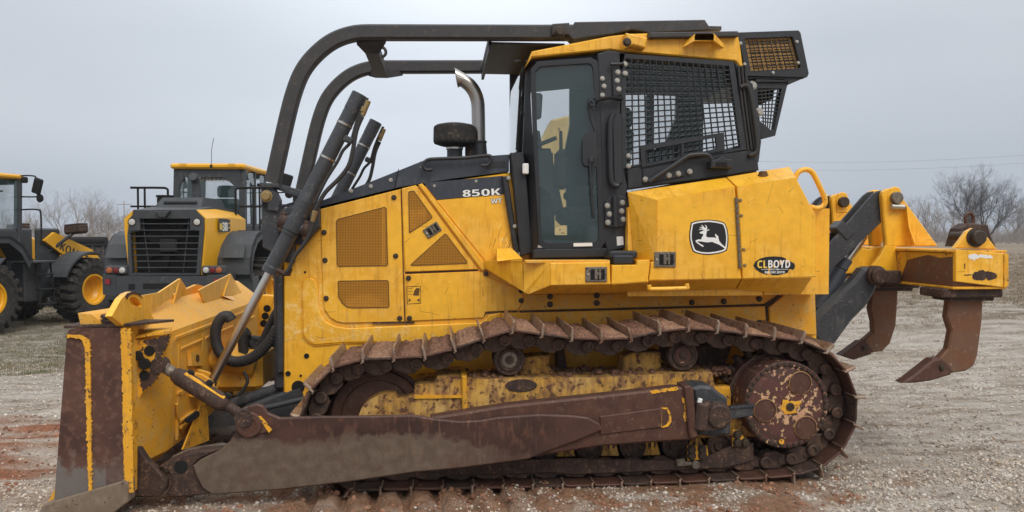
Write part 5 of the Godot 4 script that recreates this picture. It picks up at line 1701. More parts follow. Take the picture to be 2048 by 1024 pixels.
# --- exhaust and air intake
func dozer_stacks() -> void:
	var b := Mb.new()
	var path := bent([Vector3(0.18, 3.113, 0), Vector3(0.208, 3.096, 0), Vector3(0.248, 3.062, 0), Vector3(0.288, 3.003, 0), Vector3(0.313, 2.919, 0), Vector3(0.318, 2.8, 0), Vector3(0.321, 2.578, 0)], 4)
	b.pipe(path, 0.060, 18)
	var stack := obj("exhaust_pipe", b, M.stainless, dozer)
	# slanted open mouth
	b = Mb.new()
	var e0: Vector3 = Vector3(0.186, 3.11, 0)
	var ed := (Vector3(0.132, 3.137, 0) - e0).normalized()
	var eu := Vector3(-ed.y, ed.x, 0)
	var mouth: Vector3 = Vector3(0.124, 3.134, 0)
	var lip: Vector3 = Vector3(0.11, 3.221, 0) - mouth
	var ra := []
	var rb := []
	var sg := 1.0 if eu.dot(lip) > 0 else -1.0
	for k in 20:
		var an := TAU * k / 20
		ra.append(e0 + eu * (cos(an) * 0.0605 * sg) + Vector3(0, 0, sin(an) * 0.0605))
		rb.append(mouth + lip * cos(an) + Vector3(0, 0, sin(an) * 0.060))
	b.loft([ra, rb], false)
	obj("exhaust_tip", b, M.stainless, stack)
	b = Mb.new()
	b.rod(Vector3(0.327, 2.434, 0), Vector3(0.321, 2.578, 0), 0.072, 0.066, 18)
	b.rod(Vector3(0.322, 2.559, 0), Vector3(0.321, 2.581, 0), 0.072, 0.072, 18)
	obj("exhaust_base", b, M.charcoal, stack)
	b = Mb.new()
	var c: Vector3 = Vector3(0.107, 2.612, 0.15)
	b.lathe([0.0, 0.098, 0.10, 0.097, 0.155, 0.085, 0.178, 0.07, 0.182, 0.05, 0.184, -0.055, 0.176, -0.075, 0.12, -0.094, 0.066, -0.098, 0.066, -0.12], c, Vector3.UP, 30)
	var pre := obj("air_precleaner", b, M.void_black, dozer)
	pre.material_override = M.rubber
	b = Mb.new()
	b.lathe([0.066, -0.10, 0.070, -0.11, 0.070, -0.125, 0.066, -0.13, 0.066, -0.24], c, Vector3.UP, 20)
	obj("intake_neck", b, M.charcoal, pre)
	b = Mb.new()
	b.lathe([0.072, -0.105, 0.073, -0.108, 0.073, -0.122, 0.072, -0.125], c, Vector3.UP, 20)
	obj("hose_clamp", b, M.bright_steel, pre)
	b = Mb.new()
	b.rod(Vector3(0.232, 2.437, 0.12), Vector3(0.232, 2.523, 0.12), 0.035, -1, 12)
	obj("crankcase_vent", b, M.dark_rust, dozer)

# --- two lift cylinders
func dozer_lift() -> void:
	var top := Vector3(-0.636, 2.847, 0.73)
	var gland := Vector3(-1.333, 1.46, 0.73)
	var eye := Vector3(-1.769, 0.613, 0.8)
	var d := (gland - top).normalized()
	for far in 2:
		var f := Vector3(1, 1, -1) if far else Vector3.ONE
		var b := Mb.new()
		var l := top.distance_to(gland)
		b.lathe([0.0, 0.0, 0.060, 0.0, 0.062, 0.005, 0.062, 0.14, 0.060, 0.145, 0.060, l * 0.56, 0.068, l * 0.60, 0.068, l - 0.34, 0.062, l - 0.32, 0.062, l - 0.06, 0.066, l - 0.05, 0.066, l, 0.038, l], top * f, d * f, 26)
		var cyl := obj("lift_cylinder", b, M.cylinder_paint, dozer)
		b = Mb.new()
		b.rod(gland * f, eye * f, 0.034, -1, 18)
		obj("piston_rod", b, M.bright_steel, cyl)
		# trunnion collar and its two bearing blocks
		var tr: Vector3 = Vector3(-1.149, 1.828, 0.73)
		var across: Vector3 = (Vector3(-1.045, 1.78, 0.73) - Vector3(-1.261, 1.862, 0.73)).normalized()
		b = Mb.new()
		b.lathe([0.068, -0.05, 0.078, -0.045, 0.078, 0.045, 0.068, 0.05], tr * f, d * f, 26)
		b.rod((tr - across * 0.10) * f, (tr + across * 0.10) * f, 0.05, -1, 14)
		obj("trunnion_collar", b, M.cylinder_paint, cyl)
		for sg in [-1.0, 1.0]:
			b = Mb.new()
			var q: Vector3 = tr + across * (0.095 * sg)
			b.rod((q - across * 0.02) * f, (q + across * 0.05) * f, 0.06 if sg > 0 else 0.055, -1, 12)
			b.box((q + Vector3(0.01, -0.05, -0.01)) * f, Vector3(0.05, 0.09, 0.08), Basis(Vector3.BACK, -0.35), 0.012)
			b.box((q + Vector3(0.01, 0.05, -0.01)) * f, Vector3(0.05, 0.04, 0.08), Basis(Vector3.BACK, -0.35), 0.012)
			obj("bearing_block", b, M.dark_rust, cyl)
		# clamps
		for t in [0.17, 0.36]:
			b = Mb.new()
			var q: Vector3 = top + d * (l * t)
			b.lathe([0.060, -0.008, 0.0645, -0.008, 0.0645, 0.008, 0.060, 0.008], q * f, d * f, 24)
			obj("band_clamp", b, M.bright_steel, cyl)
		# hard lines and hoses
		b = Mb.new()
		b.pipe(bent([Vector3(-0.572, 2.806, 0.8), Vector3(-0.614, 2.718, 0.8), Vector3(-0.66, 2.603, 0.8), Vector3(-0.699, 2.471, 0.8), Vector3(-0.76, 2.4, 0.8), Vector3(-0.804, 2.312, 0.8), Vector3(-0.892, 2.171, 0.8), Vector3(-0.979, 1.994, 0.8)].map(func(q): return q * f), 4), 0.013, 8)
		obj("hydraulic_line", b, M.hose_rubber, cyl)
		b = Mb.new()
		b.pipe(bent([Vector3(-0.609, 2.662, 0.82), Vector3(-0.653, 2.556, 0.82), Vector3(-0.683, 2.398, 0.82), Vector3(-0.715, 2.284, 0.82), Vector3(-0.785, 2.187, 0.82), Vector3(-0.889, 2.082, 0.82), Vector3(-0.942, 1.994, 0.82), Vector3(-0.98, 1.924, 0.82)].map(func(q): return q * f), 4), 0.017, 8)
		obj("hydraulic_hose", b, M.hose_rubber, cyl)
		b = Mb.new()
		b.pipe(bent([Vector3(-0.991, 1.922, 0.86), Vector3(-0.984, 1.853, 0.86), Vector3(-1.002, 1.766, 0.86), Vector3(-1.057, 1.67, 0.86), Vector3(-1.118, 1.592, 0.86), Vector3(-1.152, 1.513, 0.86), Vector3(-1.178, 1.47, 0.86)].map(func(q): return q * f), 4), 0.015, 8)
		obj("hydraulic_hose", b, M.hose_rubber, cyl)
		b = Mb.new()
		b.rod(Vector3(-0.565, 2.785, 0.8) * f, Vector3(-0.611, 2.669, 0.8) * f, 0.022, 0.02, 8)
		b.rod(Vector3(-0.593, 2.735, 0.8) * f, Vector3(-0.604, 2.697, 0.8) * f, 0.027, -1, 6)
		obj("hose_fitting", b, M.brass, cyl)
		b = Mb.new()
		b.rod(Vector3(-0.963, 1.936, 0.86) * f, Vector3(-0.984, 1.853, 0.86) * f, 0.024, 0.018, 8)
		obj("hose_fitting", b, M.brass, cyl)
		b = Mb.new()
		b.pipe([Vector3(-1.254, 1.487, 0.84), Vector3(-1.199, 1.458, 0.84), Vector3(-1.169, 1.455, 0.84), Vector3(-1.155, 1.5, 0.84)].map(func(q): return q * f), 0.020, 8)
		obj("hose_fitting", b, M.dark_rust, cyl)
		b = Mb.new()
		b.box(Vector3(-0.717, 2.482, 0.82) * f, Vector3(0.07, 0.05, 0.05), Basis(Vector3.BACK, -0.4), 0.01)
		obj("line_clip", b, M.cylinder_paint, cyl)
	# bracket behind the near trunnion
	var b := Mb.new()
	b.plate([-1.275, 1.946, -1.124, 2.001, -0.973, 1.983, -0.965, 1.82, -1.082, 1.675, -1.162, 1.675, -1.172, 1.53, -1.26, 1.54], 0.54, 0.64, 0.01)
	obj("trunnion_bracket", b, M.charcoal, dozer)


# --- running gear
func dozer_track() -> void:
	var zc := 1.05
	# outline of the near track's shoe plates, then walked at the pitch of the shoes
	var flat := [-0.647, -0.031, -0.8, 0.086, -0.911, 0.222, -0.968, 0.377, -0.987, 0.502, -0.959, 0.623, -0.795, 0.819, -0.61, 0.886, -0.384, 0.893, -0.124, 0.903, 0.093, 0.956, 0.251, 1.011, 0.413, 1.069, 0.502, 1.082, 0.633, 1.059, 0.902, 1.02, 1.14, 1.007, 1.315, 1.008, 1.527, 1.056, 1.799, 1.082, 2.034, 1.058, 2.247, 1.026, 2.47, 1.001, 2.603, 0.985, 2.783, 0.92, 2.902, 0.841, 2.985, 0.729, 3.044, 0.587, 3.058, 0.401, 3.003, 0.224, 2.873, 0.086, 2.736, 0.008, 2.511, -0.027, 2.042, -0.039, 1.122, -0.049, 0.225, -0.04]
	var loop := []
	for i in range(0, flat.size(), 2):
		loop.append(Vector3(flat[i], flat[i + 1], 0))
	loop.append(loop[0])
	var total := 0.0
	for i in loop.size() - 1:
		total += (loop[i] as Vector3).distance_to(loop[i + 1])
	var count := int(round(total / 0.216))
	var pitch := total / count
	var joints := []
	var seg := 0
	var done := 0.0
	for k in count:
		var want := k * pitch
		while seg < loop.size() - 2 and done + (loop[seg] as Vector3).distance_to(loop[seg + 1]) < want:
			done += (loop[seg] as Vector3).distance_to(loop[seg + 1])
			seg += 1
		var l := (loop[seg] as Vector3).distance_to(loop[seg + 1])
		joints.append((loop[seg] as Vector3).lerp(loop[seg + 1], (want - done) / l))
	# shoe: plate with curled lips and a tall grouser, three variants of caked earth
	var plates := []
	var grousers := []
	var r := RandomNumberGenerator.new()
	r.seed = 4
	for kind in 3:
		var b := Mb.new()
		var h := pitch * 0.5
		var prof := [-h - 0.006, -0.022, -h - 0.012, -0.004, -h + 0.012, 0.007, h * 0.6, 0.007, h - 0.012, -0.004, h - 0.016, -0.014, h * 0.55, -0.010, -h + 0.02, -0.010]
		b.plate(prof, -0.38, 0.38, 0.005)
		plates.append(b.mesh())
		# mud: a lumpy sheet on the plate
		b = Mb.new()
		var nx := 5
		var nz := 18
		var hs := []
		for j in nz + 1:
			for i in nx + 1:
				var e := minf(1.0, minf(i, nx - i) * 1.2) * minf(1.0, minf(j, nz - j))
				hs.append(Vector3(lerpf(-h + 0.02, h - 0.004, i / float(nx)) + r.randf_range(-0.008, 0.008), 0.004 + e * r.randf_range(0.0, 0.034), lerpf(-0.375, 0.375, j / float(nz)) + r.randf_range(-0.008, 0.008)))
		for j in nz:
			for i in nx:
				var q := j * (nx + 1) + i
				b.quad(hs[q], hs[q + 1], hs[q + nx + 2], hs[q + nx + 1], Vector3.UP)
		grousers.append(b.mesh())
	var g := Mb.new()
	g.plate([-pitch * 0.5 - 0.004, 0.0, -pitch * 0.5 + 0.018, 0.0, -pitch * 0.5 + 0.012, 0.074, -pitch * 0.5 - 0.002, 0.074], -0.372, 0.372, 0.004)
	g.box(Vector3(-pitch * 0.5 + 0.005, 0.02, 0.384), Vector3(0.016, 0.09, 0.018), Basis.IDENTITY, 0.004)
	g.box(Vector3(-pitch * 0.5 - 0.006, -0.026, 0.315), Vector3(0.010, 0.012, 0.14), Basis.IDENTITY, 0.003)
	var bar := g.mesh()
	var links := []
	for sg in [-1.0, 1.0]:
		g = Mb.new()
		var z: float = 0.20 * sg
		g.plate([-0.148, -0.06, -0.13, -0.034, -0.09, -0.034, -0.07, -0.014, 0.03, -0.014, 0.05, -0.034, 0.085, -0.034, 0.10, -0.06, 0.085, -0.10, 0.05, -0.125, 0.03, -0.145, -0.05, -0.145, -0.08, -0.125, -0.12, -0.11], z - 0.022, z + 0.022, 0.005)
		g.lathe([0.046, 0.0, 0.046, 0.03, 0.038, 0.036, 0.025, 0.036, 0.022, 0.026, 0.0, 0.026], Vector3(0.045, -0.075, z + 0.02 * sg), Vector3(0, 0, sg), 12)
		g.lathe([0.03, 0.0, 0.03, 0.010, 0.0, 0.010], Vector3(-0.085, -0.075, z + 0.02 * sg), Vector3(0, 0, sg), 10)
		links.append(g.mesh())
	for near in [1.0, -1.0]:
		var pins := Mb.new()
		var frames := []
		for k in count:
			var a: Vector3 = joints[k]
			var c: Vector3 = joints[(k + 1) % count]
			var t := (c - a).normalized()
			var up := Vector3(-t.y, t.x, 0)   # the loop runs clockwise from the front bottom: outwards is to the left
			var f := Transform3D(Basis(t, up, Vector3.BACK), (a + c) * 0.5 + Vector3(0, 0, zc * near))
			frames.append(f)
			pins.rod(f * Vector3(0.045, -0.075, -0.22), f * Vector3(0.045, -0.075, 0.22), 0.034, -1, 8)
		var track := obj("track", pins, M.dark_rust, dozer)
		for k in count:
			var f: Transform3D = frames[k]
			f.origin -= org
			var shoe := inst("track_shoe", plates[k % 3], M.rust if k % 3 else M.dark_rust, f, track)
			var clean := f.basis.y.y < -0.3
			inst("grouser", bar, M.worn_steel, f, track)
			if near > 0 or k % 2 == 0:
				if not clean:
					inst("mud_cake", grousers[k % 3], M.pale_mud if k % 5 in [1, 4] else M.caked_mud, f, track)
			for l in links:
				inst("track_link", l, M.chain_steel, f, track)
			shoe.name = shoe.name
	# front idler
	var b := Mb.new()
	var ic: Vector3 = Vector3(-0.479, 0.416, 1.05)
	b.lathe([0.0, 0.085, 0.10, 0.09, 0.12, 0.06, 0.26, 0.05, 0.27, 0.075, 0.335, 0.075, 0.335, 0.02, 0.365, 0.015, 0.365, -0.015, 0.335, -0.02, 0.335, -0.075, 0.0, -0.075], ic, Vector3.BACK, 36)
	obj("idler", b, M.rust, dozer)
	# track frame: recoil tube with its fork
	b = Mb.new()
	b.plate([-0.615, 0.43, -0.581, 0.511, -0.537, 0.558, -0.455, 0.602, -0.348, 0.609, -0.33, 0.572, -0.275, 0.571, -0.211, 0.591, -0.206, 0.657, -0.177, 0.672, -0.062, 0.676, -0.036, 0.73, 0.14, 0.721, 0.17, 0.702, 1.304, 0.701, 1.711, 0.719, 2.013, 0.721, 2.046, 0.536, 1.713, 0.402, 0.17, 0.413], 0.80, 1.24, 0.07)
	b.box(Vector3(1.127, 0.329, 1.02), Vector3(2.6, 0.22, 0.4), Basis.IDENTITY, 0.02)
	var frame := obj("track_frame", b, M.yellow_caked, dozer)
	b = Mb.new()
	b.plate([0.134, 0.732, 0.173, 0.731, 0.179, 0.438, 0.14, 0.438], 0.82, 1.27, 0.01)
	b.plate([-0.206, 0.596, 0.14, 0.587, 0.14, 0.569, -0.206, 0.569], 0.9, 1.255, 0.01)
	obj("frame_band", b, M.yellow_worn, frame)
	b = Mb.new()
	var oval := []
	for k in 20:
		var q: Vector3 = Vector3(0.572, 0.649, 1.245)
		oval.append(q.x + cos(TAU * k / 20) * 0.118)
		oval.append(q.y + sin(TAU * k / 20) * 0.048)
	b.plate(oval, 1.22, 1.247, 0.003)
	obj("access_cover", b, M.dark_rust, frame)
	# earth lying on the frame
	var mud := RandomNumberGenerator.new()
	mud.seed = 12
	b = Mb.new()
	for k in 240:
		var u := mud.randf()
		var p: Vector3 = (Vector3(-0.021, 0.685, 1)).lerp(Vector3(2.202, 0.687, 1), pow(u, 0.6))
		var s := mud.randf_range(0.012, 0.038)
		b.lathe([0.0, s * 0.8, s * 0.7, s * 0.5, s, 0.0, s * 0.9, -s * 0.4], p + Vector3(0, mud.randf_range(-0.005, 0.03), mud.randf_range(-0.14, 0.2)), Vector3(mud.randfn() * 0.4, 1, mud.randfn() * 0.4), 6)
	obj("loose_earth", b, M.caked_mud, frame).set_meta("kind", "stuff")
	# carrier rollers on their pedestals
	for q in [Vector3(0.49, 0.833, 1.16), Vector3(1.801, 0.848, 1.16)]:
		b = Mb.new()
		b.lathe([0.0, 0.052, 0.03, 0.052, 0.034, 0.044, 0.062, 0.044, 0.07, 0.056, 0.078, 0.056, 0.085, 0.040, 0.112, 0.040, 0.118, 0.03, 0.118, -0.03, 0.095, -0.035, 0.095, -0.16, 0.118, -0.165, 0.118, -0.2, 0.0, -0.2], q, Vector3.BACK, 28)
		var roller := obj("carrier_roller", b, M.dark_rust, dozer)
		b = Mb.new()
		b.lathe([0.0, 0.001, 0.058, 0.001, 0.062, -0.003], (q as Vector3) + Vector3(0, 0, 0.045), Vector3.BACK, 20)
		obj("roller_cap", b, M.hub_paint if q.x > 1.0 else M.latch_grey, roller)
	for p in [[0.616, 0.829, 0.813, 0.841, 0.805, 0.758, 0.851, 0.689, 0.578, 0.686], [1.45, 0.847, 1.671, 0.855, 1.684, 0.682, 1.365, 0.68, 1.388, 0.821]]:
		b = Mb.new()
		b.plate(p, 0.86, 1.05, 0.01)
		obj("roller_pedestal", b, M.yellow_caked, frame)
	for p in [[0.892, 0.855, 0.951, 0.862, 0.983, 0.657, 0.904, 0.659], [2.013, 0.88, 2.32, 0.876, 2.24, 0.657, 2.035, 0.672]]:
		b = Mb.new()
		b.plate(p, 0.7, 0.86, 0.01)
		obj("frame_cross_brace", b, M.dark_rust, frame)
	# bottom rollers, fins between, guard plate
	for x in [1090, 1178, 1264, 1349, 1438]:
		b = Mb.new()
		var q: Vector3 = (Vector3(1.086, 0.174, 1.2)).lerp(Vector3(2.084, 0.165, 1.2), (x - 1178.0) / 260.0)
		b.lathe([0.0, 0.03, 0.04, 0.03, 0.045, 0.015, 0.075, 0.015, 0.08, 0.03, 0.10, 0.02, 0.10, -0.04, 0.085, -0.05, 0.085, -0.25, 0.10, -0.26, 0.10, -0.3, 0.0, -0.3], q, Vector3.BACK, 24)
		obj("track_roller", b, M.dark_rust, dozer)
	for x in [1134, 1222, 1305, 1395]:
		b = Mb.new()
		var q: Vector3 = (Vector3(0.913, 0.175, 1.24)).lerp(Vector3(1.903, 0.165, 1.24), (x - 1134.0) / 261.0)
		b.plate([q.x - 0.07, q.y - 0.075, q.x - 0.035, q.y + 0.06, q.x + 0.035, q.y + 0.06, q.x + 0.07, q.y - 0.075], 1.12, 1.2, 0.006)
		b.box(q + Vector3(0, 0.0, -0.03), Vector3(0.02, 0.12, 0.04))
		var fin := obj("roller_bracket", b, M.yellow_caked, frame)
		b = Mb.new()
		b.lathe([0.028, 0.0, 0.028, 0.012, 0.0, 0.012], q + Vector3(0, 0.01, -0.03), Vector3.BACK, 10)
		obj("bracket_bolt", b, M.dark_rust, fin)
	b = Mb.new()
	b.plate([-0.143, 0.054, 0.121, 0.072, 0.617, 0.12, 0.957, 0.122, 1.142, 0.113, 1.287, 0.106, 1.809, 0.081, 1.949, 0.111, 2.139, 0.188, 2.304, 0.206, 2.305, 0.071, 2.079, 0.021, 1.628, 0.015, 0.958, 0.004, 0.774, 0.024, 0.157, 0.02], 1.30, 1.33, 0.008)
	var guard := obj("roller_guard", b, M.dark_rust, dozer)
	for p in [[1.791, 0.199, 1.942, 0.198, 1.952, 0.127, 1.914, 0.097, 1.795, 0.091], [2.133, 0.311, 2.177, 0.31, 2.254, 0.212, 2.248, 0.191, 2.134, 0.19]]:
		b = Mb.new()
		b.plate(p, 1.328, 1.345, 0.004)
		obj("bolt_plate", b, M.yellow_worn, guard)
	bolts(guard, [Vector3(1.822, 0.174, 1.346), Vector3(1.901, 0.175, 1.346), Vector3(1.823, 0.128, 1.346), Vector3(1.904, 0.129, 1.346), Vector3(2.168, 0.276, 1.346), Vector3(2.168, 0.218, 1.346), Vector3(2.228, 0.216, 1.346)], 0.026, M.bolt_dark)
	b = Mb.new()
	b.plate([1.706, 0.104, 1.768, 0.109, 1.772, 0.087, 1.862, 0.082, 1.875, 0.057, 1.71, 0.052], 1.328, 1.365, 0.008)
	b.rod(Vector3(1.845, 0.068, 1.355), Vector3(1.845, 0.068, 1.355) + Vector3(0, 0, 0.03), 0.03, -1, 10)
	obj("guard_clip", b, M.latch_grey, guard)
	b = Mb.new()
	b.plate([2.155, 0.64, 2.263, 0.683, 2.251, 0.56, 2.207, 0.43, 2.2, 0.201, 2.132, 0.399], 0.82, 1.0, 0.01)
	b.plate([1.997, 0.597, 2.197, 0.594, 2.266, 0.331, 2.369, 0.115, 2.268, 0.069, 2.001, 0.075], 0.8, 1.15, 0.02)
	obj("rear_fork", b, M.yellow_worn, frame)
	# toothed sprocket and final drive
	var fc: Vector3 = Vector3(2.522, 0.5, 1.4)
	b = Mb.new()
	b.lathe([0.0, 0.10, 0.33, 0.10, 0.335, 0.09, 0.335, -0.10, 0.0, -0.10], Vector3(fc.x, fc.y, zc), Vector3.BACK, 40)
	for k in 25:
		var a := TAU * k / 25
		b.box(Vector3(fc.x + cos(a) * 0.36, fc.y + sin(a) * 0.36, zc), Vector3(0.09, 0.045, 0.09), Basis(Vector3.BACK, a), 0.012)
	var sprocket := obj("sprocket", b, M.dark_rust, dozer)
	b = Mb.new()
	b.lathe([0.26, -0.34, 0.345, -0.33, 0.345, -0.26, 0.318, -0.25, 0.318, -0.05, 0.322, -0.045, 0.322, -0.012, 0.314, -0.004, 0.29, -0.004, 0.285, -0.012, 0.24, -0.006, 0.0, -0.004], fc, Vector3.BACK, 56)
	var drive := obj("final_drive", b, M.hub_paint, dozer)
	for k in 40:
		var a := TAU * k / 40 + 0.05
		bolt(drive, fc + Vector3(cos(a) * 0.302, sin(a) * 0.302, -0.004), 0.0125, M.bolt_dark)
	for k in 30:
		var a := TAU * k / 30
		bolt(sprocket, Vector3(fc.x + cos(a) * 0.30, fc.y + sin(a) * 0.30, zc + 0.10), 0.014, M.bolt_dark)
	for q in [Vector3(2.623, 0.664, 1.4), Vector3(2.356, 0.467, 1.4), Vector3(2.668, 0.332, 1.4)]:
		b = Mb.new()
		b.lathe([0.084, -0.02, 0.084, 0.006, 0.080, 0.009, 0.076, 0.009, 0.074, 0.004, 0.0, 0.004], q, Vector3.BACK, 30)
		obj("planet_cover", b, M.rust, drive)
		b = Mb.new()
		b.lathe([0.084, 0.0, 0.0868, 0.0, 0.0868, 0.004, 0.084, 0.004], q, Vector3.BACK, 30)
		obj("cover_rim", b, M.louvre_tan, drive)
	b = Mb.new()
	b.plate(ragged([2.494, 0.544, 2.636, 0.523, 2.597, 0.442, 2.503, 0.433, 2.478, 0.483], 0.008, 14, 0.012), 1.39, 1.4025)
	obj("paint_pad", b, M.yellow_worn, drive)
	b = Mb.new()
	b.lathe([0.031, 0.0, 0.031, 0.008, 0.018, 0.010, 0.016, 0.004, 0.0, 0.004], Vector3(2.546, 0.489, 1.402), Vector3.BACK, 18)
	obj("centre_plug", b, M.bolt_dark, drive)
	b = Mb.new()
	b.lathe([0.020, 0.0, 0.020, 0.008, 0.010, 0.009, 0.0, 0.004], Vector3(2.482, 0.232, 1.4), Vector3.BACK, 12)
	obj("drain_plug", b, M.yellow_worn, drive)

# --- near push arm outside the track, with its tilt strut
func dozer_arm() -> void:
	var b := Mb.new()
	b.plate([-0.088, 0.505, 0.426, 0.577, 1.227, 0.645, 1.623, 0.683, 1.759, 0.677, 1.776, 0.308, 1.41, 0.296, 1.09, 0.279, 0.391, 0.186, -0.089, 0.164], 1.45, 1.58, 0.014)
	var arm := obj("push_arm", b, M.rust, dozer)
	b = Mb.new()
	b.plate([-1.28, 0.62, -1.228, 0.633, -1.189, 0.618, -1.158, 0.571, -1.08, 0.536, -0.818, 0.54, -0.412, 0.535, -0.205, 0.537, -0.053, 0.507, 0.116, 0.486, 0.252, 0.49, 0.371, 0.508, 0.656, 0.523, 0.871, 0.511, 0.997, 0.494, 1.081, 0.447, 1.102, 0.405, 0.941, 0.339, 0.712, 0.262, 0.584, 0.213, 0.115, 0.164, -0.193, 0.145, -0.623, 0.093, -1.084, 0.052, -1.521, 0.032, -1.585, 0.074, -1.625, 0.152, -1.647, 0.229, -1.599, 0.268, -1.47, 0.331, -1.405, 0.39, -1.365, 0.455, -1.345, 0.535], 1.585, 1.62, 0.010)
	obj("arm_plate", b, M.arm_paint, arm)
	b = Mb.new()
	b.plate([-1.873, 0.222, -1.796, 0.26, -1.707, 0.301, -1.614, 0.322, -1.47, 0.331, -1.599, 0.268, -1.647, 0.229, -1.625, 0.152, -1.585, 0.074, -1.521, 0.032, -1.777, 0.013, -1.831, 0.035, -1.785, 0.114, -1.81, 0.187], 1.48, 1.60, 0.012)
	var hook := obj("arm_hook", b, M.dark_rust, arm)
	b = Mb.new()
	b.lathe([0.044, 0.0, 0.044, 0.004, 0.0, 0.004], Vector3(-1.727, 0.219, 1.6), Vector3.BACK, 18)
	obj("hook_hole", b, M.void_black, hook)
	b = Mb.new()
	b.plate([-1.917, 0.144, -1.853, 0.233, -1.758, 0.279, -1.53, 0.31, -1.49, 0.302, -1.57, 0.25, -1.712, 0.204, -1.729, 0.147, -1.917, 0.104], 1.34, 1.40, 0.012)
	obj("inner_arm_plate", b, M.latch_grey, arm)
	# raised stadium on the rear tube
	b = Mb.new()
	b.plate([1.087, 0.493, 1.528, 0.542, 1.567, 0.529, 1.582, 0.491, 1.582, 0.453, 1.564, 0.421, 1.523, 0.405, 1.088, 0.363], 1.57, 1.592, 0.006)
	var pad := obj("arm_pad", b, M.rust, arm)
	b = Mb.new()
	b.band([1.525, 0.544, 1.567, 0.543, 1.594, 0.493, 1.594, 0.444, 1.57, 0.412, 1.526, 0.404], [1.525, 0.541, 1.561, 0.529, 1.576, 0.494, 1.576, 0.456, 1.559, 0.427, 1.523, 0.409], 1.575, 1.5945)
	obj("worn_edge", b, M.yellow_worn, pad)
	b = Mb.new()
	b.plate([1.681, 0.691, 1.725, 0.699, 1.743, 0.675, 1.781, 0.337, 1.728, 0.326, 1.716, 0.373], 1.42, 1.61, 0.008)
	obj("arm_flange", b, M.rust, arm)
	b = Mb.new()
	b.plate(ragged([1.672, 0.614, 1.702, 0.602, 1.712, 0.481, 1.697, 0.438, 1.685, 0.467, 1.69, 0.54], 0.009, 11, 0.012), 1.578, 1.5825)
	b.plate(ragged([1.44, 0.662, 1.636, 0.688, 1.633, 0.664, 1.455, 0.644], 0.008, 12, 0.012), 1.578, 1.5825)
	obj("paint_fleck", b, M.yellow_worn, arm)
	# rear pivot
	b = Mb.new()
	b.plate([1.763, 0.669, 1.82, 0.685, 1.903, 0.678, 1.971, 0.625, 1.996, 0.61, 2.02, 0.587, 2.026, 0.469, 2.049, 0.439, 2.047, 0.328, 1.929, 0.317, 1.805, 0.326], 1.30, 1.54, 0.02)
	var pivot := obj("arm_pivot", b, M.charcoal, dozer)
	b = Mb.new()
	b.lathe([0.10, -0.05, 0.10, 0.0, 0.09, 0.02, 0.085, 0.05, 0.075, 0.06, 0.0, 0.062], Vector3(1.936, 0.477, 1.56), Vector3.BACK, 24)
	obj("pivot_ball", b, M.dark_rust, pivot)
	b = Mb.new()
	b.plate([1.833, 0.575, 1.882, 0.581, 1.887, 0.544, 1.845, 0.523, 1.846, 0.458, 1.906, 0.41, 1.984, 0.417, 1.984, 0.39, 1.817, 0.371, 1.823, 0.487], 1.5, 1.60, 0.012)
	b.box(Vector3(1.807, 0.478, 1.58), Vector3(0.09, 0.20, 0.1), Basis(Vector3.BACK, -0.1), 0.015)
	obj("pivot_cap", b, M.dark_rust, pivot)
	b = Mb.new()
	b.box(Vector3(1.795, 0.591, 1.6), Vector3(0.03, 0.035, 0.02), Basis(Vector3.BACK, -0.3), 0.004)
	obj("grease_cover", b, M.plain_white, pivot)
	b = Mb.new()
	b.plate([2.018, 0.522, 2.139, 0.537, 2.203, 0.533, 2.208, 0.465, 2.026, 0.439], 1.5, 1.55, 0.006)
	for k in 9:

		var t: Vector3 = (Vector3(2.044, 0.523, 1.54)).lerp(Vector3(2.205, 0.532, 1.54), k / 8.0)
		b.box(t + Vector3(0, 0.004, 0), Vector3(0.016, 0.022, 0.045), Basis(Vector3.BACK, -0.5), 0.003)
	obj("toothed_strap", b, M.charcoal, pivot)
	# boss for the strut
	var boss: Vector3 = Vector3(-1.276, 0.499, 1.62)
	b = Mb.new()
	b.lathe([0.085, -0.12, 0.085, 0.018, 0.078, 0.028, 0.05, 0.028, 0.047, 0.020, 0.0, 0.020], boss, Vector3.BACK, 30)
	var bo := obj("strut_boss", b, M.rust, arm)
	b = Mb.new()
	b.plate([-1.26, 0.572, -1.215, 0.553, -1.135, 0.46, -1.163, 0.441, -1.269, 0.431], 1.55, 1.638, 0.006)
	obj("boss_tail", b, M.rust, bo)
	b = Mb.new()
	b.plate(ragged([-1.229, 0.56, -1.199, 0.547, -1.131, 0.461, -1.149, 0.442, -1.176, 0.487], 0.005, 13, 0.012), 1.55, 1.6405)
	obj("worn_edge", b, M.yellow_worn, bo)
	# tilt strut up to the blade
	var s0: Vector3 = Vector3(-1.835, 0.889, 1.6)
	var s1: Vector3 = Vector3(-1.334, 0.559, 1.6)
	var d := (s1 - s0).normalized()
	var l := s0.distance_to(s1)
	b = Mb.new()
	b.lathe([0.034, 0.0, 0.034, l * 0.14, 0.045, l * 0.15, 0.058, l * 0.22, 0.060, l * 0.70, 0.056, l * 0.76, 0.046, l * 0.80, 0.034, l * 0.82, 0.034, l], s0, d, 22)
	var strut := obj("tilt_strut", b, M.dark_rust, dozer)
	b = Mb.new()
	b.lathe([0.0345, l * 0.02, 0.037, l * 0.03, 0.037, l * 0.05, 0.034, l * 0.06, 0.037, l * 0.08, 0.037, l * 0.11, 0.0345, l * 0.13], s0, d, 18)
	obj("strut_thread", b, M.latch_grey, strut)
	var nrm := Vector3(-d.y, d.x, 0)
	for t in [0.29, 0.52, 0.76]:
		b = Mb.new()
		b.rod(s0 + d * (l * t) + nrm * 0.045, s0 + d * (l * t) + nrm * (0.085 if t == 0.52 else 0.075), 0.026, 0.022, 10)
		obj("strut_plug", b, M.void_black, strut)
	b = Mb.new()
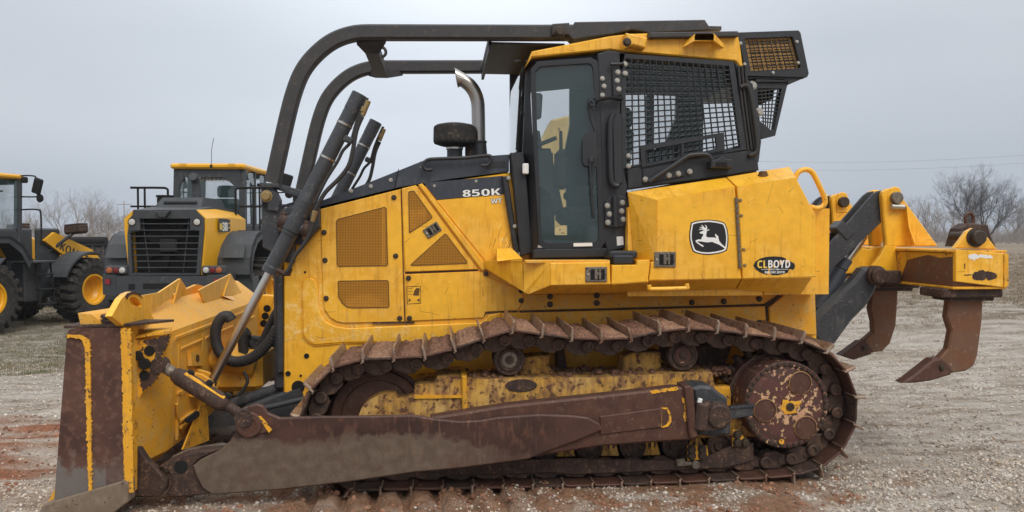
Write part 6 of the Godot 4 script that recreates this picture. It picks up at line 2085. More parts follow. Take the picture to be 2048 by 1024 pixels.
	b.slab([s0 + d * (l * 0.25) + nrm * 0.052 + Vector3(0, 0, 0.02), s0 + d * (l * 0.75) + nrm * 0.050 + Vector3(0, 0, 0.02), s0 + d * (l * 0.75) + nrm * 0.040 + Vector3(0, 0, 0.045), s0 + d * (l * 0.25) + nrm * 0.042 + Vector3(0, 0, 0.045)], nrm * 0.004)
	obj("worn_edge", b, M.yellow_worn, strut)
	b = Mb.new()
	b.lathe([0.0, -0.05, 0.05, -0.05, 0.05, 0.05, 0.0, 0.05], s0 - d * 0.02, Vector3.BACK, 16)
	b.lathe([0.0, -0.05, 0.06, -0.05, 0.06, 0.05, 0.0, 0.05], s1 + d * 0.03, Vector3.BACK, 16)
	obj("strut_eye", b, M.dark_rust, strut)
	# far arm and the cross braces under the nose
	b = Mb.new()
	b.beam([Vector3(-1.9, 0.35, -1.52), Vector3(0.3, 0.48, -1.52), Vector3(2.2, 0.66, -1.52)], 0.12, 0.30, Vector3.BACK)
	obj("push_arm", b, M.rust, dozer)
	b = Mb.new()
	b.rod(Vector3(-1.723, 0.373, 0.4), Vector3(-1.21, 0.536, 0.4), 0.045, -1, 10)
	b.rod(Vector3(-1.48, 0.379, 0.7), Vector3(-1.07, 0.469, 0.7), 0.022, -1, 8)
	b.box(Vector3(-1.352, 0.41, 0.3), Vector3(0.5, 0.10, 0.5), Basis(Vector3.BACK, 0.35), 0.02)
	obj("nose_brace", b, M.charcoal, dozer)

# --- blade
func dozer_blade() -> void:
	# moldboard and its box back: one section carried across, wings swung forwards
	var b := Mb.new()
	var prof := [[-2.42, 0.02], [-2.36, 0.03], [-2.02, 0.16], [-1.93, 0.24], [-1.90, 0.60], [-1.89, 1.00], [-1.90, 1.075], [-2.12, 1.25], [-2.20, 1.26], [-2.15, 1.0], [-2.12, 0.7], [-2.20, 0.35]]
	var rings := []
	for s in [[-1.78, -0.10], [-1.25, 0.0], [1.25, 0.0], [1.74, -0.10]]:
		rings.append(prof.map(func(q): return Vector3(q[0] + s[1], q[1], s[0])))
	b.loft(rings)
	var blade := obj("blade", b, M.yellow_worn, dozer)
	blade.material_override = M.yellow_dusty
	b = Mb.new()
	b.plate([-2.343, 1.135, -2.33, 1.16, -2.262, 1.172, -2, 1.172, -1.987, 1.03, -1.987, 0.124, -2.437, 0.077], 1.745, 1.80, 0.006)
	var plate := obj("end_plate", b, M.end_plate_paint, blade)
	b = Mb.new()
	b.plate(ragged([-2.333, 1.134, -2.257, 1.128, -2.221, 1.109, -2.199, 1.076, -2.199, 0.794, -2.201, 0.151, -2.221, 0.139, -2.227, 0.496, -2.23, 1.047, -2.244, 1.095, -2.267, 1.11, -2.336, 1.114], 0.006, 3), 1.795, 1.812)
	b.plate(ragged([-2.015, 1.166, -1.955, 1.165, -1.951, 0.126, -2.005, 0.128], 0.006, 5), 1.797, 1.808)
	obj("weld_edge", b, M.yellow_worn, plate)
	b = Mb.new()
	b.plate([-2.497, 0.061, -2.425, 0.09, -1.996, 0.207, -1.979, 0.184, -1.98, 0.07, -2.066, 0.003, -2.462, -0.01, -2.515, 0.011], 1.70, 1.825, 0.008)
	obj("end_bit", b, M.dry_mud, plate)
	# rear flange of the end plate
	b = Mb.new()
	b.slab([Vector3(-1.985, 1.17, 1.80), Vector3(-1.985, 1.17, 1.60), Vector3(-1.985, 0.10, 1.66), Vector3(-1.985, 0.10, 1.80)], Vector3(-0.03, 0, 0))
	obj("end_flange", b, M.yellow_worn, plate)
	# strut bracket: plate with holes, cap on top
	b = Mb.new()
	b.plate([-2.058, 1.066, -1.91, 1.076, -1.773, 1.109, -1.78, 1.062, -1.823, 0.97, -1.847, 0.846, -1.884, 0.788, -1.952, 0.721, -1.993, 0.648, -2.024, 0.54, -2.048, 0.54], 1.60, 1.64, 0.006)
	b.plate([-2.138, 1.039, -1.984, 1.05, -1.842, 1.084, -1.848, 1.035, -1.893, 0.94, -1.918, 0.811, -1.957, 0.751, -2.027, 0.681, -2.07, 0.605, -2.102, 0.493, -2.127, 0.493], 1.40, 1.44, 0.006)
	var br := obj("strut_bracket", b, M.yellow_worn, blade)
	b = Mb.new()
	b.plate(ragged([-1.941, 1.065, -1.775, 1.106, -1.781, 1.063, -1.821, 0.971, -1.845, 0.847, -1.883, 0.789, -1.946, 0.733, -1.968, 0.803, -1.912, 0.848, -1.881, 0.91, -1.865, 0.987, -1.909, 1.031], 0.008, 7), 1.63, 1.6435)
	obj("bare_patch", b, M.dark_rust, br)
	b = Mb.new()
	b.slab([Vector3(-2.053, 1.072, 1.66), Vector3(-1.766, 1.117, 1.66), Vector3(-1.836, 1.113, 1.42), Vector3(-2.145, 1.097, 1.42)], Vector3(0, 0.014, 0))
	obj("bracket_cap", b, M.yellow_worn, br)
	b = Mb.new()
	b.rod(Vector3(-1.969, 0.973, 1.645), Vector3(-1.969, 0.973, 1.645) + Vector3(0, 0, 0.03), 0.030, -1, 16)
	b.rod(Vector3(-1.928, 0.917, 1.645), Vector3(-1.928, 0.917, 1.645) + Vector3(0, 0, 0.03), 0.036, -1, 16)
	b.box(Vector3(-1.943, 0.947, 1.66), Vector3(0.08, 0.04, 0.02), Basis(Vector3.BACK, -0.9), 0.008)
	obj("pin_keeper", b, M.void_black, br)
	for q in [Vector3(-1.902, 1, 1.645), Vector3(-1.935, 0.838, 1.645)]:
		b = Mb.new()
		b.lathe([0.034, 0.0, 0.034, 0.002, 0.0, 0.002], q, Vector3.BACK, 18)
		obj("bracket_hole", b, M.void_black, br)
	# lower corner where the arm hooks on
	b = Mb.new()
	b.plate([-2.029, 0.519, -1.998, 0.378, -1.943, 0.283, -1.832, 0.167, -1.813, 0.131, -1.823, 0.068, -1.864, 0.027, -2.021, 0.032, -2.043, 0.067], 1.55, 1.62, 0.01)
	obj("lower_bracket", b, M.dark_rust, blade)
	b = Mb.new()
	b.plate(ragged([-2.049, 0.664, -2.024, 0.54, -2.02, 0.415, -2.001, 0.306, -2.013, 0.042, -2.037, 0.039, -2.048, 0.292, -2.037, 0.447], 0.008, 8), 1.62, 1.645)
	obj("weld_edge", b, M.yellow_worn, blade)
	# cap with threaded post on the corner
	b = Mb.new()
	b.slab([Vector3(-2.36, 1.17, 1.80), Vector3(-1.95, 1.18, 1.80), Vector3(-1.80, 1.17, 1.48), Vector3(-2.36, 1.17, 1.40)], Vector3(0, 0.016, 0))
	var cap := obj("corner_cap", b, M.dark_rust, blade)
	b = Mb.new()
	var pc: Vector3 = Vector3(-2.101, 1.175, 1.72)
	pc.y = 1.186
	b.lathe([0.075, -0.03, 0.075, 0.0, 0.058, 0.002, 0.058, 0.018, 0.064, 0.020, 0.064, 0.030, 0.056, 0.032, 0.056, 0.042, 0.066, 0.044, 0.066, 0.058, 0.06, 0.064, 0.0, 0.064], pc, Vector3.UP, 22)
	obj("threaded_post", b, M.dark_rust, cap)
	# lifting eye on the top edge
	b = Mb.new()
	var eo := [Vector3(-2, 1.261, 1.971), Vector3(-2, 1.355, 1.822), Vector3(-2, 1.38, 1.74), Vector3(-2, 1.387, 1.656), Vector3(-2, 1.366, 1.531), Vector3(-2, 1.29, 1.422), Vector3(-2, 1.088, 1.202), Vector3(-2, 1.154, 1.739)]
	var ei := [Vector3(-2, 1.312, 1.687), Vector3(-2, 1.338, 1.709), Vector3(-2, 1.351, 1.686), Vector3(-2, 1.352, 1.62), Vector3(-2, 1.332, 1.567), Vector3(-2, 1.29, 1.504), Vector3(-2, 1.271, 1.517), Vector3(-2, 1.289, 1.602)]
	for k in 8:
		var j := (k + 1) % 8
		b.slab([eo[k], eo[j], ei[j], ei[k]], Vector3(-0.04, 0, 0))
	var eye := obj("lifting_eye", b, M.yellow, blade)
	b = Mb.new()
	b.slab([Vector3(-1.995, 1.369, 1.77), Vector3(-1.995, 1.383, 1.744), Vector3(-1.995, 1.388, 1.669), Vector3(-1.995, 1.367, 1.544), Vector3(-1.995, 1.331, 1.491), Vector3(-1.995, 1.351, 1.535), Vector3(-1.995, 1.366, 1.594), Vector3(-1.995, 1.372, 1.66), Vector3(-1.995, 1.365, 1.717), Vector3(-1.995, 1.345, 1.745)], Vector3(-0.004, 0, 0))
	obj("worn_rim", b, M.rust, eye)
	# folded spill guards along the top
	for q in [[[Vector3(-2.04, 1.345, 1.649), Vector3(-2.04, 1.341, 1.395), Vector3(-2.04, 1.337, 1.069), Vector3(-2.04, 1.412, 0.623), Vector3(-2.04, 1.277, 0.805), Vector3(-2.04, 1.219, 1.186), Vector3(-2.04, 1.209, 1.209), Vector3(-2.04, 1.281, 1.614)], Vector3(-2.04, 1.412, 0.61), Vector3(-2.2, 1.233, -0.13), Vector3(-2.08, 1.204, 0.656)], [[Vector3(-2.02, 1.291, 0.217), Vector3(-2.02, 1.311, 0.03), Vector3(-2.02, 1.375, -0.735), Vector3(-2.02, 1.186, -0.478), Vector3(-2.02, 1.111, 0.01), Vector3(-2.02, 1.163, 0.063)], Vector3(-2.02, 1.378, -0.749), Vector3(-2.22, 1.208, -1.75), Vector3(-2.02, 1.186, -0.478)]]:
		b = Mb.new()
		b.slab(q[0], Vector3(-0.014, 0, 0))
		b.slab([q[1], q[2], q[3]], Vector3(-0.014, 0, 0.0))
		obj("spill_guard", b, M.yellow, blade)
	b = Mb.new()
	b.slab([Vector3(-2.12, 1.233, 1.132), Vector3(-2.12, 1.322, -0.058), Vector3(-2.12, 1.08, -1.8), Vector3(-2.12, 1.017, -1.55), Vector3(-2.12, 1.058, -0.327), Vector3(-2.12, 1.02, 0.834)], Vector3(-0.03, 0, 0))
	obj("spill_plate", b, M.yellow_dusty, blade)
	b = Mb.new()
	b.slab([Vector3(-2.1, 1.197, 0.524), Vector3(-2.1, 1.077, 0.27), Vector3(-2.1, 1.084, 0.437), Vector3(-2.1, 1.182, 0.635)], Vector3(0.003, 0, 0))
	b.slab([Vector3(-2.1, 1.206, 0.166), Vector3(-2.1, 1.072, -0.147), Vector3(-2.1, 1.075, 0.016), Vector3(-2.1, 1.194, 0.314)], Vector3(0.003, 0, 0))
	obj("scuffed_patch", b, M.latch_grey, blade)
	b = Mb.new()
	b.slab([Vector3(-2.02, 1.371, -0.735), Vector3(-2.02, 1.125, -1.235), Vector3(-1.92, 1.053, -0.921), Vector3(-2, 1.19, -0.425)], Vector3(-0.012, 0, 0))
	obj("spill_guard_side", b, M.yellow, blade)
	# pressed frames and ribs on the back
	b = Mb.new()
	for q in [[1.02, 1.2, -0.9, 0.02], [0.62, 1.15, 0.55, 0.014], [0.36, 1.1, 0.6, 0.014]]:
		b.beam([Vector3(-1.893, q[0], q[1]), Vector3(-1.893, q[0] - 0.01, q[2])], q[3] * 1.4, 0.02, Vector3.UP, 0.004)
	for z in [1.12, 0.56, 0.15, -0.35]:
		b.beam([Vector3(-1.897, 0.97, z), Vector3(-1.912, 0.28, z)], 0.03, 0.02, Vector3.BACK, 0.004)
	b.pipe(bent([Vector3(-1.89, 0.55, 1.18), Vector3(-1.90, 0.42, 1.12), Vector3(-1.92, 0.30, 0.98), Vector3(-1.93, 0.27, 0.92)], 4), 0.012, 6)
	b.pipe(bent([Vector3(-1.93, 0.29, 0.95), Vector3(-1.91, 0.38, 0.72), Vector3(-1.90, 0.48, 0.64)], 4), 0.010, 6)
	obj("back_rib", b, M.yellow_dusty, blade)
	for q in [[1.08, 0.60, 0.93, 0.66], [1.08, 0.60, 0.60, 0.40], [0.50, -0.30, 0.93, 0.40], [-0.45, -1.1, 0.93, 0.40]]:
		b = Mb.new()
		var f := 0.03
		for e in [[q[0], q[2], q[1], q[2]], [q[0], q[3], q[1], q[3]]]:
			b.beam([Vector3(-1.893 - (1.0 - e[1]) * 0.02, e[1], e[0]), Vector3(-1.893 - (1.0 - e[1]) * 0.02, e[1], e[2])], 0.018, f, Vector3.UP, 0.004)
		obj("pressed_frame", b, M.yellow_dusty, blade)
	b = Mb.new()
	b.slab([Vector3(-1.87, 0.167, 0.896), Vector3(-1.87, 0.214, 1.157), Vector3(-1.87, 0.458, 0.715), Vector3(-1.87, 0.369, 0.569), Vector3(-1.87, 0.115, 0.535)], Vector3(0.012, 0, 0))
	obj("rusty_strap", b, M.yellow_worn, blade)
	b = Mb.new()
	b.slab([Vector3(-1.86, 0.889, 0.945), Vector3(-1.86, 0.845, 0.627), Vector3(-1.86, 0.728, 0.619), Vector3(-1.86, 0.779, 0.938)], Vector3(-0.03, 0, 0))
	var tab := obj("slotted_tab", b, M.yellow_dusty, blade)
	b = Mb.new()
	b.slab([Vector3(-1.858, 0.842, 0.843), Vector3(-1.858, 0.845, 0.798), Vector3(-1.858, 0.826, 0.764), Vector3(-1.858, 0.789, 0.765), Vector3(-1.858, 0.786, 0.811), Vector3(-1.858, 0.806, 0.844)], Vector3(0.002, 0, 0))
	obj("tab_slot", b, M.mesh_yellow, tab)
	b = Mb.new()
	b.slab([Vector3(-1.86, 0.426, 1.104), Vector3(-1.86, 0.426, 0.863), Vector3(-1.86, 0.397, 0.819), Vector3(-1.86, 0.378, 0.842), Vector3(-1.86, 0.381, 1.059), Vector3(-1.86, 0.403, 1.11)], Vector3(0.02, 0, 0))
	obj("pin_keeper", b, M.void_black, blade)
	# brackets for the lift rods
	for far in [1.0, -1.0]:
		b = Mb.new()
		for o in [0.06, -0.06]:
			b.plate([-1.93, 0.74, -1.80, 0.70, -1.73, 0.65, -1.715, 0.60, -1.74, 0.55, -1.82, 0.52, -1.93, 0.54], 0.80 * far + o - 0.014, 0.80 * far + o + 0.014, 0.005)
		var lug := obj("lift_lug", b, M.yellow_dusty, blade)
		b = Mb.new()
		var q: Vector3 = Vector3(-1.769, 0.613, 0.8)
		b.rod(Vector3(q.x, q.y, 0.80 * far - 0.10), Vector3(q.x, q.y, 0.80 * far + 0.10), 0.036, -1, 12)
		obj("lift_pin", b, M.void_black, lug)
	# spring-like wrapped hoses looping from the nose to the blade
	for p in [[Vector3(-1.699, 1.065, 0.45), Vector3(-1.725, 1.096, 0.45), Vector3(-1.768, 1.089, 0.45), Vector3(-1.805, 1.041, 0.45), Vector3(-1.825, 0.965, 0.45), Vector3(-1.82, 0.879, 0.45), Vector3(-1.789, 0.802, 0.45), Vector3(-1.725, 0.743, 0.45), Vector3(-1.651, 0.727, 0.45), Vector3(-1.557, 0.748, 0.45), Vector3(-1.473, 0.807, 0.45), Vector3(-1.397, 0.893, 0.45), Vector3(-1.334, 1.007, 0.45)], [Vector3(-1.614, 0.943, 0.25), Vector3(-1.647, 0.917, 0.25), Vector3(-1.659, 0.848, 0.25), Vector3(-1.652, 0.769, 0.25), Vector3(-1.635, 0.689, 0.25), Vector3(-1.626, 0.63, 0.25)]]:
		b = Mb.new()
		var c := bent(p, 5)
		b.pipe(c, 0.036, 10)
		for k in range(1, c.size() - 1):
			var dd: Vector3 = ((c[k + 1] as Vector3) - c[k - 1]).normalized()
			b.lathe([0.036, -0.010, 0.044, -0.007, 0.044, 0.007, 0.036, 0.010], c[k], dd, 12)
		obj("wrapped_hose", b, M.hose_rubber, dozer)
	b = Mb.new()
	b.pipe(bent([Vector3(-1.665, 0.931, 0.2), Vector3(-1.617, 0.861, 0.2), Vector3(-1.569, 0.8, 0.2), Vector3(-1.51, 0.859, 0.2), Vector3(-1.421, 1.058, 0.2), Vector3(-1.382, 1.118, 0.2)], 4), 0.035, 8)
	b.pipe(bent([Vector3(-1.622, 0.867, 0.1), Vector3(-1.503, 0.845, 0.1), Vector3(-1.405, 0.803, 0.1)], 4), 0.03, 8)
	b.pipe(bent([Vector3(-1.592, 0.654, 0.5), Vector3(-1.565, 0.577, 0.5), Vector3(-1.603, 0.501, 0.5), Vector3(-1.641, 0.464, 0.5)], 4), 0.014, 8)
	obj("hose", b, M.hose_rubber, dozer)
	# far end bracket seen under the hoses
	b = Mb.new()
	b.plate([-2.1, 1.111, -1.857, 1.12, -1.71, 1.098, -1.711, 1.003, -1.735, 0.475, -1.835, 0.2, -1.951, 0.113, -2.035, 0.304, -1.977, 0.73, -1.984, 1.005, -2.089, 1.031], -1.56, -1.50, 0.01)
	var fb := obj("far_bracket", b, M.yellow, blade)
	for q in [Vector3(-1.85, 0.972, -1.498), Vector3(-1.87, 0.892, -1.498), Vector3(-1.886, 0.814, -1.498)]:
		b = Mb.new()
		b.lathe([0.038, 0.0, 0.038, 0.002, 0.0, 0.002], q, Vector3.BACK, 16)
		obj("bracket_hole", b, M.void_black, fb)
	b = Mb.new()
	b.box(Vector3(-1.70, 0.62, -0.05), Vector3(0.4, 0.35, 0.7), Basis.IDENTITY, 0.05)
	b.rod(Vector3(-1.9, 0.75, 0.3), Vector3(-1.55, 0.65, 0.3), 0.10, 0.08, 16)
	obj("centre_yoke", b, M.yellow_dusty, dozer)
	b = Mb.new()
	b.slab([Vector3(-1.88, 0.30, 0.5), Vector3(-1.0, 0.42, 0.6), Vector3(-1.0, 0.42, -0.6), Vector3(-1.88, 0.30, -0.5)], Vector3(0, -0.1, 0))
	obj("nose_guard", b, M.charcoal, dozer)

# --- ripper
func dozer_ripper() -> void:
	var b := Mb.new()
	b.box(Vector3(4.135, 1.485, 0), Vector3(0.40, 0.27, 2.44), Basis.IDENTITY, 0.01)
	var beam := obj("ripper_beam", b, M.dark_rust, dozer)
	beam.material_override = M.shank_steel
	b = Mb.new()
	b.box(Vector3(4.135, 1.625, 0), Vector3(0.44, 0.02, 2.48), Basis.IDENTITY, 0.004)
	b.box(Vector3(4.135, 1.343, 0), Vector3(0.44, 0.02, 2.48), Basis.IDENTITY, 0.004)
	obj("beam_flange", b, M.yellow_worn, beam)
	b = Mb.new()
	b.plate([3.922, 1.641, 4.344, 1.609, 4.349, 1.366, 4.325, 1.346, 3.927, 1.395], 1.215, 1.255, 0.005)
	var cap := obj("beam_end", b, M.yellow, beam)
	b = Mb.new()
	b.plate(ragged([4.053, 1.447, 4.075, 1.468, 4.13, 1.479, 4.186, 1.475, 4.243, 1.46, 4.261, 1.441, 4.255, 1.418, 4.21, 1.405, 4.098, 1.404, 4.059, 1.421], 0.014, 9, 0.012), 1.25, 1.2575)
	b.plate([3.991, 1.448, 4.05, 1.451, 4.05, 1.442, 3.993, 1.44], 1.25, 1.257)
	b.plate([3.991, 1.532, 4, 1.534, 3.998, 1.49, 3.993, 1.49], 1.25, 1.257)
	obj("bare_patch", b, M.dark_rust, cap)
	b = Mb.new()
	b.plate(ragged([4.022, 1.581, 4.05, 1.602, 4.117, 1.606, 4.195, 1.6, 4.227, 1.58, 4.22, 1.572, 4.151, 1.576, 4.084, 1.572, 4.039, 1.566], 0.010, 10, 0.012), 1.25, 1.2572)
	obj("scraped_patch", b, M.plain_white, cap)
	b = Mb.new()
	b.plate([4.312, 1.61, 4.345, 1.606, 4.35, 1.359, 4.317, 1.351], 1.20, 1.265)
	obj("end_rim", b, M.yellow_worn, cap)
	# yellow paint left along the near run of the front face
	b = Mb.new()
	b.slab([Vector3(3.934, 1.61, 0.50), Vector3(3.934, 1.61, 1.2), Vector3(3.934, 1.585, 1.2), Vector3(3.934, 1.57, 1.05), Vector3(3.934, 1.59, 0.9), Vector3(3.934, 1.565, 0.75), Vector3(3.934, 1.54, 0.62), Vector3(3.934, 1.36, 0.52)], Vector3(-0.002, 0, 0))
	b.slab([Vector3(3.934, 1.61, 0.30), Vector3(3.934, 1.61, 0.62), Vector3(3.934, 1.50, 0.60), Vector3(3.934, 1.40, 0.54), Vector3(3.934, 1.36, 0.3)], Vector3(-0.0035, 0, 0))
	obj("left_paint", b, M.yellow_worn, beam)
	# towers
	for far in [1.0, -1.0]:
		var z: float = 0.44 * far
		b = Mb.new()
		b.plate([3.791, 2.094, 3.799, 2.124, 3.826, 2.147, 3.871, 2.157, 3.916, 2.148, 3.946, 2.12, 3.972, 2.082, 4.312, 1.654, 3.928, 1.65, 3.836, 1.65, 3.813, 1.864], z - 0.03, z + 0.03, 0.01)
		b.plate([3.836, 1.65, 3.928, 1.65, 3.933, 1.502, 3.932, 1.406, 3.832, 1.407, 3.722, 1.402, 3.546, 1.408, 3.56, 1.462, 3.694, 1.636, 3.779, 1.627], z - 0.16, z - 0.11, 0.01)
		b.plate([3.791, 2.094, 3.799, 2.124, 3.826, 2.147, 3.871, 2.157, 3.916, 2.148, 3.946, 2.12, 3.972, 2.082, 4.023, 1.959, 3.928, 1.65, 3.836, 1.65, 3.813, 1.864], z - 0.26, z - 0.20, 0.01)
		b.plate([3.828, 1.662, 3.93, 1.66, 3.94, 1.377, 3.907, 1.374, 3.731, 1.467, 3.684, 1.449, 3.78, 1.567], z - 0.02, z + 0.03, 0.008)
		var tower := obj("link_tower", b, M.yellow, dozer)
		b = Mb.new()
		b.slab([Vector3(3.973, 2.011, 0.47) * Vector3(1, 1, far) + Vector3(0, 0, 0.0 if far > 0 else 0.06), Vector3(3.981, 2.004, 0.52) * Vector3(1, 1, far), Vector3(3.994, 1.816, 0.54) * Vector3(1, 1, far), Vector3(4.035, 1.673, 0.56) * Vector3(1, 1, far), Vector3(4.059, 1.66, 0.47) * Vector3(1, 1, far)], Vector3(0.014, 0, 0))
		obj("tower_rib", b, M.yellow, tower)
		b = Mb.new()
		var pin: Vector3 = Vector3(3.903, 2.071, 0.47)
		pin.z = z
		b.plate([pin.x - 0.055, pin.y - 0.10, pin.x + 0.05, pin.y - 0.10, pin.x + 0.07, pin.y + 0.02, pin.x + 0.045, pin.y + 0.085, pin.x, pin.y + 0.10, pin.x - 0.045, pin.y + 0.085, pin.x - 0.065, pin.y + 0.02], z + 0.02, z + 0.04, 0.006)
		obj("pin_plate", b, M.yellow, tower)
		b = Mb.new()
		b.rod(pin + Vector3(0, 0, -0.3), pin + Vector3(0, 0, 0.085), 0.052, -1, 18)
		obj("link_pin", b, M.latch_grey if far > 0 else M.bolt_dark, tower)
		if far > 0:
			b = Mb.new()
			b.rod(pin + Vector3(-0.05, -0.075, 0.06), pin + Vector3(0.07, -0.08, 0.06), 0.026, -1, 10)
			obj("pin_clip", b, M.bolt_zinc, tower)
		# upper link of two plates
		b = Mb.new()
		for o in [-0.03, -0.17]:
			b.plate([3.735, 2.104, 3.779, 2.134, 3.832, 2.143, 3.836, 1.871, 3.779, 1.819, 3.629, 1.683, 3.202, 1.291, 3.188, 1.493], z + o - 0.025, z + o, 0.006)
		b.box(Vector3(3.487, 1.79, 0.35) * Vector3(1, 1, far), Vector3(0.1, 0.16, 0.14), Basis(Vector3.BACK, 0.78), 0.01)
		obj("upper_link", b, M.charcoal, dozer)
		# ripper cylinder
		var c0: Vector3 = Vector3(3.759, 1.747, 0.25)
		var c1: Vector3 = Vector3(3.573, 1.485, 0.25)
		var c2: Vector3 = Vector3(3.323, 1.082, 0.25)
		for q in [c0, c1, c2]:
			q.z *= far
		c0.z *= far
		c1.z *= far
		c2.z *= far
		b = Mb.new()
		b.rod(c1, c2, 0.075, -1, 20)
		b.rod(c1 - (c2 - c1).normalized() * 0.05, c1 + (c2 - c1).normalized() * 0.06, 0.082, -1, 20)
		var cyl := obj("ripper_cylinder", b, M.slate, dozer)
		b = Mb.new()
		b.rod(c0, c1, 0.036, -1, 16)
		obj("cylinder_rod", b, M.bright_steel, cyl)
		# lower frame
		b = Mb.new()
		b.plate([3.197, 1.035, 3.414, 1.243, 3.544, 1.369, 3.62, 1.463, 3.679, 1.478, 3.746, 1.431, 3.776, 1.367, 3.727, 1.241, 3.657, 1.136, 3.527, 1.01, 3.343, 0.763, 3.2, 0.845, 3.133, 0.93], 0.44 * far - 0.10, 0.44 * far + 0.05, 0.03)
		var low := obj("lower_link", b, M.charcoal, dozer)
		b = Mb.new()
		var lp: Vector3 = Vector3(3.724, 1.402, 0.55)
		lp.z = 0.55 * far
		b.lathe([0.0, -0.1, 0.085, -0.1, 0.085, -0.02, 0.07, -0.015, 0.07, 0.02, 0.055, 0.03, 0.0, 0.03], lp, Vector3.BACK, 20)
		b.box(lp + Vector3(0.12, -0.01, 0.0), Vector3(0.14, 0.11, 0.06), Basis.IDENTITY, 0.012)
		obj("lower_pin", b, M.dark_rust, low)
	b = Mb.new()
	b.box(Vector3(3.35, 0.95, 0), Vector3(0.5, 0.12, 0.8), Basis(Vector3.BACK, 0.7), 0.02)
	obj("link_cross_plate", b, M.slate, dozer)
	# shanks with replaceable points, and the pockets that hold them
	var heads := [1.05, 0.0]
	for k in 2:
		var z: float = heads[k]
		b = Mb.new()
		if k == 0:
			b.plate([3.989, 1.34, 4.279, 1.299, 4.274, 1.084, 4.24, 0.794, 4.211, 0.712, 4.141, 0.67, 4.021, 0.657, 3.916, 0.772, 3.989, 0.849, 4.016, 0.989, 3.977, 1.103, 3.991, 1.214], 1.01, 1.09, 0.012)
		else:
			b.plate([3.972, 1.269, 4.221, 1.276, 4.202, 0.906, 4.147, 0.741, 4.076, 0.673, 3.971, 0.657, 3.889, 0.777, 3.983, 0.853, 3.977, 0.949, 3.947, 1.064], -0.04, 0.04, 0.012)
		var shank := obj("ripper_shank", b, M.shank_steel, dozer)
		b = Mb.new()
		if k == 0:
			b.plate([3.916, 0.779, 3.962, 0.751, 4.008, 0.708, 4.009, 0.647, 3.837, 0.601, 3.714, 0.587, 3.596, 0.586, 3.673, 0.635, 3.859, 0.772], 0.99, 1.11, 0.015)
		else:
			b.plate([3.851, 0.768, 3.898, 0.772, 3.951, 0.707, 3.962, 0.648, 3.786, 0.595, 3.657, 0.638, 3.719, 0.674], -0.06, 0.06, 0.015)
		var point := obj("shank_point", b, M.rust, shank)
		bolt(point, Vector3(3.922, 0.708, 1.11) if k == 0 else Vector3(3.881, 0.703, 0.06), 0.02, M.bolt_dark, Vector3.BACK, "point_pin")
		b = Mb.new()
		b.box(Vector3(4.11, 1.30, z), Vector3(0.50, 0.07, 0.30), Basis.IDENTITY, 0.01)
		b.box(Vector3(4.13, 1.26, z), Vector3(0.38, 0.05, 0.22), Basis.IDENTITY, 0.01)
		obj("shank_pocket", b, M.dark_rust, beam)
	b = Mb.new()
	b.plate([4.039, 1.66, 4.082, 1.803, 4.152, 1.846, 4.318, 1.834, 4.336, 1.768, 4.393, 1.65], 0.94, 1.08, 0.012)
	var head := obj("shank_head", b, M.dark_rust, dozer)
	b = Mb.new()
	var rc: Vector3 = Vector3(4.213, 1.877, 1)
	var ring := []
	for i in 15:
		ring.append(rc + Vector3(cos(TAU * i / 14) * 0.035, sin(TAU * i / 14) * 0.05, 0))
	b.pipe(ring, 0.014, 6)
	obj("head_ring", b, M.rust, head)
	b = Mb.new()
	b.plate([3.938, 1.651, 3.989, 1.715, 4.04, 1.782, 4.088, 1.805, 4.144, 1.801, 4.189, 1.758, 4.292, 1.639], 1.17, 1.22, 0.008)
	var lug := obj("pocket_lug", b, M.yellow, dozer)
	b = Mb.new()
	b.rod(Vector3(4.105, 1.733, 1.22) - Vector3(0, 0, 0.25), Vector3(4.105, 1.733, 1.22) + Vector3(0, 0, 0.06), 0.055, -1, 18)
	b.lathe([0.075, 0.0, 0.075, 0.01, 0.05, 0.012], Vector3(4.105, 1.733, 1.22), Vector3.BACK, 20)
	obj("pocket_pin", b, M.bolt_dark, lug)


